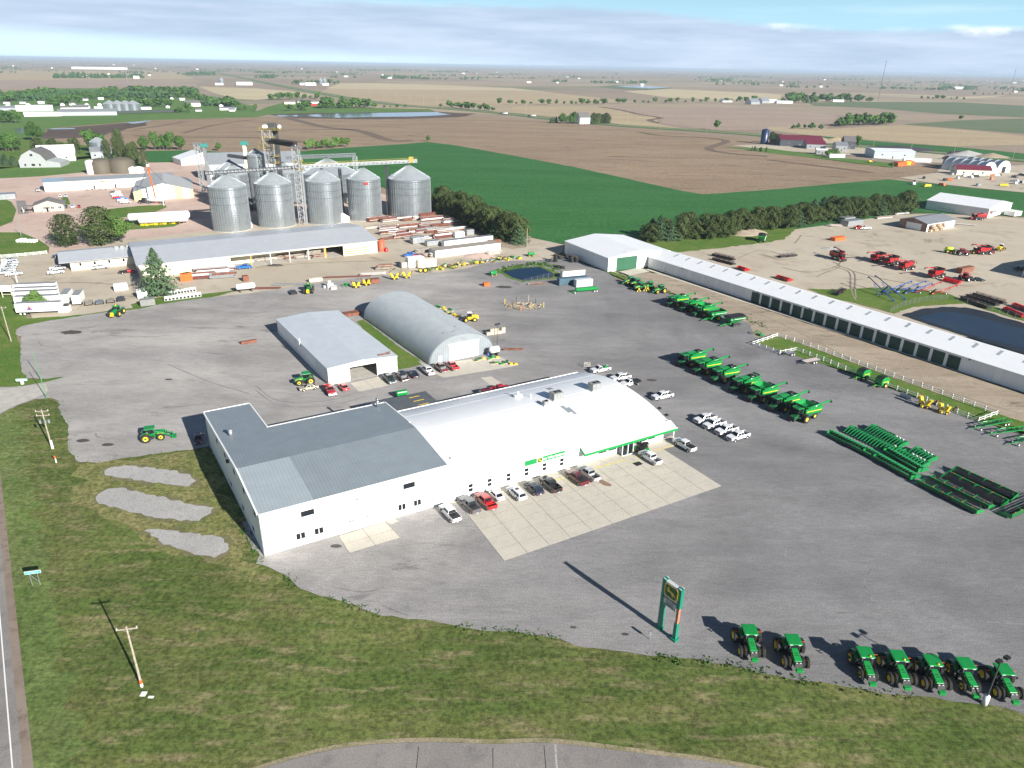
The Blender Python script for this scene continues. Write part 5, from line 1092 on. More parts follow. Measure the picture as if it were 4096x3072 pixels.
 MB().box(.3,1.1,.48,.95,.75,1.35).build('fuel_tank',BLACK,t,bevel=.08); MB().box(-2.3,-1.9,-.5,.5,.6,.75).bar((-1.9,-.45,.9),(-2.5,-.5,.55),.1).bar((-1.9,.45,.9),(-2.5,.5,.55),.1).build('hitch',DSTEEL,t)
 MB().box(.9,2.5,-.472,-.466,1.62,1.70) if False else None
 for s in (1,-1): MB().hexa([(.6,s * .50,1.60),(2.5,s * .585,1.40),(2.5,s * .60,1.40),(.6,s * .515,1.60)],[(.6,s * .485,1.72),(2.5,s * .575,1.47),(2.5,s * .59,1.47),(.6,s * .50,1.72)]).build('side_stripe',YELLOW if col == 'green' else BLACK,h)
 if 'loader' in opts:
  for s in (1,-1): MB().bar((.2,s * .75,1.9),(2.3,s * .75,1.75),.14,.2).bar((2.3,s * .75,1.75),(3.9,s * .75,.55),.14,.2).bar((.5,s * .75,.9),(.5,s * .75,1.9),.16,.16).build('loader_arm',pm,t)
  MB().prism_xz([(3.85,.15),(4.7,.1),(4.72,.16),(4.0,.25),(4.0,.85),(3.85,.85)],-1.1,1.1).build('loader_bucket',pm,t)
TR = [((540,885),(485,600),2,'weightsX','T'),((1180,1015),(1118,770),2,'weights','T'),((690,1035),(657,922),1,'weights globe','D4'),((937,1068),(890,942),1.5,'weights globe','D4'),
 ((1182,1102),(1128,975),1.5,'weights globe','D4'),((1420,1118),(1362,1000),1,'weights','D4'),((1698,1165),(1630,1042),1.5,'weights','D4')]
TL = ['green tractor with dual wheels all round, first of the row, right of the sign','green tractor second in the row, standing alone before the gap','green tractor first after the gap, with a yellow dome on its roof',
 'green tractor with yellow dome and wide front wheels, fourth of the row','green tractor with yellow dome, fifth of the front row','green tractor with plain roof just left of the lamp post','green tractor at the right end, behind the lamp post']
for (f,r_,fd,op,tl),lb in zip(TR,TL):
 a,b = G(tl,*f),G(tl,*r_); h_ = hdg(b,a); c = (a + b) / 2 - rot((.15,0),h_)
 put(tractor,('green',fd,op),(c.x,c.y),math.degrees(h_) * .5 + (-84) * .5,lb,'tractor','green tractors along the front lawn',name='row_tractor')
put(tractor,('green',1,'loader'),('C1',1330,895),22,'green loader tractor alone on the left part of the lot','tractor',name='loader_tractor')
put(tractor,('green',1,''),('C2',428,410),203,'old green tractor beside the white shed wall','tractor',name='old_tractor')
put(tractor,('green',1,'weights'),('O',1640,825),205,'green tractor at the left end behind the track tractor','tractor','green tractors by the long shed',name='row_tractor')
put(tractor,('green',1,'track'),('O',1770,900),205,'green tractor on rubber tracks near the long shed','tractor','green tractors by the long shed',name='track_tractor')
put(tractor,('green',1,''),('O',1720,850),205,'green tractor half hidden behind the track tractor','tractor','green tractors by the long shed',name='row_tractor')
put(tractor,('green',1,'track'),('O',1880,890),205,'green tracked tractor right behind the nearest wheeled one','tractor','green tractors by the long shed',name='track_tractor')
put(tractor,('green',1,'weights'),('O',2015,935),207,'green tractor with big yellow rims nearest the combines','tractor','green tractors by the long shed',name='row_tractor')
put(tractor,('red',1,''),('I',480,395),-10,'red tractor hitched before the yellow green sprayer','tractor',name='row_tractor')
put(tractor,('red',2,''),('L',1050,225),35,'red tractor with dual wheels pulling the red planter','tractor',name='row_tractor')
def art_tractor(t,key):
 """big articulated tractor seen from the front"""
 for x in (-1.9,1.5):
  for s in (1,-1): wheel(t,x,s * 1.45,1.0,.75,'yellow_paint',18,.5)
 MB().hexa([(.1,-.5,1.2),(3.1,-.55,1.1),(3.1,.55,1.1),(.1,.5,1.2)],[(.1,-.45,2.3),(3.0,-.5,2.0),(3.0,.5,2.0),(.1,.45,2.3)]).build('hood',GREEN,t,bevel=.08)
 MB().box(3.1,3.2,-.5,.5,1.15,1.95).build('grille',YELLOW,t); MB().box(3.15,3.7,-.55,.55,.8,1.2).build('front_weights',YELLOW,t,bevel=.04)
 MB().box(-3,2.8,-.5,.5,.8,1.19).build('chassis',DGREEN,t); MB().box(-1.6,.1,-.8,.8,1.2,1.8).build('cab_base',GREEN,t)
 MB().box(-1.5,.05,-.78,.78,1.81,2.95).build('cab_glass',GLASS,t); MB().box(-1.7,.3,-.95,.95,2.96,3.2).build('cab_roof',GREEN,t,bevel=.12); MB().box(-.9,-.4,-.2,.2,3.21,3.45).build('beacon',YELLOW,t)
 MB().tube((.4,.6,1.3),(.4,.6,3.1),.09).build('exhaust',DSTEEL,t)
 for s in (1,-1): MB().box(-2.9,-.9,s * 1.45 - .4,s * 1.45 + .4,2.03,2.1).build('fender',GREEN,t)
put(art_tractor,0,('E',668,520),-85,'old articulated green tractor facing the camera near the flat trailers','tractor',name='articulated_tractor')
put(art_tractor,0,('J',218,340),-80,'old green and yellow tractor between black frames and grey blocks','tractor',name='articulated_tractor')

# ---------------------------------------------------------------- combines
def combine(t,key):
 col,tank,aug = key; pm = GREEN if col == 'green' else REDM; rim = 'yellow_paint' if col == 'green' else 'bright_metal'
 for s in (1,-1):
  wheel(t,1.35,s * 1.45,1.0,.62,rim,20,.5,'front_wheel'); wheel(t,1.35,s * 2.2,1.0,.55,rim,20,.5,'front_wheel') if col == 'green' else None
  wheel(t,-2.45,s * 1.4,.75,.5,rim,18,.5,'rear_wheel')
  side = [(-4.6,2.35),(-4.1,1.85),(-3.2,1.7),(-1.6,1.7),(-.2,1.95),(1.0,2.15),(1.3,2.4),(1.3,3.25),(-4.3,3.25),(-4.7,2.9)]
  y0,y1 = (1.45,1.62) if s > 0 else (-1.62,-1.45); MB().prism_xz(side,y0,y1).build('side_panel',pm,t,bevel=.03)
  yy = s * 1.64
  MB().hexa([(-4.3,yy - .02,2.18),(.9,yy - .02,2.42),(.9,yy + .02,2.42),(-4.3,yy + .02,2.18)],[(-4.3,yy - .02,2.34),(.9,yy - .02,2.60),(.9,yy + .02,2.60),(-4.3,yy + .02,2.34)]).build('side_stripe',YELLOW if col == 'green' else BLACK,t)
 MB().box(-4.4,1.2,-1.44,1.44,1.0,3.2).build('body',DGREEN if col == 'green' else BLACK,t)
 MB().box(1.1,1.6,-1.6,1.6,.8,1.9).box(1.25,1.45,-2.0,2.0,.9,1.1).build('front_axle',DSTEEL,t); MB().box(-2.6,-2.3,-1.3,1.3,.6,.9).build('rear_axle',DSTEEL,t)
 MB().hexa([(1.6,-.7,1.0),(4.1,-.75,.35),(4.1,.75,.35),(1.6,.7,1.0)],[(1.6,-.7,1.9),(4.1,-.75,1.25),(4.1,.75,1.25),(1.6,.7,1.9)]).build('feeder_house',DGREEN if col == 'green' else REDM,t,bevel=.04)
 MB().box(4.1,4.3,-1.0,1.0,.3,1.35).build('feeder_mount',BLACK,t)
 MB().box(1.3,1.55,-1.0,1.0,1.9,3.3).build('cab_base',pm,t)
 g_ = MB().hexa([(1.5,-.85,1.95),(2.75,-.8,1.95),(2.75,.8,1.95),(1.5,.85,1.95)],[(1.5,-.92,3.35),(3.1,-.88,3.35),(3.1,.88,3.35),(1.5,.92,3.35)]).build('cab_glass',GLASS,t)
 for s in (1,-1): MB().bar((2.77,s * .82,1.95),(3.1,s * .9,3.35),.08).build('cab_pillar',BLACK,g_); MB().bar((1.6,s * .88,1.95),(1.6,s * .94,3.35),.08).build('cab_pillar',BLACK,g_)
 MB().box(1.3,3.35,-1.1,1.1,3.36,3.58).build('cab_roof',pm,t,bevel=.1)
 MB().box(1.6,2.9,-.6,.6,3.585,3.6).build('roof_panel',DGREEN if col == 'green' else BLACK,t)
 for s in (1,-1): MB().bar((2.6,s * 1.0,3.3),(3.2,s * 1.7,3.2),.06).box(3.1,3.2,s * 1.7 - .12,s * 1.7 + .12,2.7,3.25).build('wing_mirror',BLACK,t)
 # tank
 tm = pm if col == 'green' else BLACK
 if tank == 'closed':
  for s in (1,-1): MB().hexa([(-1.6,0 if s > 0 else -1.4,3.26),(1.2,0 if s > 0 else -1.4,3.26),(1.2,1.4 if s > 0 else 0,3.26),(-1.6,1.4 if s > 0 else 0,3.26)],[(-1.5,.004 if s > 0 else -1.3,3.74 if s > 0 else 3.5),(1.1,.004 if s > 0 else -1.3,3.74 if s > 0 else 3.5),(1.1,1.3 if s > 0 else -.004,3.5 if s > 0 else 3.74),(-1.5,1.3 if s > 0 else -.004,3.5 if s > 0 else 3.74)]).build('tank_cover',pm,t)
 else:
  q0 = [(-1.5,-1.3),(1.1,-1.3),(1.1,1.3),(-1.5,1.3)]; q1 = [(-2.1,-1.65),(-1.6,-1.95),(1.2,-1.95),(1.7,-1.65),(1.7,1.65),(1.2,1.95),(-1.6,1.95),(-2.1,1.65)]
  m = MB(); lo = [(-1.5,-1.0),(-1.2,-1.3),(.8,-1.3),(1.1,-1.0),(1.1,1.0),(.8,1.3),(-1.2,1.3),(-1.5,1.0)]
  m.add([(x,y,3.2) for x,y in lo] + [(x,y,4.05) for x,y in q1] + [(x * .97 ,y * .97,4.05) for x,y in q1] + [(x * .95,y * .95,3.22) for x,y in lo],
   [(i,(i + 1) % 8,(i + 1) % 8 + 8,i + 8) for i in range(8)] + [(i + 8,(i + 1) % 8 + 8,(i + 1) % 8 + 16,i + 16) for i in range(8)] + [(i + 16,(i + 1) % 8 + 16,(i + 1) % 8 + 24,i + 24) for i in range(8)] + [tuple(range(24,32))])
  m.build('grain_tank',tm,t)
 e = MB().box(-4.4,-1.7,-1.4,1.4,3.26,3.42).build('engine_deck',DGREEN if col == 'green' else REDM,t); MB().box(-3.6,-2.3,-1.0,.2,3.42,3.75).build('engine_cover',BLACK,e,bevel=.05)
 MB().box(-3.0,-2.2,.5,.75,3.43,3.6).build('ladder_rail',WHITE,e)
 MB().hexa([(-5.2,-1.2,1.2),(-4.4,-1.2,1.0),(-4.4,1.2,1.0),(-5.2,1.2,1.2)],[(-4.9,-1.2,2.1),(-4.4,-1.2,2.4),(-4.4,1.2,2.4),(-4.9,1.2,2.1)]).build('straw_chopper',DGREEN if col == 'green' else REDM,t)
 if aug == 'back': MB().tube((1.0,1.75,3.55),(-6.3,2.0,4.35),.24,10).build('unloading_auger',pm,t,True); MB().tube((-6.25,2.0,4.4),(-6.75,2.0,3.85),.26,10,.3).build('auger_spout',BLACK,t)
 else: MB().tube((1.0,1.75,3.55),(-3.6,1.9,3.95),.24,10).build('unloading_auger',pm,t,True); MB().tube((-3.6,1.9,3.95),(-4.2,.9,4.0),.24,10).tube((-4.2,.9,4.0),(-3.8,-.6,4.1),.24,10).build('folded_auger',DGREEN,t)
 MB().bar((1.9,1.2,.9),(2.1,1.5,2.1),.5,.05).build('ladder',BLACK,t); MB().box(.9,2.2,1.05,1.6,2.0,2.05).build('platform',BLACK,t)
C7 = (G('Q',1720,880) + G('Q',1800,845)) / 2 + rot((-.0,-2.0),R(209)) * 1
C7 = G('Q',1720,880) + rot((-1.35,-2.2),R(209))
F7 = G('Q',1530,800)
for i,(x,y) in enumerate(((310,205),(475,290),(665,380),(880,490),(1070,590),(1300,690),(1530,800))):
 q = C7 + G('Q',x,y) - F7; k = ('green','open' if i in (4,6) else 'closed','folded' if i == 3 else 'back')
 lb = ['green combine at the far left end of the long row','second green combine of the long row, auger pointing back','third green combine of the long row, between two closed ones','green combine with its auger folded in, middle of the row','green combine with open grain tank in the middle of the row','green combine with closed tank before the last one','nearest green combine with open grain tank and yellow wheel hubs'][i]
 put(combine,k,(q.x,q.y),209,lb,'combine','row of seven green combines',name='combine_harvester')
for i,(x,y) in enumerate(((385,225),(615,310),(840,400))):
 q = C7 + G('K',x,y) - F7
 lb = ['farthest green combine in the group by the long shed','middle green combine by the long shed, closed tank','green combine with open tank beside the grain carts'][i]
 put(combine,('green','open' if i == 2 else 'closed','back'),(q.x,q.y),209,lb,'combine','three green combines by the long shed',name='combine_harvester')
for (x,y,d,lb) in ((130,78,-75,'red combine with black tank top standing apart, nose to the camera'),(425,88,30,'left red combine of the close group of three'),(520,112,30,'middle red combine of the close group of three'),(628,148,30,'right red combine of the close group of three'),(845,205,30,'red combine with flared black tank beside the planter')):
 put(combine,('red','open' if x != 628 else 'closed','back'),('L',x,y),d,lb,'combine','red combines in the dirt lot',name='combine_harvester')
put(combine,('red','open','back'),('I',770,380),12,'old red combine among the yellow loaders','combine',name='combine_harvester')
put(combine,('red','closed','back'),('B4',1800,285),185,'dark red combine beside the white workshop','combine',name='combine_harvester')
# ---------------------------------------------------------------- grain carts
def grain_cart(t,key):
 tarp = key; m = MB()
 lo = [(-1.8,-.7),(1.8,-.7),(1.8,.7),(-1.8,.7)]; hi = [(-3.3,-1.75),(3.0,-1.75),(3.0,1.75),(-3.3,1.75)]
 m.hexa([(x,y,1.1) for x,y in lo],[(x,y,2.6) for x,y in hi]).build('hopper',GREEN,t)
 w = MB()
 for (a,b),(c,d) in zip(hi,hi[1:] + hi[:1]): w.bar((a,b,2.95),(c,d,2.95),.08,.7)
 w.build('hopper_wall',GREEN,t)
 for s in (1,-1): MB().box(-3.2,2.9,s * 1.8 - .02,s * 1.8 + .02,2.5,2.62).build('side_stripe',LAMP,t); [MB().bar((x,s * 1.3,1.9),(x + .3,s * 1.72,2.55),.12).build('brace',DGREEN,t) for x in (-2.4,-1.0,.4,1.8)]
 if tarp: MB().prism_yz([(-1.8,3.3),(-1.8,2.95),(1.8,2.95),(1.8,3.3),(0,3.62)],-3.35,3.05).build('tarp',BLACK,t)
 else: MB().box(-3.2,2.9,-1.65,1.65,2.62,2.66).build('grain_floor',BLACK,t); [MB().bar((x,-1.7,3.2),(x,1.7,3.2),.06).build('crossbar',DGREEN,t) for x in (-2,-.6,.8,2)]
 MB().tube((2.9,1.5,.9),(1.6,1.95,3.1),.25,10).build('unloading_auger',GREEN,t); MB().box(-1.0,1.0,-1.2,1.2,.7,1.08).build('chassis',DSTEEL,t)
 MB().bar((1.5,.5,.9),(5.6,.0,.55),.2).bar((1.5,-.5,.9),(5.6,0,.55),.2).build('drawbar',GREEN,t); MB().bar((4.8,.2,0),(4.8,.2,.9),.1).build('jack',DSTEEL,t)
 if tarp:
  for s in (1,-1):
   o = MB().prism_xz([(-1.9,.3),(-1.6,0),(1.6,0),(1.9,.3),(1.6,.78),(-1.6,.78)],s * 1.5 - .4,s * 1.5 + .4).build('track',RUBBER,t,bevel=.08)
   for x in (-1.3,-.5,.3,1.1): MB().lathe([(0,.42),(.26,.42),(.26,.38)],12,(x + .1,.38),0,'y').build('track_wheel',CHROME,o).location.y = s * 1.5 - (0 if s > 0 else .84)
 else:
  for s in (1,-1): wheel(t,0,s * 1.6,.95,.8,'yellow_paint',16)
put(grain_cart,False,('K',1230,500),205,'green grain cart with open top between combine and tarped cart','grain cart',name='grain_cart')
put(grain_cart,True,('K',1560,595),205,'green grain cart on rubber tracks with black roll tarp','grain cart',name='grain_cart')
put(grain_cart,True,('B4',-60,470),250,'green grain cart with dark tarp by the dirt heaps','grain cart',name='grain_cart')
# ---------------------------------------------------------------- headers
def corn_head(t,key):
 """rows across x, snouts along +y"""
 n,col,white = key; sp = .76; L = n * sp; pm = GREEN if col == 'green' else REDM; dk = DGREEN if col == 'green' else REDM
 MB().prism_yz([(-.9,.3),(-.1,.25),(-.1,.45),(-.6,.5),(-.75,.9),(-.9,.95)],-L / 2,L / 2).build('frame',dk,t)
 MB().tube((-L / 2,-.35,.68),(L / 2,-.35,.68),.22,10).build('cross_auger',dk,t,True)
 MB().box(-L / 2,L / 2,-.95,-.85,.9,1.0).build('top_rail',pm,t)
 for i in range(n + 1):
  x = -L / 2 + i * sp; w = .19
  MB().add([(x - w,-.1,.5),(x + w,-.1,.5),(x + w,.2,1.45),(x - w,.2,1.45),(x - w * .8,1.3,1.15),(x + w * .8,1.3,1.15),(x,2.8,.35),(x - w,.1,.3),(x + w,.1,.3)],
    [(0,1,2,3),(3,2,5,4),(4,5,6),(0,3,4,7),(1,8,5,2),(7,4,6),(8,6,5),(7,6,8)]).build('snout',M('pale_green_poly',(.016,.20,.065),.35) if col == 'green' else pm,t)
 for i in range(n): x = -L / 2 + (i + .5) * sp; MB().box(x - .12,x + .12,.15,1.0,.35,.42).build('row_unit',BLACK,t)
 for s in (1,-1): MB().prism_yz([(-.95,.3),(2.2,.2),(2.2,.45),(.4,1.2),(-.95,1.3)],s * L / 2 - .06,s * L / 2 + .06).build('end_panel',pm,t)
 for i in range(white): MB().tube((-L / 2 + 1.2 + i * .9,-.7,1.0),(-L / 2 + 1.6 + i * .9,-.7,1.0),.2,8).build('white_drum',WHITE,t)
 MB().box(-.8,.8,-1.2,-.95,.4,1.0).build('coupler',BLACK,t)
def draper_head(t,key):
 L,col = key; pm = GREEN if col == 'green' else BLACK; dk = DGREEN if col == 'green' else BLACK
 MB().prism_yz([(-1.1,.35),(-1.0,.3),(.9,.15),(.9,.22),(-.85,.45),(-.9,1.1),(-1.1,1.15)],-L / 2,L / 2).build('frame',dk,t)
 MB().box(-L / 2,L / 2,-1.15,-.88,1.08,1.2).build('top_rail',pm,t)
 MB().box(-L / 2 + .1,L / 2 - .1,-.8,.85,.46,.49).build('belt',BLACK,t)
 r = MB().tube((-L / 2 + .3,.35,1.15),(L / 2 - .3,.35,1.15),.09,8).build('reel',DSTEEL,t)
 for k in range(6):
  a = math.pi * k / 3; y,z = .35 + .55 * math.cos(a),1.15 + .55 * math.sin(a); m = MB().bar((-L / 2 + .3,y,z),(L / 2 - .3,y,z),.05)
  for i in range(int(L / .8)): m.bar((-L / 2 + .5 + i * .8,y,z),(-L / 2 + .5 + i * .8,y + .05,z - .22),.03)
  m.build('reel_bat',DSTEEL,r)
 for i in range(5):
  x = -L / 2 + .35 + (L - .7) * i / 4; m = MB()
  for k in range(6): a = math.pi * k / 3; m.bar((x,.35,1.15),(x,.35 + .55 * math.cos(a),1.15 + .55 * math.sin(a)),.05)
  m.build('reel_spider',dk,r)
 for s in (1,-1): MB().prism_yz([(-1.15,.25),(1.6,.1),(1.5,.4),(.3,.9),(-1.15,1.15)],s * L / 2 - .06,s * L / 2 + .06).build('end_panel',pm,t)
 for x in (-L * .25,0,L * .25): MB().bar((x,-1.0,1.2),(x,.35,1.35),.12).build('reel_arm',pm,t)
 for i in range(int(L / 2)): MB().box(-L / 2 + 1 + i * 2,-L / 2 + 1.3 + i * 2,-1.0,-.85,1.2,1.28).build('reflector',ORANGE,t)
 MB().box(-.8,.8,-1.45,-1.16,.4,1.0).build('coupler',BLACK,t)
def along(fn,key,a,b,flip,label,cat,group,name,back=0.0,z=ZL):
 A,B = (q if isinstance(q,Vector) else G(*q) for q in (a,b)); h_ = math.atan2(B.y - A.y,B.x - A.x); c = (A + B) / 2 + rot((0,back),h_)
 return put(fn,key,(c.x,c.y),math.degrees(h_) + (180 if flip else 0),label,cat,group,name,z)
HG = 'green header attachments on the gravel lot'
for fn,key,a,b,fl,lb,bk in ((corn_head,(16,'green',0),('H',190,320),('H',820,640),False,'green corn head nearest the camera at the left end',.9),
  (corn_head,(16,'green',0),('H',830,640),('H',1480,1010),False,'green corn head nearest the camera, right of the other front one',.9),
  (corn_head,(16,'green',1),('H',470,290),('H',1060,580),True,'green corn head with long pale snouts in the middle row',3.6),
  (corn_head,(12,'green',3),('H',760,210),('H',1270,490),True,'green corn head at the back with white drums',3.4),
  (corn_head,(12,'green',0),('H',1120,590),('H',1700,930),False,'green corn head with twelve cones behind the right front one',.8),
  (corn_head,(8,'green',4),('H',1350,630),('H',1760,850),True,'short green corn head with four white drums',1.8),
  (corn_head,(6,'green',3),('H',1540,590),('H',1840,760),True,'shortest green corn head at the back right',2.6),
  (draper_head,(12.3,'green'),('HH',230,400),('HH',1400,1010),False,'long green platform header nearest the camera',1.3),
  (draper_head,(12.3,'green'),('HH',430,330),('HH',1600,915),False,'long green platform header, second from the camera',1.3),
  (draper_head,(12.3,'green'),('HH',690,320),('HH',1750,850),True,'long green header with bright green back beam',1.9),
  (draper_head,(12.3,'green'),('HH',880,260),('HH',1880,720),True,'long green header farthest back at the right',2.2),
  (draper_head,(13.5,'green'),('HH',1710,1165),('HH',2900,640),False,'green header lying crosswise at the right edge',1.1)):
 along(fn,key,a,b,fl,lb,'header',HG,'corn_header' if fn is corn_head else 'platform_header',bk)
RG = 'header attachments in the dirt lot'
for fn,key,a,b,fl,lb,bk in ((draper_head,(9.0,'black'),('B4',75,615),('B4',255,600),False,'black header lying left of the red implement',0),(draper_head,(9.0,'black'),('B4',560,955),('B4',660,890),False,'black header on the grass behind the long shed',0),
  (draper_head,(12,'black'),('B4',1650,965),('B4',1930,1070),False,'black header nearest the lined pond',0),(draper_head,(12,'black'),('B4',1710,950),('B4',1990,1040),False,'second black header by the lined pond',0),(draper_head,(12,'black'),('B4',1770,938),('B4',2050,1020),False,'rear black header by the lined pond',0),
  (corn_head,(12,'red',0),('B4',2000,1050),('B4',2250,1160),False,'red corn head at the right edge by the pond',0),(corn_head,(12,'red',0),('B4',2080,1020),('B4',2330,1120),False,'second red corn head at the right edge',0),
  (corn_head,(8,'red',0),('B4',70,790),('B4',185,825),False,'red corn head against the long shed roof',0),(draper_head,(11,'black'),('B3',1700,620),('B3',1960,690),False,'black header behind the long shed left end',0),(draper_head,(11,'black'),('B3',1730,600),('B3',1900,640),False,'second black header behind the long shed',1),(corn_head,(6,'red',0),('B3',1935,705),('B3',2040,740),False,'small red header behind the long shed',0)):
 along(fn,key,a,b,fl,lb,'header',RG,'corn_header' if fn is corn_head else 'platform_header',bk)
def header_trailer(t,key):
 L = 10.5
 for s in (1,-1): MB().bar((-L / 2,s * .8,1.15),(L / 2 - 1.5,s * .8,1.15),.14,.2).build('rail',GREEN,t)
 MB().bar((-L / 2,0,.7),(L / 2,0,.7),.18,.22).bar((L / 2,0,.7),(L / 2 + 1.6,0,.5),.12).build('spine',GREEN,t)
 for i in range(7): x = -L / 2 + .2 + i * 1.45; MB().bar((x,-.8,1.15),(x,.8,1.15),.09).bar((x,-.8,1.1),(x,0,.7),.08).bar((x,.8,1.1),(x,0,.7),.08).build('cross_member',GREEN,t)
 MB().box(1.0,2.4,-.86,-.78,1.2,1.3).build('name_plate',WHITE,t)
 for x,ys in ((-L / 2 + .9,(1,-1)),(-L / 2 + 1.9,(1,-1)),(L / 2 - .6,(1,-1))):
  for s in ys: wheel(t,x,s * .85,.38,.22,'white_paint')
for a,b,lb in ((('N',1990,830),('N',1600,905),'empty green header trailer nearest the white fence'),(('N',2280,930),('N',1780,985),'longer empty green header trailer in the middle'),(('N',2500,1010),('N',2040,1110),'empty green header trailer cut by the right edge')):
 along(header_trailer,0,a,b,False,lb,'trailer','empty green header trailers','header_trailer')
def trailed_corn_head(t,key):
 header_trailer(t,0); o = 12
 for i in range(o): x = -4.3 + i * .76; MB().tube((x,-.5,1.4),(x,-.2,2.5),.22,6,.03).build('snout',GREEN,t)
 MB().box(-4.6,4.3,.2,.9,1.3,2.0).build('frame',GREEN,t)
along(trailed_corn_head,0,('O',1220,915),('O',940,940),False,'green corn head loaded on a road trailer by the containers','header',None,'loaded_header_trailer')
def baler(t,key):
 MB().prism_xz([(-2.0,.8),(-2.1,1.9),(-1.3,2.75),(.1,2.85),(1.0,2.3),(1.2,1.2),(.8,.5),(-1.2,.5)],-1.15,1.15).build('bale_chamber',GREEN,t,bevel=.08)
 MB().hexa([(.12,-.95,2.90),(1.08,-.95,2.34),(1.08,.95,2.34),(.12,.95,2.90)],[(.14,-.95,2.93),(1.11,-.95,2.37),(1.11,.95,2.37),(.14,.95,2.93)]).build('front_grille',BLACK,t)
 MB().box(-1.25,.08,-.95,.95,2.86,2.89).build('top_grille',BLACK,t)
 for k in range(8): MB().bar((1.03 - .1 * k,-1,2.4 + .06 * k),(1.03 - .1 * k,1,2.4 + .06 * k),.03).build('roller_bar',DGREEN,t)
 for s in (1,-1): wheel(t,-.3,s * 1.35,.62,.45,'yellow_paint',12); MB().box(-1.5,.6,s * 1.155 - .01,s * 1.155 + .01,1.45,1.65).build('side_stripe',YELLOW,t)
 MB().bar((1.0,0,.7),(3.2,0,.55),.16).bar((1.0,.7,.7),(2.6,0,.6),.1).bar((1.0,-.7,.7),(2.6,0,.6),.1).build('drawbar',GREEN,t); MB().bar((2.4,.2,0),(2.4,.2,.9),.08).build('jack',YELLOW,t)
 MB().box(.9,1.5,-1.0,1.0,.25,.7).build('pickup_reel',DSTEEL,t)
put(baler,0,('N',140,250),207,'green round baler on the left against the white fence','baler','green round balers at the fence',name='round_baler')
put(baler,0,('N',375,350),207,'green round baler on the right against the white fence','baler','green round balers at the fence',name='round_baler')
def folding_planter(t,key):
 lo = key
 MB().bar((0,-1.6,.9),(0,1.6,.9),.3).build('tool_bar',YELLOW,t)
 for s in (1,-1):
  MB().hexa([(-.3,s * .6 - .5,.9),(.7,s * .6 - .5,.9),(.7,s * .6 + .5,.9),(-.3,s * .6 + .5,.9)],[(-.5,s * (1.1 if lo else 1.5) - .5,2.3 if lo else 2.6),(.5,s * (1.1 if lo else 1.5) - .5,2.3 if lo else 2.6),(.5,s * (1.1 if lo else 1.5) + .4,2.3 if lo else 2.6),(-.5,s * (1.1 if lo else 1.5) + .4,2.3 if lo else 2.6)]).build('seed_hopper',YELLOW,t,bevel=.12)
  for k in range(4): MB().bar((-.4 - .2 * k,s * (1.2 + .2 * k),1.0 + .3 * k),(-1.3,s * (1.5 + .2 * k),1.5 + .4 * k),.09).tube((-1.3,s * (1.5 + .2 * k),1.3 + .4 * k),(-1.3,s * (1.7 + .2 * k),1.3 + .4 * k),.24,10).build('row_unit',RUST if k % 2 else BLACK,t)
  wheel(t,.2,s * 1.0,.42,.3,'yellow_paint',10)
 MB().tube((.9,-.3,.55),(.9,.3,.55),.32,12).build('gauge_drum',YELLOW,t)
put(folding_planter,0,('N',930,620),207,'yellow folded planter with tall raised wings at the white fence','planter','yellow planters at the fence',name='folding_planter')
put(folding_planter,1,('N',1175,695),207,'yellow and black folded planter right of the taller one','planter','yellow planters at the fence',name='folding_planter')
for q,lb in ((('J',703,295),'yellow planter section, left of the two beside the rusty dumpster'),(('J',805,270),'yellow planter section touching the rusty dumpster'),(('J',1090,210),'square yellow frame implement, left one in the weeds'),(('J',1212,195),'square yellow frame implement, right one in the weeds')):
 put(folding_planter,1 if q[1] < 1000 else 0,q,-85,lb,'planter','yellow implements along the yard edge',name='folding_planter')
def flat_trailer(t,key):
 L,W_,mt = key
 MB().box(-L / 2,L / 2,-W_ / 2,W_ / 2,.72,.82).build('deck',MATS[mt],t); MB().bar((L / 2,.5,.65),(L / 2 + 1.4,0,.55),.12).bar((L / 2,-.5,.65),(L / 2 + 1.4,0,.55),.12).build('drawbar',DSTEEL,t)
 for s in (1,-1): MB().box(-L / 2,L / 2,s * W_ / 2 - .04,s * W_ / 2 + .04,.6,.88).build('side_rail',DSTEEL,t)
 for k in range(int(W_ / .3)): MB().box(-L / 2 + .02,L / 2 - .02,-W_ / 2 + .05 + .3 * k,-W_ / 2 + .32 + .3 * k,.821,.845).build('plank',MATS[mt],t)
 for x in (-.5,.4):
  for s in (1,-1): wheel(t,x - .4,s * (W_ / 2 + .14),.36,.2,'white_paint' if mt != 'grey_timber' else 'dark_steel')
M('pinkish_deck',(.52,.44,.42),.8)
put(flat_trailer,(5.6,2.1,'pinkish_deck'),('Q',1775,210),205,'long flatbed trailer with pale pink deck by the fence','trailer',name='flat_trailer')
put(flat_trailer,(3.2,1.6,'galvanised_steel'),('Q',1540,125),205,'small grey utility trailer at the fence corner','trailer',name='flat_trailer')
for q,lb,mt,s_ in ((('E',468,440),'brown plank trailer with orange rear edge','grey_timber',5.2),(('E',545,435),'small grey steel trailer with rounded front','galvanised_steel',4.2),(('E',625,425),'brown low trailer between grey and dark ones','grey_timber',4.2),(('E',700,410),'dark slatted trailer next to the white box','dark_steel',5.2),(('J',60,355),'black frame trailer left of the articulated tractor','dark_steel',4.6)):
 put(flat_trailer,(s_,2.2,mt),q,118,lb,'trailer','flat trailers in a row',name='flat_trailer')
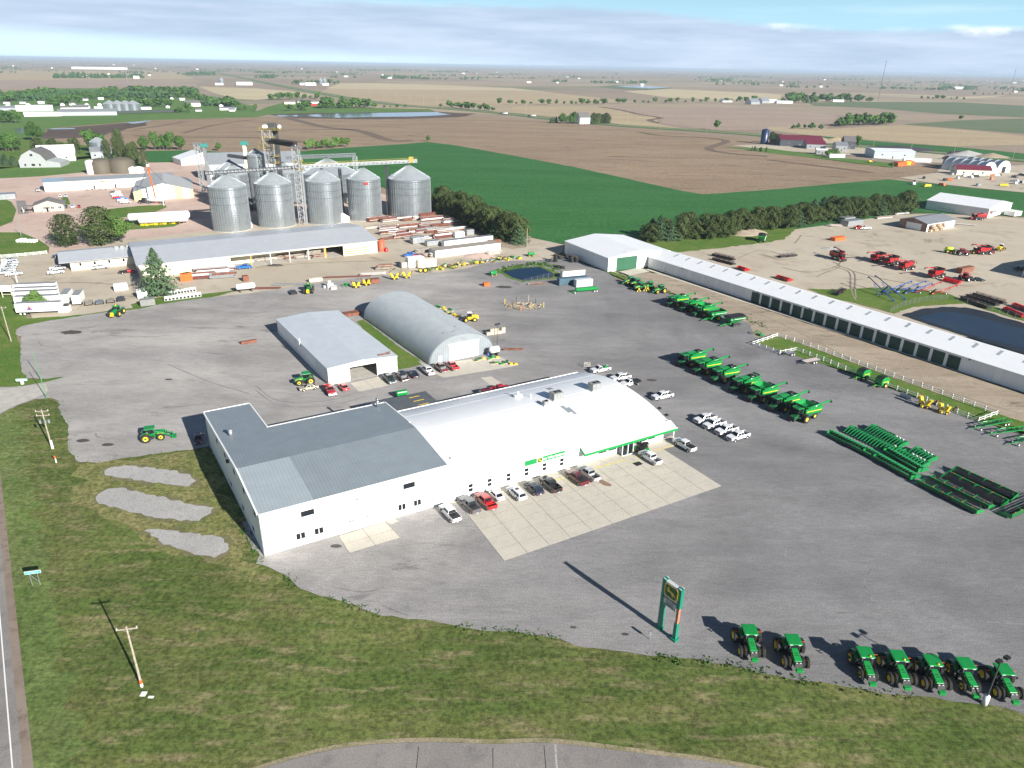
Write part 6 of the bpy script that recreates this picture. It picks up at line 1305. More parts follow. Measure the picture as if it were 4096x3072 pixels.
def wheel_loader(t,key):
 for x in (-1.4,1.5):
  for s in (1,-1): wheel(t,x,s * .95,.72,.5,'yellow_paint',14,.55)
 Y2 = M('loader_yellow',(.78,.50,.02),.45)
 MB().hexa([(-2.9,-.8,.9),(-.5,-.8,.9),(-.5,.8,.9),(-2.9,.8,.9)],[(-2.7,-.7,2.0),(-.5,-.7,2.2),(-.5,.7,2.2),(-2.7,.7,2.0)]).build('engine_hood',Y2,t,bevel=.08)
 MB().box(-.5,1.9,-.45,.45,.7,1.3).build('front_frame',Y2,t); MB().box(-.5,.9,-.7,.7,1.3,1.7).build('cab_base',Y2,t)
 MB().box(-.45,.85,-.68,.68,1.71,2.95).build('cab_glass',GLASS,t); MB().box(-.6,1.05,-.8,.8,2.96,3.15).build('cab_roof',WHITE,t,bevel=.08)
 for s in (1,-1): MB().bar((1.2,s * .4,1.6),(3.3,s * .45,.6),.16,.28).build('lift_arm',BLACK,t)
 MB().prism_xz([(3.2,.1),(4.3,.05),(4.3,.1),(3.5,.35),(3.5,1.1),(3.25,1.15)],-1.3,1.3).build('bucket',DSTEEL,t)
 MB().tube((-1.2,.4,2.1),(-1.2,.4,2.9),.07).build('exhaust',DSTEEL,t)
put(wheel_loader,0,('B2',1850,1165),195,'yellow wheel loader with black bucket beside the quonset','wheel loader',name='wheel_loader')
put(wheel_loader,0,('I',640,375),190,'yellow wheel loader between red tractor and old combine','wheel loader',name='wheel_loader')
put(wheel_loader,0,('I',960,335),40,'yellow forklift like loader right of the old combine','wheel loader',name='wheel_loader')
put(wheel_loader,0,('A4',890,1085),10,'yellow grader like machine in the far business yard','wheel loader',name='wheel_loader')
def utility_vehicle(t,key):
 for x in (-.95,.95):
  for s in (1,-1): wheel(t,x,s * .62,.33,.26,'yellow_paint',8)
 MB().box(-1.4,1.45,-.6,.6,.4,.62).build('chassis',BLACK,t); MB().hexa([(.6,-.62,.62),(1.5,-.55,.6),(1.5,.55,.6),(.6,.62,.62)],[(.6,-.6,1.05),(1.35,-.5,.85),(1.35,.5,.85),(.6,.6,1.05)]).build('hood',GREEN,t,bevel=.06)
 MB().box(-1.5,-.35,-.72,.72,.75,1.15).build('cargo_box',BLACK,t); MB().box(-.3,.2,-.55,.55,.63,1.2).build('seat',BLACK,t)
 for x,y in ((.55,.6),(.55,-.6),(-.3,.6),(-.3,-.6)): MB().bar((x,y,.7),(x * .6,y * .95,1.9),.05).build('roll_bar',BLACK,t)
 MB().box(-.5,.6,-.66,.66,1.9,1.96).build('roof',BLACK,t)
put(utility_vehicle,0,(AT(80.3,-1.3).x,AT(80.3,-1.3).y),-75 + 180 + 60,'green and black utility vehicle under the canopy','utility vehicle',name='utility_vehicle',z=.5)
o = put(utility_vehicle,0,(AT(81.6,-1.9).x,AT(81.6,-1.9).y),-80,'second green utility vehicle beside the entrance','utility vehicle',name='utility_vehicle',z=.5)
bpy.data.objects.remove(o.children[0]) if False else None
def auger(t,key):
 L,c = key; pm = BLUEM if c == 'blue' else REDM
 MB().tube((-L / 2,0,.5),(L / 2,0,L * .28),.17,8).build('auger_tube',pm,t,True); MB().tube((-L / 2 - .3,0,.4),(-L / 2 + .3,0,.6),.32,8).build('intake',pm,t); MB().tube((L / 2,0,L * .28),(L / 2 + .4,0,L * .28 - .4),.28,8).build('spout',pm,t)
 for s in (1,-1):
  MB().bar((.3,s * .9,.35),(L * .28,0,L * .2),.09).bar((.3,s * .9,.35),(-L * .3,0,L * .07 + .3),.08).build('strut',pm,t); wheel(t,.3,s * 1.0,.35,.2,'white_paint')
 MB().box(.2,.4,-1.0,1.0,.3,.4).build('axle',pm,t)
AG = 'augers on the grass by the pond'
for (a,b,L,c,lb) in (((540,390),(325,285),17,'blue','blue grain auger with its intake nearest the long shed'),((610,372),(385,280),17,'blue','second long blue auger beside the first'),((460,320),(640,300),13,'blue','blue auger lying crosswise behind the two long ones'),((560,318),(740,300),13,'blue','blue auger in the middle of the group'),((620,328),(790,312),12,'blue','blue auger at the right of the blue group'),((690,322),(860,300),12,'red','red tipped auger behind the blue ones'),((800,335),(985,318),11,'red','red auger pointing to the right')):
 along(auger,(L,c),('L',*a),('L',*b),False,lb,'auger',AG,'grain_auger')
put(corn_head,(8,'red',0),('L',960,240),125,'red planter with white tanks behind the red tractor','planter',name='row_planter')
def sprayer(t,key):
 for x in (-1.2,1.2):
  for s in (1,-1): wheel(t,x,s * 1.1,.8,.35,'yellow_paint',12)
 MB().tube((-2.2,0,2.0),(1.0,0,2.0),.75,16).build('spray_tank',M('lime_yellow',(.60,.68,.03),.4),t,True); MB().box(-2.8,2.8,-.4,.4,1.0,1.3).build('chassis',GREEN,t)
 for s in (1,-1): MB().bar((-2.6,s * 1.0,1.6),(2.0,s * 1.3,2.0),.15).build('boom',GREEN,t)
put(sprayer,0,('I',320,365),-10,'lime yellow tank sprayer behind the red tractor','sprayer',name='field_sprayer')
def semi(t,key):
 kind = key
 for x in (5.2,1.2,-.1,-6.2,-7.5):
  for s in (1,-1): wheel(t,x,s * 1.05,.5,.3,'bright_metal')
 MB().box(-8.2,6.2,-.45,.45,.75,1.0).build('chassis',DSTEEL,t); pm = BLACK if kind != 'white' else WHITE
 MB().hexa([(4.1,-.95,1.0),(6.3,-.85,.9),(6.3,.85,.9),(4.1,.95,1.0)],[(4.1,-.85,2.1),(6.2,-.7,1.9),(6.2,.7,1.9),(4.1,.85,2.1)]).build('hood',pm,t,bevel=.08)
 MB().box(2.0,4.1,-1.15,1.15,1.0,3.2).build('cab',pm,t,bevel=.1); MB().box(4.09,4.13,-1.0,1.0,2.2,2.95).build('windscreen',GLASS,t)
 for s in (1,-1): MB().tube((1.9,s * 1.1,1.0),(1.9,s * 1.1,3.8),.1).build('exhaust',CHROME,t); MB().box(2.9,3.9,s * 1.16 - .01,s * 1.16 + .01,2.1,2.9).build('side_window',GLASS,t)
 if kind == 'tank': MB().tube((-8.0,0,2.1),(1.2,0,2.1),.95,16).build('tank',WHITE,t,True)
 elif kind == 'box': MB().box(-8.4,1.2,-1.25,1.25,1.15,3.7).build('trailer_body',BLACK,t)
 else: MB().box(-8.4,1.2,-1.25,1.25,1.05,2.6).build('trailer_body',pm if kind == 'white' else STEEL,t)
put(semi,'tank',('Y',1900,305),187,'black semi truck with white tank trailer below the striped shed','truck',name='semi_truck')
put(semi,'tank',('A2',2135,668),175,'white and blue tanker truck on the far highway','truck',name='semi_truck')
put(semi,'tank',('A3',165,688),175,'blue tanker truck on the highway left of the farmhouse','truck',name='semi_truck')
put(semi,'box',('A4',1600,1015),170,'black semi trailer truck parked along the highway','truck',name='semi_truck')
put(semi,'grain',('A4',1560,1055),170,'grey semi truck on the gravel below the highway','truck',name='semi_truck')
put(semi,'white',('A1',1255,1098),-60,'white trailer truck beside the cedar grove of the elevator','truck',name='semi_truck')
# ================================================================ GRAIN ELEVATOR
def RY(t,x,y,Y):
 """the point seen there at distance Y"""
 p = G(t,x,y,0); c = Vector((0,0,CAM_H)); return c + (p - c) * (Y / p.y)
BINW = ribbed('bin_corrugation',(0.37,0.41,0.43),1.1,2,0.30,0.72,0.10,0.5,0.20)
LAT = M('pale_lattice_steel',(.40,.42,.43),.5,.2)
BINR = M('bin_roof_steel',(0.46,0.50,0.52),0.40,0.5,var=0.06,scale=.3)
def grain_bin(x,y,r,eave,peak,label,ribs=44,group='steel grain bins',name='grain_bin'):
 t = thing(name,(x,y,.34),0,label,'grain bin',group)
 m = MB(); n = ribs * 2; prof = [(r,0),(r,eave)]
 MB().lathe([(r,0.3),(r,eave)],72).build('wall',BINW,t,True)
 MB().lathe([(r + .5,0),(r + .5,.3),(r * .9,.3)],40).build('footing',CONC,t)
 MB().lathe([(r + .15,eave - .05),(.9,peak),(.9,peak + .05),(0,peak + .1)],72).build('roof',BINR,t)
 st = MB()
 for i in range(ribs): a = 2 * math.pi * i / ribs; c,s = math.cos(a),math.sin(a); st.bar((c * (r + .06),s * (r + .06),.3),(c * (r + .06),s * (r + .06),eave),.16,.14)
 o = st.build('stiffener',STEEL,t); o['kind'] = 'stuff'
 st = MB()
 for i in range(ribs): a = 2 * math.pi * (i + .5) / ribs; c,s = math.cos(a),math.sin(a); st.bar((c * r,s * r,eave + .06),(c * .9,s * .9,peak + .06),.10,.10)
 o = st.build('roof_rib',BINR,t); o['kind'] = 'stuff'
 for z in (eave - 1.2,eave * .78,eave * .62): MB().lathe([(r + .17,z),(r + .22,z + .05),(r + .17,z + .1)],48).build('wind_ring',DSTEEL,t)
 MB().tube((0,0,peak),(0,0,peak + .6),.8,12).build('cap',DSTEEL,t)
 for i in range(10):
  a = 2 * math.pi * i / 10; k = .82; z = eave + (peak - eave) * (1 - k) + .05; MB().box(-.3,.3,-.3,.3,0,.45).build('roof_vent',STEEL,t).location = (r * k * math.cos(a),r * k * math.sin(a),z)
 b = MB()
 for k in range(int(eave / .9)): b.bar((r * .72,-r * .72,.6 + .9 * k),(r * .72 + .5,-r * .72,.6 + .9 * k),.06)
 b.bar((r * .72,-r * .72 - .03,.3),(r * .72,-r * .72 - .03,eave),.08); o = b.build('ladder',STEEL,t); o['kind'] = 'stuff'
 return t
BL = ['leftmost steel grain bin of the front row','second steel grain bin from the left in the front row','steel grain bin right of the lattice tower','fourth steel bin with a red maker plate near its eave','widest and rightmost steel grain bin of the front row']
for (x,y,r,e,p),l in zip(((-142.6,359.9,9.1,21.3,26.4),(-123.5,371.3,9.1,21.4,26.6),(-100.6,381.5,8.9,21.6,26.8),(-81.6,392.4,8.8,21.4,26.6),(-58.9,405.1,11.6,20.2,26.8)),BL): bt = grain_bin(x,y,r,e,p,l); 
MB().box(-78.9 - .8,-78.9 + 1.6,383.3,383.4,19.4,20.3).build('maker_plate',M('red_plate',(.6,.05,.05),.5),bpy.data.objects['grain_bin.003']).matrix_parent_inverse = bpy.data.objects['grain_bin.003'].matrix_world.inverted()
bpy.data.objects['maker_plate'].location = (81.6,-392.4,0); bpy.data.objects['maker_plate'].matrix_parent_inverse = Matrix()
p = RY('S',1210,345,450); grain_bin(p.x,450,17.0,16.5,p.z,'broad grain bin behind the front row, under the grey truss',60)
p = RY('S',575,268,412); grain_bin(p.x,412,4.7,p.z - 2.6,p.z,'slim tall hopper bin beside the main tower',20)
p = RY('S',345,365,425); grain_bin(p.x,425,8.5,p.z - 5,p.z,'old bin with a rusty roof patch behind the first bin')
p = RY('S',375,405,410); grain_bin(p.x,410,8.0,p.z - 4.5,p.z,'grey bin directly behind the gap of first and second bin')
p = RY('S',820,385,440); grain_bin(p.x,440,9.0,p.z - 5,p.z,'grain bin half hidden behind second bin and lattice tower')
def truss(p,q,w,h,n,mat=LAT):
 m = MB(); p = Vector(p); q = Vector(q); d = (q - p).normalized(); s = (d.cross(Vector((0,0,1))) if abs(d.z) < .9 else Vector((1,0,0))).normalized() * w / 2
 u = s.cross(d).normalized() * h; th = .26
 c = [(p + a * s,q + a * s) for a in (1,-1)] + [(p + a * s + u,q + a * s + u) for a in (1,-1)]
 for a,b in c: m.bar(a,b,th)
 for i in range(n):
  t0,t1 = i / n,(i + 1) / n
  for (a,b),(e,f) in ((c[0],c[2]),(c[1],c[3]),(c[0],c[1]),(c[2],c[3])):
   m.bar(a.lerp(b,t0),e.lerp(f,t1),th * .7); m.bar(a.lerp(b,t0),e.lerp(f,t0),th * .7)
 return m
def tower(t,x,y,z1,w,nm='lattice_frame',mat=LAT,z0=0):
 o = truss((x,y,z0),(x,y,z1),w,w,max(4,int((z1 - z0) / w / 1.1)),mat).build(nm,mat,t); o['kind'] = 'stuff'; return o
YWN = M('dull_yellow_rail',(.42,.33,.07),.6,var=.2)
def platform(t,x,y,z,w,d,mat=YWN):
 f = MB().box(x - w / 2,x + w / 2,y - d / 2,y + d / 2,z - .12,z).build('platform',mat,t)
 for a,b in (((-1,-1),(1,-1)),((1,-1),(1,1)),((1,1),(-1,1)),((-1,1),(-1,-1))):
  m = MB(); A = Vector((x + a[0] * w / 2,y + a[1] * d / 2,z)); B = Vector((x + b[0] * w / 2,y + b[1] * d / 2,z))
  for h in (.55,1.1): m.bar(A + Vector((0,0,h)),B + Vector((0,0,h)),.07)
  for k in range(5): c = A.lerp(B,k / 4); m.bar(c,c + Vector((0,0,1.1)),.06)
  m.build('railing',mat,f)
t = thing('conveyor_tower',(0,0,0),0,'silver lattice tower standing between second and third grain bin','tower')
TX,TY,TZ = -111.0,376.0,38.0; tower(t,TX,TY,TZ,3.0); tower(t,TX + 1.2,TY + .5,TZ - 4,1.2,'leg_casing')
for z in (TZ,31.5,27.5): platform(t,TX,TY,z,4.6,4.2,YWN if z < TZ else STEEL)
t = thing('main_tower',(0,0,0),0,'tall elevator tower with yellow platforms and dishes on top','tower')
p = RY('S',690,85,405); tower(t,p.x,405,p.z,4.2)
for (sx,sy,w) in ((710,85,11),(690,160,7),(675,205,6),(680,240,8),(745,320,5),(745,380,5)): q = RY('S',sx,sy,405); platform(t,q.x,405,q.z,w,5)
for sx,h in ((738,5),(765,4)): q = RY('S',sx,110,407); MB().box(q.x - .7,q.x + .7,406.4,407.6,0,q.z + 2).build('elevator_leg',DSTEEL,t)
q = RY('S',725,50,405); MB().box(q.x - 2.2,q.x + 2.2,403.5,406.5,q.z - 2,q.z + 1.2).build('head_house',DSTEEL,t,bevel=.3)
for sx in (672,792,655): q = RY('S',sx,58,403); o = MB().lathe([(0,0),(.9,.2)],14,(0,0)).build('dish',WHITE,t); o.location = q; o.rotation_euler = (R(80),0,R(15))
for a,b in (((690,310),(720,260)),((680,370),(720,330)),((740,300),(715,330))):
 MB().bar(RY('S',*a,402),RY('S',*b,402),1.2,.2).build('stair',YWN,t)
def conveyor(a,b,label,mat,w=1.6,h=1.4,rail=None,n=26):
 t = thing('conveyor',(0,0,0),0,label,'conveyor','overhead grain conveyors'); o = truss(a,b,w,h,n,mat).build('truss',mat,t); o['kind'] = 'stuff'
 MB().bar(Vector(a) + Vector((0,0,.7)),Vector(b) + Vector((0,0,.7)),.7,.6).build('trough',STEEL,t)
 if rail: 
  m = MB(); A = Vector(a) + Vector((0,-.9,1.5)); B = Vector(b) + Vector((0,-.9,1.5)); m.bar(A,B,.12,.3).bar(A + Vector((0,0,.9)),B + Vector((0,0,.9)),.1)
  for k in range(31): c = A.lerp(B,k / 30); m.bar(c,c + Vector((0,0,.9)),.08)
  m.build('handrail',rail,t)
 return t
t = conveyor((-150.5,355.5,27.2),(TX,TY,28.2),'grey catwalk conveyor over the two left bins',DSTEEL)
t = conveyor((TX,TY,28.4),(-54.5,407,28.6),'long conveyor with yellow handrail over the three right bins',STEEL,rail=YWN)
MB().box(-58.5,-56.3,404,406.5,28.6,31.6).build('drive_box',YWN,t)
a,b = RY('S',695,200,405),RY('S',935,238,378); conveyor(a,b,'dark sloping truss from the main tower to the lattice tower',BLACK,2.2,2.2)
a,b = RY('S',850,345,452),RY('S',1468,322,455); conveyor(a,b,'pale truss conveyor over the broad back bin',STEEL,1.8,1.8)
a,b = RY('S',340,325,420),RY('S',520,350,415); conveyor(a,b,'short dark conveyor behind the old bins',DSTEEL)
for (sx,sy,Y,lb) in ((1462,320,456,'lattice support at the right end of the back conveyor'),(1735,400,402,'slim lattice support between fourth and fifth bin'),(1325,425,400,'slim lattice support between third and fourth bin'),(62,215,460,'tall lattice leg tower left of the grey hall')):
 q = RY('S',sx,sy,Y); t = thing('support_tower',(0,0,0),0,lb,'tower'); tower(t,q.x,Y,q.z,2.2 if Y > 440 else 1.2,'lattice_frame',LAT if Y > 450 else DSTEEL)
 if sx == 62: MB().tube((q.x,Y,q.z),(q.x + 11,Y - 8,12),.3).build('spout',STEEL,t); platform(t,q.x,Y,q.z,4,4,STEEL)
for sx,sy,Y,lb in ((122,225,480,'green topped grain leg behind the grey hall'),(478,205,470,'green headed cream leg behind the slim bin')):
 q = RY('S',sx,sy,Y); t = thing('bucket_elevator',(0,0,0),0,lb,'grain leg'); MB().box(q.x - .9,q.x + .9,Y - 1,Y + 1,0,q.z - 1).build('leg_casing',BEIGE if sx > 200 else STEEL,t); MB().prism_xz([(q.x - 2.5,q.z - 1),(q.x + 2.5,q.z - 1),(q.x + 1.4,q.z + 1.3),(q.x - 1.4,q.z + 1.3)],Y - 1.5,Y + 1.5).build('leg_head',M('teal_head',(.05,.25,.22),.5),t)
A = G('A1',1795,1245); t = building('elevator_hall',A,20,'tall grey roofed grain hall left behind the bins'); gable(t,62,34,11,17,'x',ribbed('pale_hall_wall',(.5,.52,.54),.9),ribbed('grey_hall_roof',(.26,.28,.30),.9),.3)
A = G('A1',1570,1110); t = building('grain_shed',A,40,'white low shed left of the grey grain hall'); gable(t,34,22,4.2,9,'y',WALLW,ROOFW,.3)
for x,y,s,lb in ((('S'),1340,2,'white canvas shelter before the third and fourth bin'),('S',480,2,'white canvas shelter before the first grain bin')):
 q = G('S',y,955 if y == 480 else 900); t = thing('canvas_shelter',(q.x,q.y,.35),R(30),lb,'shelter'); MB().prism_xz([(-3.5,2.6),(3.5,2.6),(0,5.0)],-4,4).build('roof',WHITE,t); MB().box(-3.4,3.4,-3.9,3.9,0,2.59).build('wall',WHITE,t)
def tank(nm,q,r,h,mat,lb,cat='tank',g=None,horiz=False,L=6,deg=30,z0=.36,dome=True):
 t = thing(nm,(q.x,q.y,z0),R(deg),lb,cat,g)
 if horiz:
  zc = r + .9; n = 18; m = MB(); prof = [(0,-L / 2 - r * .45),(r * .6,-L / 2 - r * .33),(r,-L / 2),(r,L / 2),(r * .6,L / 2 + r * .33),(0,L / 2 + r * .45)]
  m.lathe(prof,20,(0,zc),0,'y'); o = m.build('vessel',mat,t,True); o.rotation_euler = (0,0,R(90))
  for s in (1,-1): MB().box(s * L * .33 - .25,s * L * .33 + .25,-r * .8,r * .8,0,zc - r * .6).build('saddle',RUST if r > 1.2 else DSTEEL,t)
 else:
  MB().lathe([(r,0),(r,h),(r * .5,h + r * .22),(0,h + r * .3)] if dome else [(r,0),(r,h),(0,h + .1)],28).build('shell',mat,t,True); MB().tube((0,0,h),(0,0,h + r * .3 + .3),.25).build('hatch',DSTEEL,t)
 return t
BRN = M('brown_tank_paint',(.10,.085,.06),.7)
for x,y,r,h,m_,lb in ((885,1175,7.5,8.5,BRN,'left dark brown storage tank'),(1060,1168,9,8.5,BRN,'right and wider dark brown storage tank'),(797,1182,3.2,9,WHITE,'tall white upright tank left of the brown tanks')): tank('storage_tank',G('A1',x,y),r,h,m_,lb,z0=.38)
for i,x in enumerate((935,1003,1068,1140,1205)): tank('white_tank',G('A1',x,1172),3.4,3.6,WHITE,ordinal(i) + ' low white tank from the left behind the long warehouse','tank','row of low white tanks',z0=.38)
for (x,y),lb in (((1385,300),'rear long white gas tank on the grass strip'),((1420,325),'front long white gas tank on the grass strip')): tank('gas_tank',G('B1',x,y),2.0,0,WHITE,lb,'tank',None,True,28 if y < 310 else 22,22,.4)
for i in range(9): q = G('B1',1235 + i * 38,335 + (4 if i % 2 else 0) - i * 3); tag(box('yellow_block',(q.x - .9,q.x + .9,q.y - .5,q.y + .5,.4,1.3),YELLOW),ordinal(i) + ' yellow concrete block from the left before the gas tanks','block','yellow blocks round the gas tanks')
tank('fuel_tank',G('C2',2060,168),1.0,0,WHITE,'white horizontal fuel tank beside the quonset hut','tank',None,True,2.4,30,.45)
tank('barrel',G('C2',2005,170),.32,.9,BLUEM,'blue barrel beside the white fuel tank','barrel',z0=.45,dome=False)
tank('silo',G('B2',1085,555),1.6,5.2,M('orange_rust_silo',(.42,.10,.05),.6),'rusty orange upright tank at the lumber building corner','tank',z0=.36,dome=False)
tank('red_tank',G('B2',1125,560),.8,1.4,REDM,'small red tank beside the rusty upright tank','tank',z0=.36)
tank('gas_tank',G('Z',940,640),1.1,0,WHITE,'white horizontal gas tank at the edge of the lumber yard','tank',None,True,6,28,.36)
q = G('A3',2175,920); tank('blue_silo',q,4.2,15,M('navy_silo',(.012,.03,.08),.35),'dark blue upright silo at the far farmstead','silo',z0=.36)
q = G('A1',1355,1440); t = thing('bucket_elevator',(q.x,q.y,.36),0,'slim orange leg with a dark spout on the striped shed','grain leg'); h_ = 24; MB().bar((0,0,0),(-1.2,0,21),.6,.6).build('leg_casing',ORANGE,t); MB().bar((-1.2,0,21),(5,6,10),.25).bar((-1.2,0,20),(-9,2,9.5),.2).build('spout',DSTEEL,t); MB().box(-1.8,-.6,-.6,.6,21,22.2).build('leg_head',WHITE,t)

# ================================================================ SIGNS, POLES, FENCES
SG = M('teal_green_post',(.012,.20,.13),.4,var=.05)
pa,pb = G('D3',1062,668),G('D3',1168,752); h_ = hdg(pa,pb); W_ = (pb - pa).length
t = thing('pylon_sign',(pa.x,pa.y,.42),h_,'tall green pylon sign with leaping stag emblem at the lawn edge','sign')
for x,zt,lo in ((0,9.5,0),(W_,9.5,3.8)):
 MB().box(x - .5,x + .5,-.5,.5,0,.35).build('post_base',SG,t,bevel=.05)
 if lo: MB().box(x - .28,x + .28,-.3,.3,.35,3.2).build('post',SG,t); MB().box(x - .2,x + .2,-.22,.22,3.2,6.0).build('bare_post',M('bare_wood_core',(.42,.17,.10),.8),t); MB().box(x - .28,x + .28,-.3,.3,6.0,zt).build('post',SG,t)
 else: MB().box(x - .34,x + .34,-.32,.32,.35,zt).build('post',SG,t)
 for y in (-.31,.31): MB().box(x - .2,x + .2,y - .05,y + .05,zt,zt + .1).build('post_cap',WHITE,t)
SF = M('sign_face_grey',(.52,.54,.54),.4,var=.04)
s = MB().box(.3,W_ - .28,-.34,.34,5.55,9.35).build('sign_box',SF,t); MB().box(.3,W_ - .28,-.36,.36,5.2,5.53).build('lower_panel',M('sign_lower_grey',(.25,.27,.27),.5),t)
for rz,y in ((0,-.375),(math.pi,.375)):
 emblem(t,2.5,2.2,((W_) / 2,y,8.05),(R(90),0,rz)); lettering('JOHN DEERE',.48,M('sign_black',(.03,.03,.03),.5),s,(W_ / 2,y,6.55),(R(90),0,rz),.01,.004); lettering('Platte Valley',.3,MATS['sign_black'],s,(W_ / 2,y,6.08),(R(90),0,rz),.01); lettering('Equipment',.3,MATS['sign_black'],s,(W_ / 2,y,5.72),(R(90),0,rz),.01)
a,b = G('D1',195,590),G('D1',230,585); t = thing('road_sign',(a.x,a.y,.3),hdg(a,b),'green highway guide sign on two slanting steel legs in the lawn','road sign')
MB().box(-.55,1.75,-.05,.05,2.3,2.84).build('border',WHITE,t); f = MB().box(-.5,1.7,-.065,-.052,2.35,2.79).build('sign_face',M('guide_sign_green',(.0,.42,.34),.5,var=0),t); lettering('Stromsburg',.34,WHITE,f,(.6,-.07,2.57),(R(90),0,0),.004); MB().box(-.5,1.7,.055,.07,2.32,2.8).build('sign_back',STEEL,t)
for x in (.05,1.15): MB().bar((x,0,0),(x,0,2.4),.09).build('leg',STEEL,t)
MB().bar((.05,0,2.3),(1.15,0,.6),.06).build('brace',STEEL,t)
def pole(q,H,deg,lb,arms=1,g='wooden utility poles',mat=WOODP,base=None,lean=(0,0)):
 p = G(*q); t = thing('utility_pole',(p.x,p.y,.3),R(deg),lb,'utility pole',g); MB().tube((0,0,0),(lean[0],lean[1],H),.17,8,.11).build('pole',mat,t)
 for k in range(arms):
  z = H - .5 - 1.0 * k; o = MB().box(-1.3,1.3,-.07,.07,z,z + .13).build('crossarm',mat,t)
  for x in (-1.2,1.2) + ((0,) if k == 0 else ()): MB().tube((x,0,z + .13),(x,0,z + .36),.06,6).build('insulator',LAMP,o)
  for s_ in (1,-1): MB().bar((0,.1,z - .6),(s_ * .75,.1,z),.05).build('brace',STEEL,o)
 if base == 'marker': MB().tube((0,0,.7),(0,0,1.3),.2,8).build('orange_guard',ORANGE,t); MB().tube((0,0,.2),(0,0,.7),.2,8).build('white_guard',WHITE,t)
 if base == 'transformer':
  for x in (-.8,.2,.9): MB().tube((x,-.2,H - 3.2),(x,-.2,H - 2.4),.22,10).build('transformer',STEEL,t)
  MB().tube((.1,0,0),(.1,0,2.0),.25,8).build('conduit_cover',WHITE,t)
 return t
pole(('D1',843,1190),10.6,12,'wooden pole with single crossarm and orange marker in the lawn',1,base='marker')
q = G('D1',852,1232); tag(box('marker_slab',(q.x - .35,q.x + .35,q.y - .35,q.y + .35,.3,.42),WHITE),'white square slab at the foot of the lawn pole','slab')
q = G('D1',896,1250); tag(box('white_scrap',(q.x - .35,q.x + .35,q.y - .15,q.y + .15,.3,.40),WHITE),'small white scrap on the grass beside the pole','scrap')
pole(('C1',455,970),9.5,10,'wooden pole with transformers and two crossarms at the lot edge',2,base='transformer')
pole(('B1',100,1340),11,5,'wooden pole with one crossarm near the white trailers',1)
pole(('B1',25,885),8,0,'thin grey pole at the left edge of the lumber yard',0,mat=STEEL); pole(('B1',160,855),7,0,'light pole among the parked white pickups',0,mat=WHITE)
pole(('B1',185,425),9,0,'grey pole where the gravel roads meet',0,mat=STEEL); pole(('B1',1418,165),7,0,'slim light pole on the oval grass island',0,mat=WHITE)
pole(('B3',128,520),9,40,'pole at the end of the left windbreak',0); pole(('B4',2195,780),9,0,'white light pole in the shadow at the right edge',0,mat=WHITE)
for i,(x,y,H) in enumerate((('A4',165,850),('A4',375,885),('A4',430,900),('A4',905,960),('A4',1230,990),('A4',1600,1025),('A4',2110,1060),('A3',1680,825),('A3',1278,800),('A3',993,765),('A3',925,752),('A3',360,690),('A3',120,700))): pole((x,y,H),17 if x == 'A4' else 20,60,ordinal(i) + ' tall pole from the right-hand businesses along the far highway',1,'tall poles along the far highway')
for i in range(14):
 f = i / 13; pole(('A2',65 + f * 1500,385 + f * 215 + 25 * math.sin(f * 3)),19,60,ordinal(i) + ' pole from the left along the highway beyond the flooded strip',1,'poles along the highway beyond the flood')
q = G('D4',1550,1215); t = thing('lamp_post',(q.x,q.y,.42),R(25),'dark lamp post on white concrete base before the last tractor','lamp post'); MB().tube((0,0,0),(0,0,1.5),.38,16).build('concrete_base',WHITE,t,True); MB().bar((0,0,1.5),(0,0,8.0),.14).build('post',DSTEEL,t); MB().bar((-.8,0,7.9),(.8,0,7.9),.07).build('arm',DSTEEL,t)
for s in (1,-1): MB().box(s * .8 - .38,s * .8 + .38,-.45,.15,7.95,8.25).build('floodlight',BLACK,t)
q = G('C2',2083,118); t = thing('lamp_post',(q.x,q.y,.42),R(35),'slim dark lamp post behind the quonset hut','lamp post'); MB().tube((0,0,0),(0,0,8.2),.1).build('post',DSTEEL,t)
for s in (1,-1): MB().box(s * .5 - .3,s * .5 + .3,-.3,.2,7.9,8.3).build('floodlight',BLACK,t)
q = G('D3',990,750); t = thing('meter_box',(q.x,q.y,.42),0,'small grey electric meter stand beside the pylon sign','meter box'); MB().tube((0,0,0),(0,0,1.2),.06).build('pipe',STEEL,t); MB().box(-.2,.2,-.12,.12,.8,1.6).build('box',STEEL,t)
a = G('C1',408,540); b = G('C1',362,385); t = thing('gate_mast',(a.x,a.y,.42),0,'tall green pole gate leaning over the driveway entrance','gate'); 
for p_,r_ in ((Vector((0,0,0)),10.2),(b - a,8.6)): MB().tube((p_.x,p_.y,0),(p_.x - .3,p_.y,r_),.11,8,.06).build('mast',M('faded_green_pole',(.10,.26,.12),.6),t)
q = G('C1',200,415); t = thing('entry_sign',(q.x,q.y,.42),R(8),'low pale green box sign on a pedestal by the driveway','sign'); MB().box(-1.3,1.3,-.25,.25,.9,1.5).build('box',M('pale_green_box',(.4,.6,.48),.5),t); MB().box(-.3,.3,-.2,.2,0,.9).build('pedestal',WHITE,t)
q = G('C1',490,1092); t = thing('marker_post',(q.x,q.y,.3),0,'short white and orange marker post in the lawn','marker post'); MB().tube((0,0,0),(0,0,1.0),.13).build('white_part',WHITE,t); MB().tube((0,0,1.0),(-.1,0,1.6),.15).build('orange_part',ORANGE,t)
q = G('B1',70,960); t = thing('billboard',(q.x,q.y,.4),R(5),'small white billboard on a wooden frame at the left edge','sign'); MB().box(-2,2,-.1,.1,2.2,4.4).build('panel',WHITE,t)
for x in (-1.6,1.6): MB().bar((x,.1,0),(x,.1,4.3),.2).build('leg',BEIGE,t)
MB().bar((-1.8,0,1.2),(1.8,0,1.2),.15).build('rail',BEIGE,t)
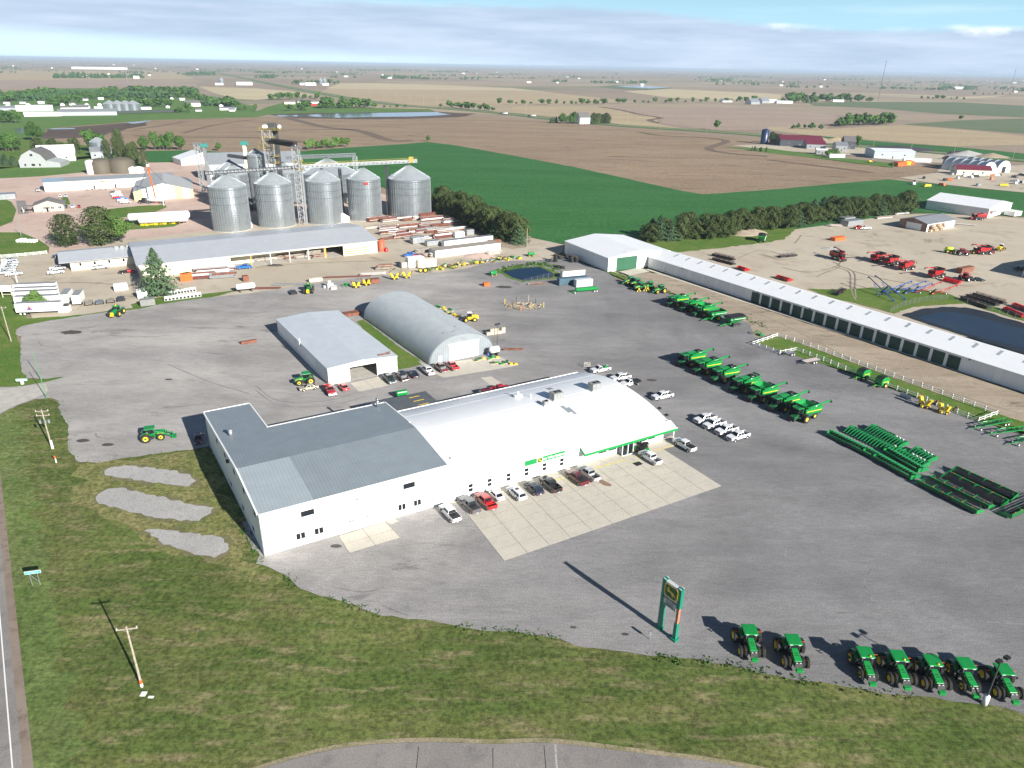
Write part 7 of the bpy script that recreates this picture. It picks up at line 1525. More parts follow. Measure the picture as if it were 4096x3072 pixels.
def rail_fence(pts,lb,H=1.2,n=None,sp=2.6,rails=2,mat=WHITE,cat='fence'):
 P = [G(*q) for q in pts]; t = thing('rail_fence',(P[0].x,P[0].y,.44),0,lb,cat); O = P[0]
 pm = MB().box(-.09,.09,-.09,.09,0,H + .12).mesh('post',mat)
 for a,b in zip(P[:-1],P[1:]):
  k = max(1,round((b - a).length / sp)); ang = math.atan2(b.y - a.y,b.x - a.x); ln = (b - a).length / k
  rm = MB().box(0.1,ln - .1,-.03,.03,0,.16).mesh('rail',mat)
  for i in range(k):
   c = a.lerp(b,i / k) - O; part('post',pm,t,(c.x,c.y,0))
   for r_ in range(rails): part('rail',rm,t,(c.x,c.y,H * (r_ + .75) / rails - .1),(0,0,ang))
 c = P[-1] - O; part('post',pm,t,(c.x,c.y,0)); return t
TILE['FN'] = (2950,1300,2.0)
rail_fence([('C4',230,122),('C4',95,150),('F',1625,748),('F',1678,730),('C4',285,65),('C4',745,235),('C4',1270,425),('C4',1890,655),('C4',1740,712),('C4',1230,510),('C4',830,365),('C4',455,205),('C4',230,122)],'white two rail fence round the long grass strip')
rail_fence([('Y',20,1000),('Y',430,965),('Y',600,945)],'white board fence below the lawn at the far left',1.4,rails=3)
def wire_fence(pts,lb):
 P = [G(*q) for q in pts]; t = thing('wire_fence',(0,0,.44),0,lb,'fence'); pm = MB().tube((0,0,0),(0,0,1.9),.05,6).mesh('post',STEEL)
 for a,b in zip(P[:-1],P[1:]):
  k = max(1,round((b - a).length / 3.2))
  for i in range(k): c = a.lerp(b,i / k); part('post',pm,t,(c.x,c.y,0))
  m = MB(); A,B = Vector((a.x,a.y,0)),Vector((b.x,b.y,0))
  for z in (.3,.6,.9,1.2,1.5,1.85): m.bar(A + Vector((0,0,z)),B + Vector((0,0,z)),.022)
  m.build('wire',STEEL,t)['kind'] = 'stuff'
wire_fence([('O',680,725),('O',250,835),('O',60,770)],'wire fence before the small blue pond'); wire_fence([('O',560,535),('O',700,600),('O',830,655)],'wire fence on the weedy side of the small pond')
wire_fence([('B4',1055,1090),('B4',1140,1045),('B4',1300,1000),('B4',1550,975),('B4',1800,1030),('B4',2200,1160)],'curved wire fence round the lined pond')

# ================================================================ YARD GOODS
def crate_box(nm,q,dims,mat,deg,lb,cat,g=None,roof=None,z=.44,ribs=0):
 p = G(*q); L,W_,H = dims; t = thing(nm,(p.x,p.y,z),R(deg),lb,cat,g)
 MB().box(-L / 2,L / 2,-W_ / 2,W_ / 2,.1,H).build('body',mat,t,bevel=.03)
 MB().box(-L / 2 + .05,L / 2 - .05,-W_ / 2 + .05,W_ / 2 - .05,H + .002,H + .06).build('top',roof or mat,t)
 for s in (1,-1): MB().box(L / 2 + .002,L / 2 + .04,.03 if s > 0 else -W_ / 2 + .1,W_ / 2 - .1 if s > 0 else -.03,.2,H - .1).build('door',mat,t)
 return t
CB = ribbed('blue_container',(.055,.11,.15),.3,0,.6,0,.15,.5,.2)
c = crate_box('shipping_container',('O',910,820),(12.2,2.44,2.7),CB,22,'long faded blue shipping container with white lettering','container'); lettering('CMA',1.15,WHITE,c.children[0],(1.8,-1.26,1.5),(R(90),0,0),.01,.02)
crate_box('shipping_container',('O',915,735),(10,2.44,2.9),WHITE,22,'white container behind the blue one, with a dusty roof','container',roof=OLDWOOD)
crate_box('shipping_container',('O',1050,850),(7.0,2.44,2.8),ribbed('pale_grey_container',(.62,.64,.65),.3,0),22,'short pale grey container in front of the blue one','container')
t = crate_box('modular_store',('P',1300,610),(33,6.5,3.2),WHITE,32,'long white panel built store with a weathered flat roof','storage unit',roof=OLDWOOD,z=.36)
for k in range(8): MB().box(-16.4 + 4.1 * k,-12.4 + 4.1 * k,-3.30,-3.253,.15,3.1).build('panel',WHITE,t)
crate_box('modular_store',('P',1330,505),(26,3,3.0),WHITE,32,'second white store behind the panel built one','storage unit',roof=STEEL,z=.36)
for q,d,m_,lb in ((('P',665,790),(7,3.5,4.2),WHITE,'tall white shed box beside the cream one'),(('P',805,795),(8,3.2,3.4),BEIGE,'cream shed box beside the tall white one'),(('P',540,800),(4,2.6,2.4),CONC,'grey block stack left of the white shed box'),(('P',700,490),(6.5,4,2.8),STEEL,'silver corrugated bundle among the pallets'),(('P',890,520),(7,3,2.2),STEEL,'flat silver bundle before the silver store'),(('P',1215,415),(5,3,2.6),WHITE,'small white tank box near the windbreak'),(('P',1350,385),(4,3,2.6),STEEL,'silver box under the windbreak shade'),
     (('B1',1050,895),(4.5,2.4,2.4),WHITE,'small white cargo trailer alone on the dirt'),(('B1',1280,1025),(4.6,3,2.2),M('grey_shed_siding',(.22,.22,.21),.8),'small grey garden shed at the lot edge'),(('B1',1235,960),(3.2,3,2.8),WHITE,'small white shed behind the grey garden shed'),
     (('B2',1010,835),(5,2.4,1.6),RUST,'rust red dumpster at the lot edge'),(('B1',2125,815),(2.2,2,2.0),RUST,'rusty square bin in the lumber yard'),(('J',285,228),(5,2,1.2),BEIGE,'stack of cream boards beyond the articulated tractor'),(('B2',1990,860),(2.4,1.5,1.3),ORANGE,'orange compressor trailer by the small pond'),
     (('B4',720,330),(13,5,2.8),STEEL,'long open fronted grey shed with white pickup before it'),(('B4',670,300),(9,5,2.6),STEEL,'shorter grey shed beside the long open one'),(('B4',600,460),(8,3,1.5),ORANGE,'orange open topped box on the dirt lot'),(('B4',1560,340),(2.4,2.4,2.6),BEIGE,'cream cabinet at the brown shop corner'),(('B4',2110,245),(8,6,2.6),WHITE,'small white garage beside the white workshop'),
     (('C2',-60,60),(4.5,1,.8),RUST,'rusty trough beside the long grey shed'),(('B2',830,1110),(6,3,.9),RUST,'rust red slab at the quonset back corner'),(('I',510,610),(9,2.4,2.2),RUST,'rust coloured truck box behind the red planter'),(('A1',40,1400),(12,8,3),STEEL,'grey roofed shed at the far left')):
 crate_box('storage_box',q,d,m_,30,lb,'storage box')
# white semi trailers at the left
for i,(x,y,dz) in enumerate(((360,1100,0),(345,1040,0),(335,995,0),(330,965,0),(325,930,0))):
 p = G('B1',x,y); t = thing('box_trailer',(p.x,p.y,.42),R(12),ordinal(i) + ' white box trailer, counted away from the camera, of the parallel parked group','trailer','parallel white box trailers'); MB().box(-6.8,6.8,-1.25,1.25,1.1,4.0).build('body',WHITE,t,bevel=.04); MB().box(-6.75,6.75,-1.2,1.2,4.002,4.05).build('roof',M('grey_trailer_roof',(.25,.26,.27),.6),t)
 for w_ in (-5.6,-4.4): [wheel(t,w_,s * 1.1,.5,.28,'white_paint') for s in (1,-1)]
 if i == 0: lettering('A',1.6,REDM,t,(-2.6,-1.27,2.5),(R(90),0,0),.01,.05); MB().box(-3.5,-1.7,-1.262,-1.252,1.8,2.3).build('blue_band',BLUEM,t)
for q,L,lb in ((('B1',590,1000),8,'tall white van body with grey roof, left one'),(('B1',690,1010),7,'white van body with grey roof, right one')):
 p = G(*q); t = thing('box_trailer',(p.x,p.y,.42),R(108),lb,'trailer'); MB().box(-L / 2,L / 2,-1.25,1.25,.8,3.8).build('body',WHITE,t,bevel=.04); MB().box(-L / 2 + .05,L / 2 - .05,-1.2,1.2,3.802,3.84).build('roof',MATS['grey_trailer_roof'],t)
 for w_ in (-2,-1): [wheel(t,w_,s * 1.1,.45,.28,'dark_steel') for s in (1,-1)]
crate_box('white_cabinet',('B1',565,1085),(3.4,2,2.2),WHITE,8,'low white cabinet with a dark lettered top','cabinet',roof=BLACK)
# beams, pallets
SM = [RUST,STEEL,WHITE,M('dark_red_primer',(.16,.05,.04),.8),OLDWOOD,M('pale_primer',(.46,.42,.38),.8)]
BME = [[MB().box(-L / 2,L / 2,-.17,.17,0,.3).mesh('beam',m) for m in SM] for L in (6,9,12)]
rr = random.Random(11); G30 = 'stacks of steel beams in the yard by the bins'
def beams(p,L,rows,lv,lb,deg,g=G30,cat='beam stack',mats=None,z=.36):
 t = thing('beam_stack',(p.x,p.y,z),R(deg),lb,cat,g)
 for z_ in range(lv):
  for k in range(rows): part('beam',BME[L][rr.choice(mats or [0,0,1,2,3,5,3])],t,(rr.uniform(-.8,.8),(k - rows / 2) * .42,.35 + z_ * .42))
  MB().box(-2.2,-2.0,-rows * .22,rows * .22,.35 + z_ * .42 - .12,.35 + z_ * .42).build('bearer',OLDWOOD,t)
 return t
n_ = 0
for row,(x0,y0,x1,y1,k) in enumerate(((210,210,1000,190,7),(180,300,1120,265,8),(330,385,1180,330,8),(380,440,1000,420,6))):
 for i in range(k):
  f = i / (k - 1); p = G('P',x0 + (x1 - x0) * f,y0 + (y1 - y0) * f + rr.uniform(-12,12)); beams(p,rr.choice((1,2,2)),rr.randint(3,6),rr.randint(2,5),ordinal(i) + ' beam stack from the left in the ' + ('rearmost','second','third','front')[row] + ' row by the grain bins',32 + rr.uniform(-4,4))
p = G('P',820,190); beams(p,1,4,8,'tallest rusty beam rack, before the widest bin',32,mats=[0,3]); p = G('P',1090,250); beams(p,0,5,7,'tall rack of pale pipes near the windbreak',32,mats=[2,1,0])
for q,L,rows,lv,mats,lb,d in ((('B1',1830,745),2,4,5,[1,2,3],'tall cantilever rack of pale steel before the lumber building',22),(('B1',1930,790),1,4,5,[1,1,0],'rack of grey steel right of the orange crates',22),(('B1',1700,800),1,4,2,[0,3,5],'low mixed scrap row beside the orange crates',22),
  (('J',500,190),1,2,1,[3],'two dark red beams on the dirt, left pair',12),(('J',720,182),1,2,1,[3],'dark red beams lying just left of the dumpster',12),(('B2',60,885),2,3,1,[3],'dark red beams at the yard edge near the gas tank',8),(('B2',300,850),2,3,1,[1],'long grey galvanised beams lying by the yard edge',8),
  (('J',870,160),1,5,2,[5,2],'pale timber pile behind the dumpster',15),(('J',985,105),0,3,5,[0,4],'rusty shelving rack with mixed goods',15),(('P',760,620),0,5,5,[4],'grey timber stack left of the white panel store',25),(('P',940,660),0,4,4,[4,5],'grey timber stack right against the white panel store',25),(('P',855,655),0,4,3,[4],'low grey timber stack in the middle',25),
  (('P',1660,520),0,3,6,[5,0],'upright rust coloured rack at the end of the white panel store',25),(('P',1655,640),0,4,4,[0,5],'rusty rack beside the gravel heap',25),
  (('Z',1000,370),0,4,7,[4,0],'tall pile of old boards at the first lumber bay',30),(('Z',1190,360),0,5,3,[5,4],'pile of pale boards in the second lumber bay',30),(('Z',1080,372),0,5,4,[5,4],'cream board pile between first and second bay post',30),(('Z',1280,352),0,4,5,[4,0],'brown board shelf right of the second bay post',30),(('Z',1440,345),0,4,3,[4,5],'low boards before the grey pallet wall',30),(('Z',1545,335),0,6,7,[4],'tall wall of grey pallets in the last lumber bay',30),(('Z',1590,345),0,2,5,[4,0],'narrow board pile right of the grey pallet wall',30),(('Z',700,460),2,4,5,[2,1,3],'tallest pale steel rack before the cream wall',22),(('Z',560,500),1,4,3,[0,3,2],'rusty steel rack left of the tallest pale rack',22),(('Z',1370,345),1,4,4,[4,0],'long shelf of mixed boards in the third lumber bay',30),
  (('B2',1390,1050),0,3,2,[5],'cream boards beside the quonset far end',30),(('C3',0,120),0,2,1,[0],'rusty beams behind the lamp post',5),(('B3',215,845),0,3,1,[0,4],'brown timbers in front of the pond fence',18),(('B4',580,345),0,4,3,[0,5],'rusty rack left of the open grey sheds',-10),(('B4',1000,270),2,4,2,[5,0,2],'mixed salvage row along the right windbreak',25),(('B4',1150,235),2,4,2,[2,4,1],'pale salvage row near the white workshop',25),(('B4',1700,330),2,3,1,[0,5,2],'salvage row right of the brown shop',-20)):
 beams(G(*q),L,rows,lv,lb,d,'material stacks','material stack',mats)
for i in range(9):
 f = i / 8; p = G('P',1000 + f * 900,805 - f * 115 + rr.uniform(-12,12)); t = thing('salvage_pile',(p.x,p.y,.44),rr.uniform(0,3),ordinal(i) + ' junk heap from the left along the weedy edge above the pond','salvage pile','junk heaps along the weedy edge')
 for k in range(9): s_ = rr.uniform(.3,1.0); o = MB().box(-s_,s_,-s_ * .5,s_ * .5,0,s_ * .6).build('scrap_piece',rr.choice([GREEN,YELLOW,RUST,OLDWOOD,STEEL,DGREEN,YELLOW,TIMBER]),t); o.location = (rr.uniform(-3,3),rr.uniform(-1.3,1.3),rr.uniform(0,.5)); o.rotation_euler = (rr.uniform(-.3,.3),rr.uniform(-.3,.3),rr.uniform(0,3))
p0 = G('B3',100,1035); t = thing('wood_pile',(p0.x,p0.y,.44),0,'scattered heap of broken pallets and timber on the lot','wood pile')
for k in range(70): L = rr.uniform(.6,1.8); o = MB().box(-L,L,-.12,.12,0,.09).build('plank',rr.choice([TIMBER,TIMBER,OLDWOOD]),t); a = rr.uniform(0,6.3); d = rr.uniform(0,1) ** .7; o.location = (6.5 * d * math.cos(a),4.0 * d * math.sin(a),rr.uniform(.02,1.0) * (1.1 - d)); o.rotation_euler = (rr.uniform(-.35,.35),rr.uniform(-.3,.3),rr.uniform(0,3.1))
for i,(x,y) in enumerate(((60,1075),(205,1050),(360,1030),(450,1070),(550,1120),(258,1165),(155,1130))): p = G('O',x,y); tag(MB().tube((p.x,p.y,.4),(p.x,p.y,2.4),.12).build('bollard',(YELLOW,DSTEEL,CONC,DSTEEL,YELLOW,ORANGE,DSTEEL)[i]),['yellow post left of the pallet heap','dark post behind the pallet heap','grey post behind the pallet heap','dark post right of the pallet heap','yellow post right of the pallet heap','orange post before the pallet heap','dark post at the heap left side'][i],'post','posts round the pallet heap')
tm = MB().lathe([(.45,0),(.8,.02),(.95,.12),(.95,.42),(.8,.52),(.45,.54)],18).mesh('tyre',RUBBER,True); ym = MB().lathe([(.45,.1),(.45,.46),(.1,.5),(0,.5)],14).mesh('rim',YELLOW)
for i,(x,y,k,r_) in enumerate(((700,540,6,1),(715,470,2,0),(750,490,2,1),(838,500,4,1),(905,545,4,1),(965,545,4,1),(770,505,1,1),(735,620,2,0),(790,625,2,1),(625,540,2,0),(935,530,4,1))):
 p = G('O',x,y); t = thing('tyre_stack',(p.x,p.y,.44),0,ordinal(i) + ' tractor tyre stack listed from the pond side, ' + ('with a yellow rim on top' if r_ else 'plain black'),'tyre stack','tractor tyre stacks by the pond'); [part('tyre',tm,t,(rr.uniform(-.05,.05),0,.56 * j)) for j in range(k)]
 if r_: part('rim',ym,t,(0,0,.56 * (k - 1)))
for (x,y),lb in (((738,865),'upright yellow rimmed tractor wheel, left one'),((798,865),'upright yellow rimmed tractor wheel, right one')): p = G('P',x,y); t = thing('spare_wheel',(p.x,p.y,.44),R(12),lb,'wheel','upright spare wheels'); wheel(t,0,-.01,.95,.5,'yellow_paint',16)
pm = MB().box(-.55,.55,-.5,.5,0,.95).mesh('block',M('grey_block',(.48,.48,.47),.8))
t = thing('block_stack',(*G('J',425,300).to_tuple()[:2],.44),R(10),'cluster of pale grey wrapped blocks beside the articulated tractor','block stack')
for x,y,z in ((-1.5,1,0),(-.3,1.2,0),(1,1,0),(2.2,.8,0),(0,0,0),(1.2,-.1,0),(0,.1,.96),(1.1,.9,.96),(1.3,-1.5,0),(2.3,-1.3,0),(.2,1.1,1.92)): part('block',pm,t,(x,y,z))
t = thing('crate_stack',(*G('B2',2065,1275).to_tuple()[:2],.44),R(25),'stack of open pale wooden crates behind the quonset hut','crate stack')
for x,y,z in ((-2.4,0,0),(-1.1,.1,0),(.3,0,0),(1.6,.1,0),(-1.1,.1,1.0),(.3,0,1.0),(2.8,.2,0),(2.8,.2,.9)): c = part('crate',MB().box(-.6,.6,-.55,.55,0,.9).mesh('crate',M('pale_plywood',(.60,.50,.36),.8)),t,(x,y,z)); MB().box(-.5,.5,-.45,.45,.901,.91).build('opening',OLDWOOD,c)
hutch = MB().prism_yz([(-.8,0),(.8,0),(.8,1.3),(-.8,1.0)],-.55,.55).mesh('hutch',WHITE)
for i in range(19):
 j = i if i < 10 else i - 10; p = G('B1',(1440 + 32 * j) if i < 10 else (1475 + 26 * j),(985 - 4.2 * j) if i < 10 else (935 - 4 * j)); o = bpy.data.objects.new('calf_hutch',None); COL.objects.link(o); o.location = (p.x,p.y,.42); o.rotation_euler = (0,0,R(20)); part('shell',hutch,o); MB().box(-.4,.4,-.83,-.805,.1,.85).build('opening',BLACK,o); tag(o,ordinal(j) + ' white bench like unit from the left in the ' + ('front' if i < 10 else 'back') + ' row by the big spruce','storage unit','white units in two rows')
for i,(x,y,z) in enumerate(((1590,815,0),(1615,812,0),(1640,808,0),(1590,815,1),(1615,812,1),(1640,808,1))): p = G('B1',x,y); o = MB().box(-1.1,1.1,-1,1,0,1.5).build('orange_crate',ORANGE); o.location = (p.x,p.y,.37 + 1.52 * z); o.rotation_euler = (0,0,R(25)); tag(o,('lower ','upper ')[z] + ('left','middle','right')[i % 3] + ' orange crate of the six stacked by the steel racks','crate','orange crates')
bl = MB().lathe([(0,0),(.7,.02),(.8,.3),(.8,.9),(.65,1.2),(0,1.25)],12).mesh('bale',WHITE,True)
t = thing('bale_heap',(*G('B1',250,475).to_tuple()[:2],.4),0,'heap of white wrapped bales on the left lawn','bales')
for k in range(14): part('bale',bl,t,((k % 6) * 1.5 - 4,(k // 6) * 1.5 - 1.5,0))
for q,h,r_,m_,lb in ((('P',1470,655),1.6,5,PINKLOT,'pink gravel heap by the white panel store'),(('B3',1990,410),2.2,6,BRNDIRT,'brown dirt heap, left one by the right windbreak'),(('B3',2060,395),2.6,6,BRNDIRT,'brown dirt heap, right one by the right windbreak'),(('B4',540,535),.8,3.2,PALEGR,'low pale rubble heap on the dirt lot'),(('A4',440,900),5,18,BRNDIRT,'brown earth mound behind the maroon roofed shop'),(('A4',590,905),5.5,16,TANF,'sandy mound behind the maroon roofed shop'),(('A4',1140,965),4,26,M('black_gravel',(.04,.04,.045),.9),'long black gravel heap along the highway'),(('A4',1720,1020),5,14,PALEGR,'grey gravel cone right of the black semi'),(('A4',1930,1035),4,12,BRNDIRT,'brown gravel cone at the far right')):
 p = G(*q); m = MB(); pr = [(r_ * (1 - k / 6),h * (k / 6) ** .9) for k in range(7)]; m.lathe(pr,18); m.v = [(x * (1 + .2 * noise.noise(Vector((x,y,z)) * .5)) * 1.5,y * (1 + .2 * noise.noise(Vector((y,x,z)) * .6)),z) for x,y,z in m.v]; o = m.build('gravel_heap',m_,None,True); o.location = (p.x,p.y,.3); tag(o,lb,'heap')
def small_thing(nm,q,fn,lb,cat,deg=0):
 p = G(*q); t = thing(nm,(p.x,p.y,.44),R(deg),lb,cat); fn(t); return t
def f_loader(t): 
 for s in (1,-1): MB().bar((-1,s * .7,.3),(.2,s * .7,1.5),.16).bar((.2,s * .7,1.5),(1.6,s * .7,.3),.16).build('loader_arm',GREEN,t)
 MB().prism_xz([(1.5,.1),(2.4,.1),(1.7,.3),(1.7,.9),(1.5,.9)],-1.1,1.1).build('bucket',GREEN,t); MB().bar((.2,-.7,1.4),(.2,.7,1.4),.12).build('cross_tube',GREEN,t)
small_thing('front_loader',('K',1960,770),f_loader,'green front loader frame without tractor near the white fence','loader',-30)
small_thing('front_loader',('J',595,285),f_loader,'dark green implement frame left of the yellow planter sections','loader',90)
def f_frame(t):
 for x in (-.8,.8):
  for y in (-.5,.5): MB().bar((x,y,0),(x,y,1.3),.09).build('leg',TIMBER,t)
 for z in (.5,1.25):
  for y in (-.5,.5): MB().bar((-.9,y,z),(.9,y,z),.09).build('rail',WHITE,t)
small_thing('timber_rack',('C3',648,270),f_frame,'small pale timber rack behind the barrel roof','rack',-15)
def f_blade(t): MB().prism_xz([(-.1,1.1),(0,.2),(.5,0),(.6,.1),(.2,.3),(.1,1.1)],-1.5,1.5).build('blade',STEEL,t); MB().bar((0,-.4,.5),(-1,0,.3),.1).bar((0,.4,.5),(-1,0,.3),.1).build('mount',STEEL,t)
small_thing('grey_bucket',('N',700,500),f_blade,'grey steel bucket left of the tall yellow planter','bucket',207)
def f_red(t): MB().box(-8.5,8.5,-.6,.6,.5,1.0).build('body',M('crimson_paint',(.16,.01,.03),.5),t); MB().tube((-8.5,0,1.2),(8.5,0,1.2),.22).build('auger_tube',MATS['crimson_paint'],t); [wheel(t,x,s * .7,.35,.2) for x in (-5,5) for s in (1,-1)]
small_thing('grain_conveyor',('C3',215,425),f_red,'long crimson implement in the shadow behind the barrel roof','conveyor',28)
def f_green(t): MB().box(-1.5,1.5,-.7,.7,.6,1.9).build('body',GREEN,t,bevel=.3); [wheel(t,x,s * .7,.35,.2,'yellow_paint') for x in (-1,1) for s in (1,-1)]
small_thing('green_implement',('C2',1262,530),f_green,'small green machine behind the charcoal rear canopy','machine',25); small_thing('green_implement',('O',395,470),f_green,'green machine in the weeds left of the tyre stacks','machine',10); small_thing('green_implement',('B2',2050,770),f_green,'green and yellow scrap machine by the small pond','machine',40)
def f_pal(t):
 for k in range(6): o = MB().box(-.6,.6,-.5,.5,0,.14).build('pallet',TIMBER,t); o.location = (-3 + k * 1.3,rr.uniform(-.6,.6),0); MB().box(-.4,.4,-.35,.35,.15,rr.uniform(.4,.9)).build('load',rr.choice([GREEN,DGREEN,YELLOW]),o)
small_thing('pallet_group',('C2',1985,200),f_pal,'pallets with green parts on the quonset apron','pallets',20); small_thing('pallet_group',('B2',1620,1060),f_pal,'pallets and yellow boxes behind the quonset hut','pallets',-35); small_thing('pallet_group',('B2',1690,1110),f_pal,'grey boxes on pallets left of the wheel loader','pallets',-35); small_thing('pallet_group',('C2',2140,240),f_pal,'green engine on pallets at the apron end','pallets',0)
# ================================================================ TREES AND THE FAR PLAIN
def leafmat(n,a,b):
 m,nt,bs = principled(n); bs.inputs['Roughness'].default_value = .9; bs.inputs['Specular IOR Level'].default_value = .1
 oi = N(nt,'ShaderNodeObjectInfo'); nz = tnoise(nt,.5,3,.6); c = mixc(nt,ramp(nt,nz,.3,.7),a,b)
 c = mixc(nt,ramp(nt,oi.outputs['Random'],0,1,0,.45),c,tuple(x * 1.7 for x in b)); nt.links.new(c,bs.inputs['Base Color']); MATS[n] = m; return m
LF = dict(broad=leafmat('broad_leaves',(.040,.092,.020),(.068,.135,.032)),cedar=leafmat('cedar_needles',(.040,.062,.020),(.066,.088,.032)),spruce=leafmat('spruce_needles',(.048,.090,.045),(.075,.120,.060)),light=leafmat('young_leaves',(.085,.160,.035),(.11,.19,.05)))
def crown(kind,nq,q,seed,detail=1):
 """unit crown (height 1, radius .5): leaf clumps through lobes that leave gaps"""
 r_ = random.Random(seed); m = MB(); lobes = []
 if kind == 'broad' or kind == 'light':
  for k in range(9): a = r_.uniform(0,6.28); d = r_.uniform(.05,.30); lobes.append((d * math.cos(a),d * math.sin(a),r_.uniform(.30,.80),r_.uniform(.14,.24)))
  lobes.append((0,0,.6,.3))
 for k in range(nq):
  if lobes:
   x,y,z,s = r_.choice(lobes); v = Vector((r_.gauss(0,1),r_.gauss(0,1),r_.gauss(0,1))).normalized() * s * r_.uniform(.6,1.05); c = Vector((x,y,z)) + v
  else:
   h = r_.random() ** (1.25 if kind == 'spruce' else 1.0); a = r_.uniform(0,6.28)
   R0 = (.50 * (1 - h) ** .8 if kind == 'spruce' else .42 * (math.sin(math.pi * min(1,.12 + h * .86)) ** .42)); R0 *= (.80 + .32 * math.sin(h * (34 if kind == 'spruce' else 13) + 3 * math.sin(a * 3 + seed))) * r_.uniform(.55,1.02)
   c = Vector((R0 * math.cos(a),R0 * math.sin(a),.05 + .95 * h)); v = Vector((c.x,c.y,.25))
  n = (v.normalized() + Vector((r_.uniform(-.7,.7),r_.uniform(-.7,.7),r_.uniform(-.3,.8)))).normalized(); a_ = n.orthogonal().normalized(); a_.rotate(Matrix.Rotation(r_.uniform(0,6.28),3,n)); b_ = n.cross(a_); s_ = q * r_.uniform(.6,1.3)
  m.add([c - a_ * s_ - b_ * s_ * .6,c + a_ * s_ - b_ * s_ * .4,c + a_ * s_ * .7 + b_ * s_ * .7,c - a_ * s_ * .8 + b_ * s_ * .5],[(0,1,2,3)])
 me = bpy.data.meshes.new('crown'); me.from_pydata(m.v,[],m.f); me.materials.append(LF[kind]); return me
CR = {}
def crowns(kind,lod):
 if (kind,lod) not in CR: nq,q = ((3600,.023),(1200,.042),(220,.095))[lod]; CR[kind,lod] = [crown(kind,nq,q,s * 7 + 1) for s in range(4)]
 return CR[kind,lod]
TM = MB().tube((0,0,0),(0,0,.55),.05,7,.025); [TM.tube((0,0,.3),(.22 * math.cos(a),.22 * math.sin(a),.62),.022,5,.008) for a in (0,2.1,4.2)]; TM = TM.mesh('trunk',M('bark',(.13,.10,.08),.9))
def tree(p,h,w,kind,label,group=None,lod=1,name=None,z=.36):
 o = thing(name or {'broad': 'broadleaf_tree','light': 'young_tree','cedar': 'cedar_tree','spruce': 'spruce_tree'}[kind],(p.x,p.y,z),rnd.uniform(0,6.28),label,'tree',group)
 c = part('crown',rnd.choice(crowns(kind,lod)),o); c.scale = (w,w,h); t_ = part('trunk',TM,o); t_.scale = (h * .5,h * .5,h); return o
tree(G('B1',1385,935),17,15,'spruce','big green spruce before the lumber building',lod=0); tree(G('B1',590,510),14,16,'cedar','leftmost dark pine behind the yard office',lod=0); tree(G('B1',880,500),17,19,'cedar','largest dark pine behind the yard office',lod=0)
tree(G('B1',1060,480),13,17,'light','light green tree right of the big pines',lod=0); tree(G('B1',310,1070),7.5,9,'light','bright young tree among the white trailers',lod=0)
def row(pts,n,h,w,kind,lab,grp,lod=1,jit=2.0,Hs=None):
 P = [G(*q) for q in pts]; seg = [(b - a).length for a,b in zip(P[:-1],P[1:])]; T_ = sum(seg); o = []
 for i in range(n):
  d = T_ * (i + .5) / n
  for (a,b),s in zip(zip(P[:-1],P[1:]),seg):
   if d <= s: break
   d -= s
  p = a.lerp(b,min(1,d / s)) + Vector((rnd.uniform(-jit,jit),rnd.uniform(-jit,jit),0)); k = rnd.uniform(.8,1.18) if lod < 2 else rnd.uniform(.5,1.3)
  tree(p,h * k,w * (rnd.uniform(.85,1.15) if lod < 2 else k * rnd.uniform(.8,1.6)),kind if rnd.random() < .94 else ('spruce' if kind == 'cedar' else kind),ordinal(i) + ' tree from left ' + lab,grp,lod)
row([('B2',1545,190),('B2',1800,300),('B2',2050,430),('B3',110,500)],23,11,12,'cedar','in front line of windbreak right of bins','windbreak right of the grain bins',0)
row([('B2',1560,150),('B2',1850,250),('B2',2130,380),('B3',90,440)],19,11,12,'cedar','in back line of windbreak right of bins','windbreak right of the grain bins',0)
row([('B3',1160,475),('B3',1700,440),('B3',2212,365),('B4',300,325),('B4',700,270),('B4',1200,215)],34,10.5,12.5,'cedar','in front of long windbreak behind dirt lot','long windbreak behind the dirt lot',0)
row([('B3',1150,450),('B3',1700,410),('B3',2212,340),('B4',600,250),('B4',1200,190)],26,10.5,12.5,'cedar','in back of long windbreak behind dirt lot','long windbreak behind the dirt lot',0)
row([('A1',960,1050),('A1',1100,1080),('A1',1260,1120)],9,15,9,'cedar','in the cedar grove behind the white tanks','cedar grove behind the white tanks',0,6); row([('A1',980,1000),('A1',1060,1010)],4,18,10,'cedar','at the back of the cedar grove','cedar grove behind the white tanks',0,5)
row([('A1',1210,975),('A1',1590,972)],9,14,11,'broad','in the row at the left wheat corner','tree row at the wheat corner'); row([('A1',280,1000),('A1',680,995)],12,11,9,'cedar','in the line behind the old barns','trees behind the old barns',1,5)
row([('A1',740,995),('A1',900,975)],3,18,15,'broad','between old barns and steel bin','trees behind the old barns'); row([('A1',-60,980),('A1',190,985)],9,15,14,'broad','of the wood left of the barn','wood left of the old barn',1,9); row([('A1',-60,1100),('A1',140,1110)],7,8,8,'spruce','of the spruces left of the barn','wood left of the old barn')
row([('A1',-60,735),('A1',150,740)],6,16,18,'broad','of the clump above the lavender puddle','clump above the puddle'); tree(G('A1',290,890),19,22,'broad','big round tree right of the lavender puddle',None,0)
row([('A2',440,970),('A2',800,945)],9,9,10,'light','in the bush line along the wheat behind the tower','bushes along the wheat edge'); tree(G('A2',1490,900),7,7,'broad','small lone tree at the wheat field corner'); tree(G('A1',1895,980),8,8,'broad','lone tree behind the grey grain hall')
TW = 'trees of the small town'
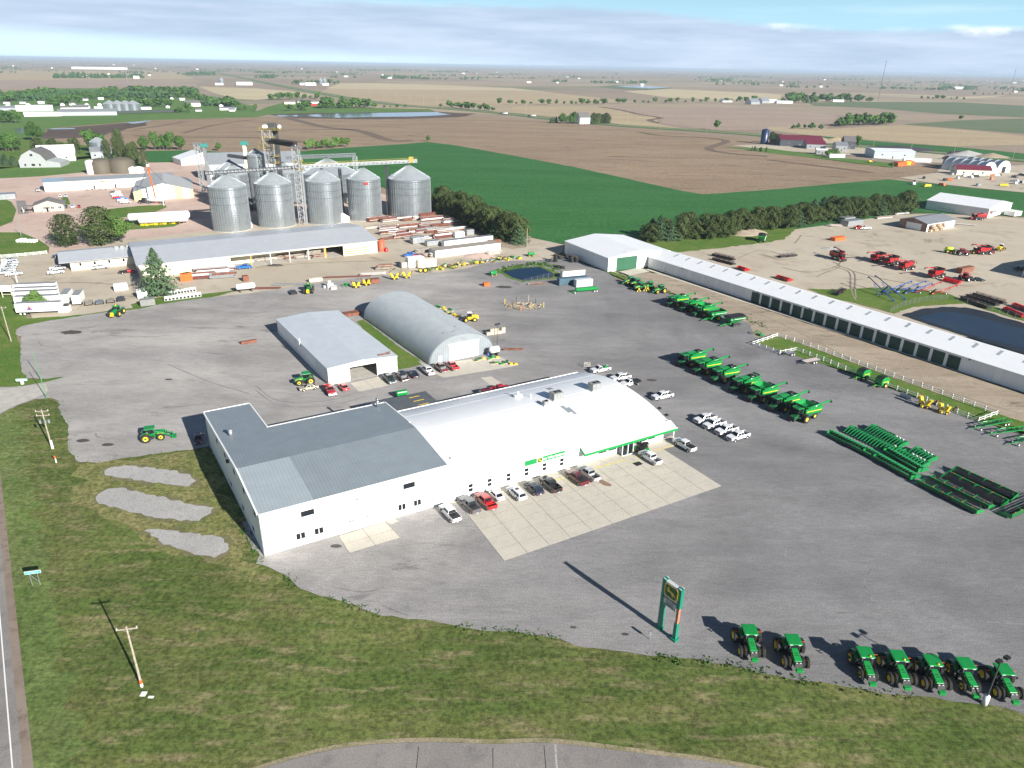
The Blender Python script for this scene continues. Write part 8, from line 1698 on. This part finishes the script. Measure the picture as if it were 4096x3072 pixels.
for q,n,h,lb in (((('A1',0,560),('A1',380,520)),16,14,'above the large white town shed'),((('A1',0,520),('A1',520,490)),16,14,'behind the left town houses'),((('A1',440,600),('A1',660,560)),9,13,'above the round roofed town shed'),((('A1',700,540),('A1',1000,520)),12,13,'above the four town bins'),((('A1',880,490),('A1',1300,480)),15,15,'in the upper middle of the town'),((('A1',960,590),('A1',1250,580)),10,13,'right behind the four town bins'),((('A1',1150,600),('A1',1480,600)),14,13,'below the white gabled town house'),((('A1',1240,510),('A1',1720,520)),20,19,'on the town hill beside the gabled house'),((('A1',1500,650),('A1',1620,650)),5,14,'left of the white town barn'),((('A1',1740,580),('A1',2040,605)),13,15,'at the right end of the town'),((('A1',2050,625),('A1',2180,635)),4,9,'past the right end of the town')):
 row(q,n,h,h * 1.15,'broad',lb,TW,2,8)
HT = 'trees along highway and creek'
for q,n,h,lb in (((('A2',90,540),('A2',560,530)),16,13,'behind the flooded strip farmhouse'),((('A2',560,615),('A2',960,605)),18,16,'right of the red farm shed'),((('A2',250,635),('A2',450,630)),3,14,'in front of the flooded strip farm'),((('A2',290,405),('A2',720,405)),14,15,'round the farm across the highway'),((('A2',1020,610),('A2',1320,608)),6,8,'along the upper edge of the flood'),((('A2',1600,600),('A2',2060,640)),12,12,'right of the flooded strip'),((('A2',2100,580),('A3',820,578)),18,11,'along the road left of the creek'),((('A3',880,570),('A3',1780,560)),14,11,'along the creek in the middle'),((('A3',1820,560),('A3',2130,550)),8,14,'round the grey round roofed barns'),((('A4',130,570),('A4',440,568)),12,22,'of the dense left grove'),((('A4',450,555),('A4',890,558)),13,18,'of the dense right grove'),((('A4',600,770),('A4',1090,748)),22,15,'of the poplar grove'),((('A4',170,790),('A4',450,795)),5,11,'before the poplar grove'),((('A4',1300,530),('A4',1700,538)),8,11,'on the right rise'),((('A4',1760,497),('A4',2120,493)),6,9,'near the dark mast')):
 row(q,n,h,h * 1.1,'broad',lb,HT,2,6)
row([('A3',320,742),('A3',400,742)],5,9,6,'spruce','of the small spruces at the white farmhouse','farmhouse trees'); row([('A3',410,745),('A3',540,748)],4,17,14,'broad','left of the white farmhouse','farmhouse trees'); row([('A3',680,745),('A3',840,745)],7,13,12,'cedar','right of the white farmhouse','farmhouse trees'); tree(G('A3',735,755),8,9,'light','pale green bush before the white farmhouse')
tree(G('A3',1765,800),15,12,'broad','thin lone tree left of the blue silo',lod=2); tree(G('A4',1665,715),9,10,'broad','single round tree on the right field'); tree(G('A4',765,955),14,12,'broad','dark round tree right of the small grey house'); row([('A4',20,915),('A4',110,915)],3,12,11,'cedar','beside the maroon roofed shop','shop trees'); row([('A4',500,1035),('A4',590,1030)],3,7,9,'light','before the business yard','yard bushes'); tree(G('A4',1060,1125),5,6,'light','small bush before the orange dumpsters')
row([('A3',2050,980),('A3',2200,992)],6,4.5,3,'cedar','in the small cedar row by the blue silo','small cedars by the blue silo')
# far woods: past what one could pick out, one object
m = MB(); r_ = random.Random(5); far = []
CL = [('A1',0,640,545,18,60),('A1',700,1480,520,19,90),('A1',1250,1700,480,20,40),('A1',1750,2040,590,18,24),('A1',350,700,505,18,30),('A1',480,1300,350,26,40),('A1',0,150,265,20,10),('A1',1580,1850,325,26,16),('A1',1900,2212,280,18,22),('A2',0,160,350,24,12),('A2',0,520,310,24,30),('A2',800,1450,290,26,44),('A2',1500,1830,300,24,26),('A2',1050,1410,355,24,20),('A2',340,480,262,18,10),('A3',1710,1920,380,28,16),('A3',1960,2160,383,18,8),('A3',1880,2200,343,22,22),('A3',1110,1160,395,22,5),('A4',420,900,365,22,30),('A4',690,1300,340,24,60),('A4',1490,1800,440,24,22),('A4',1250,1530,392,24,16),('A4',2020,2212,395,22,14),('A4',2000,2170,362,16,10),('A2',580,780,305,14,12),('A1',1780,2000,250,14,14),('A1',660,900,225,16,20)]
for t_,x0,x1,y,h,n in CL: far += [(G(t_,r_.uniform(x0,x1),y + r_.uniform(-4,3)),h * .6 * r_.uniform(.7,1.2)) for k in range(int(n * 1.6))]
for k in range(170):
 X = r_.uniform(-.75,.75); Y = 78 / math.tan(R(r_.uniform(.16,1.15))); c = Vector((X * Y,Y,0)); far += [(c + Vector((r_.gauss(0,.012 * Y),r_.gauss(0,12),0)),r_.uniform(8,13)) for j in range(r_.randint(4,16))]
for p,h in far:
 for k in range(14 if p.y < 4500 else 6):
  c = p + Vector((r_.gauss(0,.32) * h,r_.gauss(0,.3) * h,r_.uniform(.12,.95) * h)); s = h * r_.uniform(.12,.26); n = Vector((r_.uniform(-1,1),-1,r_.uniform(-.2,1.2))).normalized(); a_ = n.orthogonal().normalized(); b_ = n.cross(a_)
  m.add([c - a_ * s - b_ * s,c + a_ * s - b_ * s * .7,c + a_ * s * .8 + b_ * s,c - a_ * s + b_ * s * .8],[(0,1,2,3)])
me = bpy.data.meshes.new('far_woodland'); me.from_pydata(m.v,[],m.f); me.materials.append(leafmat('far_leaves',(.026,.062,.022),(.042,.085,.03))); o = bpy.data.objects.new('far_woodland',me); COL.objects.link(o); tag(o,'distant farm woods and tree lines scattered to the horizon','woods',None,'stuff')
# ---------------------------------------------------------------- town, farms, far businesses
SHG = M('shingle_dark',(.12,.115,.11),.9,var=.2); REDR = M('maroon_roof',(.14,.02,.04),.5); DKW = M('dark_slate_wall',(.05,.055,.07),.6)
def house(q,L,W_,e,r,wm,rm,lb,deg=30,axis='x',cat='house',name='house',grp=None,win=True,z=.36):
 p = q if isinstance(q,Vector) else G(*q); L,W_,e,r = (L,W_,e,r) if win else (L * .66,W_ * .66,e * .6,r * .6); t = thing(name,(p.x,p.y,z),R(deg),lb,cat,grp); gable(t,L,W_,e,r,axis,wm,rm,.4)
 if win:
  for x in (L * .2,L * .75): window(t,'front',x,e * .5,1.4,1.3)
  door(t,'front',L * .45,L * .45 + 1.3,min(2.4,e * .7),DSTEEL)
 return t
for a in ((('A1',140,640),75,25,10,14,WALLW,ROOFW,'large white shed at the left end of the town'),(('A1',210,685),70,14,5,9,WALLW,ROOFW,'long low white shed below the large one'),(('A1',505,680),115,22,9,15,STEEL,STEEL,'long grey round roofed shed by the railway'),(('A1',820,635),50,15,7,10,WALLW,ROOFW,'white town building behind the four grain bins'),(('A1',1140,625),45,15,6,8,WALLW,STEEL,'open fronted white building right of the four bins'),
  (('A1',1600,598),40,20,10,17,WALLW,SHG,'white barn below the town hill'),(('A1',1355,500),26,16,10,20,WALLW,SHG,'large white gabled house between the town trees'),(('A1',1745,590),22,16,9,15,BEIGE,SHG,'cream house at the right side of the town'),(('A1',590,495),44,20,8,11,STEEL,STEEL,'grey flat building behind the town trees'),(('A1',525,625),60,14,5,9,WALLW,SHG,'row of low white town buildings'),(('A1',625,615),40,14,5,9,WALLW,STEEL,'white building with blue grey roof in town'),(('A1',1900,630),44,15,5,8,WALLW,STEEL,'low white building at the right town edge'),(('A1',-10,640),40,22,8,13,STEEL,STEEL,'grey shed cut by the left edge of town'),
  (('A1',620,272),560,90,22,26,WALLW,ROOFW,'very long white building far beyond the fields'),(('A1',715,350),24,14,12,18,WALLW,ROOFW,'white farm barn in the tree line behind town'),(('A1',1155,357),34,16,12,18,WALLW,ROOFW,'white farm shed at the right of the far tree line'),(('A1',2045,412),80,25,14,17,WALLW,ROOFW,'long white farm shed beyond the striped field'),(('A1',1860,412),40,18,8,11,WALLW,ROOFW,'low white farm shed beyond the striped field'),
  (('A2',425,415),60,20,12,16,WALLW,ROOFW,'long white shed on the farm across the highway'),(('A2',380,412),25,15,12,20,WALLW,SHG,'white house on the farm across the highway'),(('A2',575,415),35,20,12,17,WALLW,STEEL,'white shed beside the farm bins'),(('A2',360,577),34,18,8,14,BEIGE,SHG,'grey roofed farmhouse before the flooded strip'),(('A2',475,592),36,15,7,11,REDM,ROOFW,'red fronted farm shed before the flooded strip'),(('A2',247,578),32,12,6,8,BEIGE,OLDWOOD,'small tan shed before the flooded strip'),(('A2',1115,355),60,18,12,15,WALLW,ROOFW,'white shed in the far poplar row'),
  (('A3',585,750),18,14,9,16,WALLW,SHG,'white farmhouse between dark trees on the highway'),(('A3',2065,580),44,30,10,22,STEEL,STEEL,'grey round roofed barn by the creek trees'),(('A3',2160,570),40,28,10,22,STEEL,STEEL,'second grey round roofed barn by the creek trees'),(('A3',1820,560),50,20,6,14,WALLW,SHG,'white farmhouse by the creek trees'),(('A4',5,565),32,20,8,14,WALLW,ROOFW,'white shed right of the grey barns'),(('A4',75,570),60,20,8,11,WALLW,ROOFW,'long white shed right of the grey barns'),(('A4',560,557),44,16,7,10,WALLW,ROOFW,'white farm shed before the dense grove'),
  (('A4',1610,445),70,25,14,20,WALLW,ROOFW,'white farm buildings on the far right rise'),(('A4',2110,395),60,25,14,18,WALLW,ROOFW,'white far farm at the right edge'),(('A3',1790,380),50,20,10,14,WALLW,ROOFW,'white spot of a farm beside the far dark grove'),(('A1',340,1080),26,14,6,12,WALLW,ROOFW,'white barn with pale roof behind the old barn'),(('A1',520,1060),8,7,4,6,WALLW,SHG,'tiny white shed right of the pale roofed barn'),(('A1',792,1055),16,10,6,9,STEEL,STEEL,'small grey shed beside the round steel bin'),
  (('A4',100,940),46,28,7,11,DKW,REDR,'dark shop with maroon roof by the highway'),(('A4',330,965),20,18,5,8,STEEL,REDR,'lower wing with maroon roof and white trim'),(('A4',650,965),12,14,8,13,DKW,SHG,'small dark two storey house behind the business yard'),(('A4',580,985),12,14,6,9,STEEL,STEEL,'small grey shed beside the dark house'),(('A4',910,1045),38,30,7,8,ribbed('pale_blue_wall',(.45,.53,.58),.9),ROOFW,'white flat roofed truck shop by the highway'),(('A4',415,1010),12,6,4,5,STEEL,WHITE,'small white roofed shed in the business yard'),(('A4',1625,1190),27,12,4.5,7.5,BEIGE,REDR,'low cream shed with maroon roof at the tent halls'),(('A4',1570,1130),18,18,6,10,DKW,STEEL,'dark green hall behind the tent halls')):
 far_ = a[0][0][0] == 'A' and a[0][2] < 700; house(a[0],*a[1:7],a[7],deg=28 if a[0][0] != 'A4' else -8,win=not far_,cat='building' if 'house' not in a[7] else 'house',name='farm_building' if far_ else 'outbuilding')
for i,(x,y) in enumerate(((30,575),(90,600),(170,575),(265,590),(330,575),(560,590),(600,585),(650,592),(715,545),(770,590),(850,540),(880,590),(945,600),(1060,592),(1215,545),(1500,535),(1555,545),(1470,610),(1690,640),(1930,600),(1980,640))): house(('A1',x,y),15,10,4,7,WALLW,(SHG,ROOFW,STEEL)[i % 3],ordinal(i) + ' small white town house from the left among the trees',deg=28 + 90 * (i % 2),win=False,name='town_house',cat='house',grp='small white town houses')
q = G('A1',175,1130); t = thing('old_barn',(q.x,q.y,.38),R(14),'old grey gambrel barn with a low lean-to','barn'); OB = M('old_barn_grey',(.34,.36,.36),.8,var=.12)
MB().prism_xz([(0,0),(19,0),(19,5),(16,9.5),(9.5,13),(3,9.5),(0,5)],0,24).build('wall',OB,t); MB().prism_xz([(19.05,0),(28,0),(28,3.2),(19.05,5.2)],0,22).build('lean_to',OB,t)
for a,b in (((-.4,4.6),(3,9.6)),((3,9.6),(9.5,13.1)),((9.5,13.1),(16,9.6)),((16,9.6),(19.4,4.6))): MB().prism_xz([a,b,(b[0],b[1] + .25),(a[0],a[1] + .25)],-.5,24.5).build('roof',SHG,t)
for x,z,w in ((9.5,9.2,.9),(4,2,.6),(14,2,.6),(9.5,2,1.2)): MB().box(x - w,x + w,-.06,-.01,z - .8,z + .8).build('hatch',BLACK,t)
for x,r,Y,lb in (('A1',870,1030,'round steel bin beside the small grey shed'),): q = G(x,r,Y); grain_bin(q.x,q.y,6.5,12,15.5,lb,16,'farm bins')
for i in range(4): q = G('A1',962 + 67 * i,645); grain_bin(q.x,q.y,10.5,12,17,ordinal(i) + ' of the four grain bins in town from the left',10,'four town bins')
for i,(x,y) in enumerate(((1918,408),(560,405),(595,405))): q = G('A1' if i == 0 else 'A2',x,y); grain_bin(q.x,q.y,9,14,22,('steel bin beyond the striped field','left farm bin across the highway','right farm bin across the highway')[i],8,'farm bins')
for i in range(9): p = G('A1',660 + i * 100,672 - i * 2.5); tag(MB().box(-11,11,-1.5,1.5,1,4.2).build('hopper_wagon',M('dark_wagon',(.03,.04,.04),.7)),ordinal(i) + ' dark rail wagon from the left below the town','rail wagon','dark rail wagons below the town'); o = bpy.data.objects['hopper_wagon' + ('' if i == 0 else '.%03d' % i)]; o.location = (p.x,p.y,.4); o.rotation_euler = (0,0,hdg(('A1',660,672),('A1',1460,652)))
for i,(x,y,r,L) in enumerate(((1905,1185,9.5,38),(2030,1172,9.5,34))):
 q = G('A4',x,y); t = thing('tent_hall',(q.x,q.y,.36),R(24),('nearer','farther')[i] + ' white arched fabric hall at the far right','hall'); n = 14
 for k in range(5): m = MB(); m.lathe([(r,k * L / 5 + .15),(r * .97,k * L / 5),(r,(k + 1) * L / 5 - .15)],n,(0,0),0,'y',-math.pi / 2,math.pi / 2); m.v = [(x_,y_,z_ * 1.05) for x_,y_,z_ in m.v]; m.build('fabric_bay',WHITE,t,True)
 MB().prism_xz([(r * math.cos(a),1.05 * r * math.sin(a)) for a in [math.pi * k / 12 for k in range(13)]],.3,.4).build('front_wall',WHITE,t)
 if i: MB().box(-2.5,2.5,.2,.29,0,5).build('door',BLACK,t)
r_ = random.Random(9)
for i in range(45):
 X = r_.uniform(-.72,.72); Y = 78 / math.tan(R(r_.uniform(.22,1.2))); L = r_.uniform(12,35); o = MB().prism_yz([(-6,0),(6,0),(6,4.5),(0,7),(-6,4.5)],-L / 2,L / 2).build('distant_shed',WHITE); o.location = (X * Y,Y,0); o.rotation_euler = (0,0,r_.choice((.5,2.1))); tag(o,'tiny white farm shed near the horizon','farm building','tiny white farm sheds near the horizon')
for x,y,h,lb in ((1115,430,130,'grey lattice mast behind the town trees'),): p = G('A1',x,y); t = thing('radio_mast',(p.x,p.y,0),0,lb,'mast'); tower(t,0,0,h * .55,2.5,'lattice_frame',STEEL)
for x,y,h,lb in ((950,550,110,'thin radio mast on the far right field'),(2080,500,100,'thin dark mast near the right edge')): p = G('A4',x,y); t = thing('radio_mast',(p.x,p.y,0),0,lb,'mast'); MB().bar((0,0,0),(0,0,h),.9).build('mast_pole',DSTEEL,t)
for i,(x,y,c) in enumerate(((1115,1110,ORANGE),(1150,1105,ORANGE),(1182,1100,YELLOW),(1212,1095,ORANGE))): p = G('A4',x,y); tag(box('dumpster',(p.x - 2.4,p.x + 2.4,p.y - 6,p.y + 2,.4,3.6),c),ordinal(i) + ' container from the left in the orange and yellow row','dumpster','orange and yellow dumpsters')
for x,y,L,lb in ((1280,1085,26,'long white trailer right of the orange dumpsters'),(590,1045,15,'white camper on the grass before the yard'),(1660,1055,16,'white trailer along the highway yard')): p = G('A4',x,y); tag(box('white_trailer',(p.x - L / 2,p.x + L / 2,p.y - 1.5,p.y + 1.5,.9,4.2),WHITE),lb,'trailer')
for i in range(26): p = G('A4',r_.uniform(1250,2250),r_.uniform(1190,1300)); s = r_.uniform(1,3.5); c = r_.choice([WHITE,ORANGE,YELLOW,STEEL,BLACK,DSTEEL]); o = thing('stored_item',(p.x,p.y,.4),r_.uniform(0,3),ordinal(i) + ' parked machine or load listed in the contractor yard','yard item','machines and loads in the contractor yard'); MB().hexa([(-s,-1,.3),(s,-1,.3),(s,1,.3),(-s,1,.3)],[(-s * .6,-.8,2),(s * .9,-.8,1.6),(s * .9,.8,1.6),(-s * .6,.8,2)]).build('body',c,o)
# ---------------------------------------------------------------- ground cover along the edges, tyre marks, haze
m = MB(); r_ = random.Random(2)
def tufts(pts,dens,spread,h):
 P = [p if isinstance(p,Vector) else G(*p) for p in pts]
 for a,b in zip(P[:-1],P[1:]):
  n = int((b - a).length * dens); d = (b - a).normalized() if n else Vector(); nn = Vector((-d.y,d.x,0))
  for k in range(n):
   if noise.noise(a.lerp(b,k / n) * .16) < -.12: continue
   c = a.lerp(b,r_.random()) + nn * r_.gauss(0,spread)
   for j in range(3): a_ = r_.uniform(0,6.28); w = h * r_.uniform(.4,1.0); e = Vector((math.cos(a_),math.sin(a_),0)) * w; c2 = c + Vector((r_.gauss(0,.2),r_.gauss(0,.2),.4)); m.add([c2 - e,c2 + e,c2 + e * .6 + Vector((r_.gauss(0,.1),r_.gauss(0,.1),w * 1.1)),c2 - e * .6 + Vector((0,0,w * .8))],[(0,1,2,3)])
tufts(LOT[49:84],5,.5,.20); tufts([('C1',1650,985),('C1',1400,1010),('C1',1000,1070),('C1',700,1092),('C1',590,960),('C1',590,760),('C1',510,560)],2,.5,.16); tufts([('B3',460,590),('B3',640,655),('B3',820,730),('B3',1000,790),('B3',1360,920)],6,1.0,.3); tufts([('B3',1960,1110),('B3',2200,1225)],4,1.0,.3); tufts([('O',0,660),('O',200,600),('O',520,560),('O',760,650)],8,1.4,.5); tufts([('P',250,850),('P',700,830),('P',1100,790),('P',1500,730),('P',1900,660)],4,1.6,.45)
me = bpy.data.meshes.new('weeds'); me.from_pydata(m.v,[],m.f); me.materials.append(LF['broad']); o = bpy.data.objects.new('edge_weeds',me); COL.objects.link(o); tag(o,'rough weeds along the lawn and lot edges','weeds',None,'stuff')
TK = M('tyre_track_gravel',(.20,.195,.19),.95,var=.3,scale=.8)
for k,q in enumerate(([('D3',1300,640),('D3',1290,520),('D3',1200,380)],[('D4',130,90),('D4',125,150),('D4',200,260)],[('D4',740,240),('D4',690,330),('D4',730,440),('D4',820,540)],[('D4',790,468),('D4',1000,482),('D4',1250,495)],[('D4',500,555),('D4',1000,580),('D4',1843,640)],[('C1',400,35),('C1',340,45),('C1',380,85),('C1',530,98)],[('C1',830,840),('C1',850,875),('C1',980,885)],[('C1',1450,240),('C1',1800,390),('C1',2160,500)],[('C2',0,430),('C2',200,560),('C2',600,560),('C2',900,480)],[('C2',0,470),('C2',220,600),('C2',640,600),('C2',950,520)],[('C4',0,300),('C4',500,420),('C4',1200,800),('C4',2100,1150)],[('C4',200,300),('C4',800,480),('C4',1500,800),('C4',2100,980)],[('C4',0,1250),('C4',700,1380),('C4',1600,1600)],[('D2',450,600),('D2',640,630),('D2',760,600)],[('D2',750,710),('D2',830,745),('D2',900,770)],[('B3',0,1200),('B3',600,1150),('B3',1100,1250),('B3',2000,1400)])):
 strip('tyre_track',TK,.424 + .0003 * k,smoothpath(q,8),.30,label='faint dark tyre track across the gravel')
DT = M('dirt_track',(.25,.21,.165),.95,var=.25,scale=.6)
for k,q in enumerate(([('B4',560,690),('B4',700,740),('B4',715,880),('B4',755,980)],[('B4',600,680),('B4',740,740),('B4',750,880),('B4',760,960)],[('B4',420,780),('B4',480,750),('B4',620,690),('B4',560,650)],[('B4',120,700),('B4',350,740),('B4',560,700),('B4',640,640)],[('B4',230,490),('B4',265,450),('B4',285,420)],[('B3',1950,620),('B3',2100,560),('B3',2212,555),('B4',150,600)],[('B4',700,720),('B4',1000,800),('B4',1300,850)],[('B2',0,700),('B2',500,660),('B2',1100,640)],[('B1',200,850),('B1',700,830),('B1',1150,860)],[('B3',1100,780),('B3',1500,880),('B3',2000,1050),('B4',200,1230),('C4',700,200)],[('C4',450,110),('C4',1100,340),('C4',2100,650)])):
 strip('tyre_track',DT,.4505 + .0003 * k,smoothpath(q,8),.5,label='dark tyre track across packed dirt')
for q,r0 in ((('C1',720,905),1.0),(('C1',935,940),.9),(('C1',1460,375),.7),(('B1',620,1262),2.2),(('D3',440,662),.35),(('D3',812,712),.4),(('C3',1205,380),1.0),(('O',50,860),2.2),(('B2',165,680),2.4),(('D2',475,358),.7)): c = G(*q); sheet('oil_stain',M('dark_stain',(.07,.062,.055),.8,var=.3),.43,[c + Vector((math.cos(a) * r0 * 1.5,math.sin(a) * r0 * .8,0)) for a in [k * .7 for k in range(9)]],.15 * r0,.5,label='dark stain on the gravel')
hz = MB().box(-47000,47000,-47000,47000,-1.2,84).build('haze',bpy.data.materials.new('haze_air')); tag(hz,kind='stuff')
hm = hz.data.materials[0]; hm.use_nodes = True; nt = hm.node_tree; nt.nodes.clear(); ho = N(nt,'ShaderNodeOutputMaterial'); pv = N(nt,'ShaderNodeVolumePrincipled'); pv.inputs['Color'].default_value = (.62,.76,.92,1); pv.inputs['Density'].default_value = .000065; nt.links.new(pv.outputs[0],ho.inputs['Volume'])
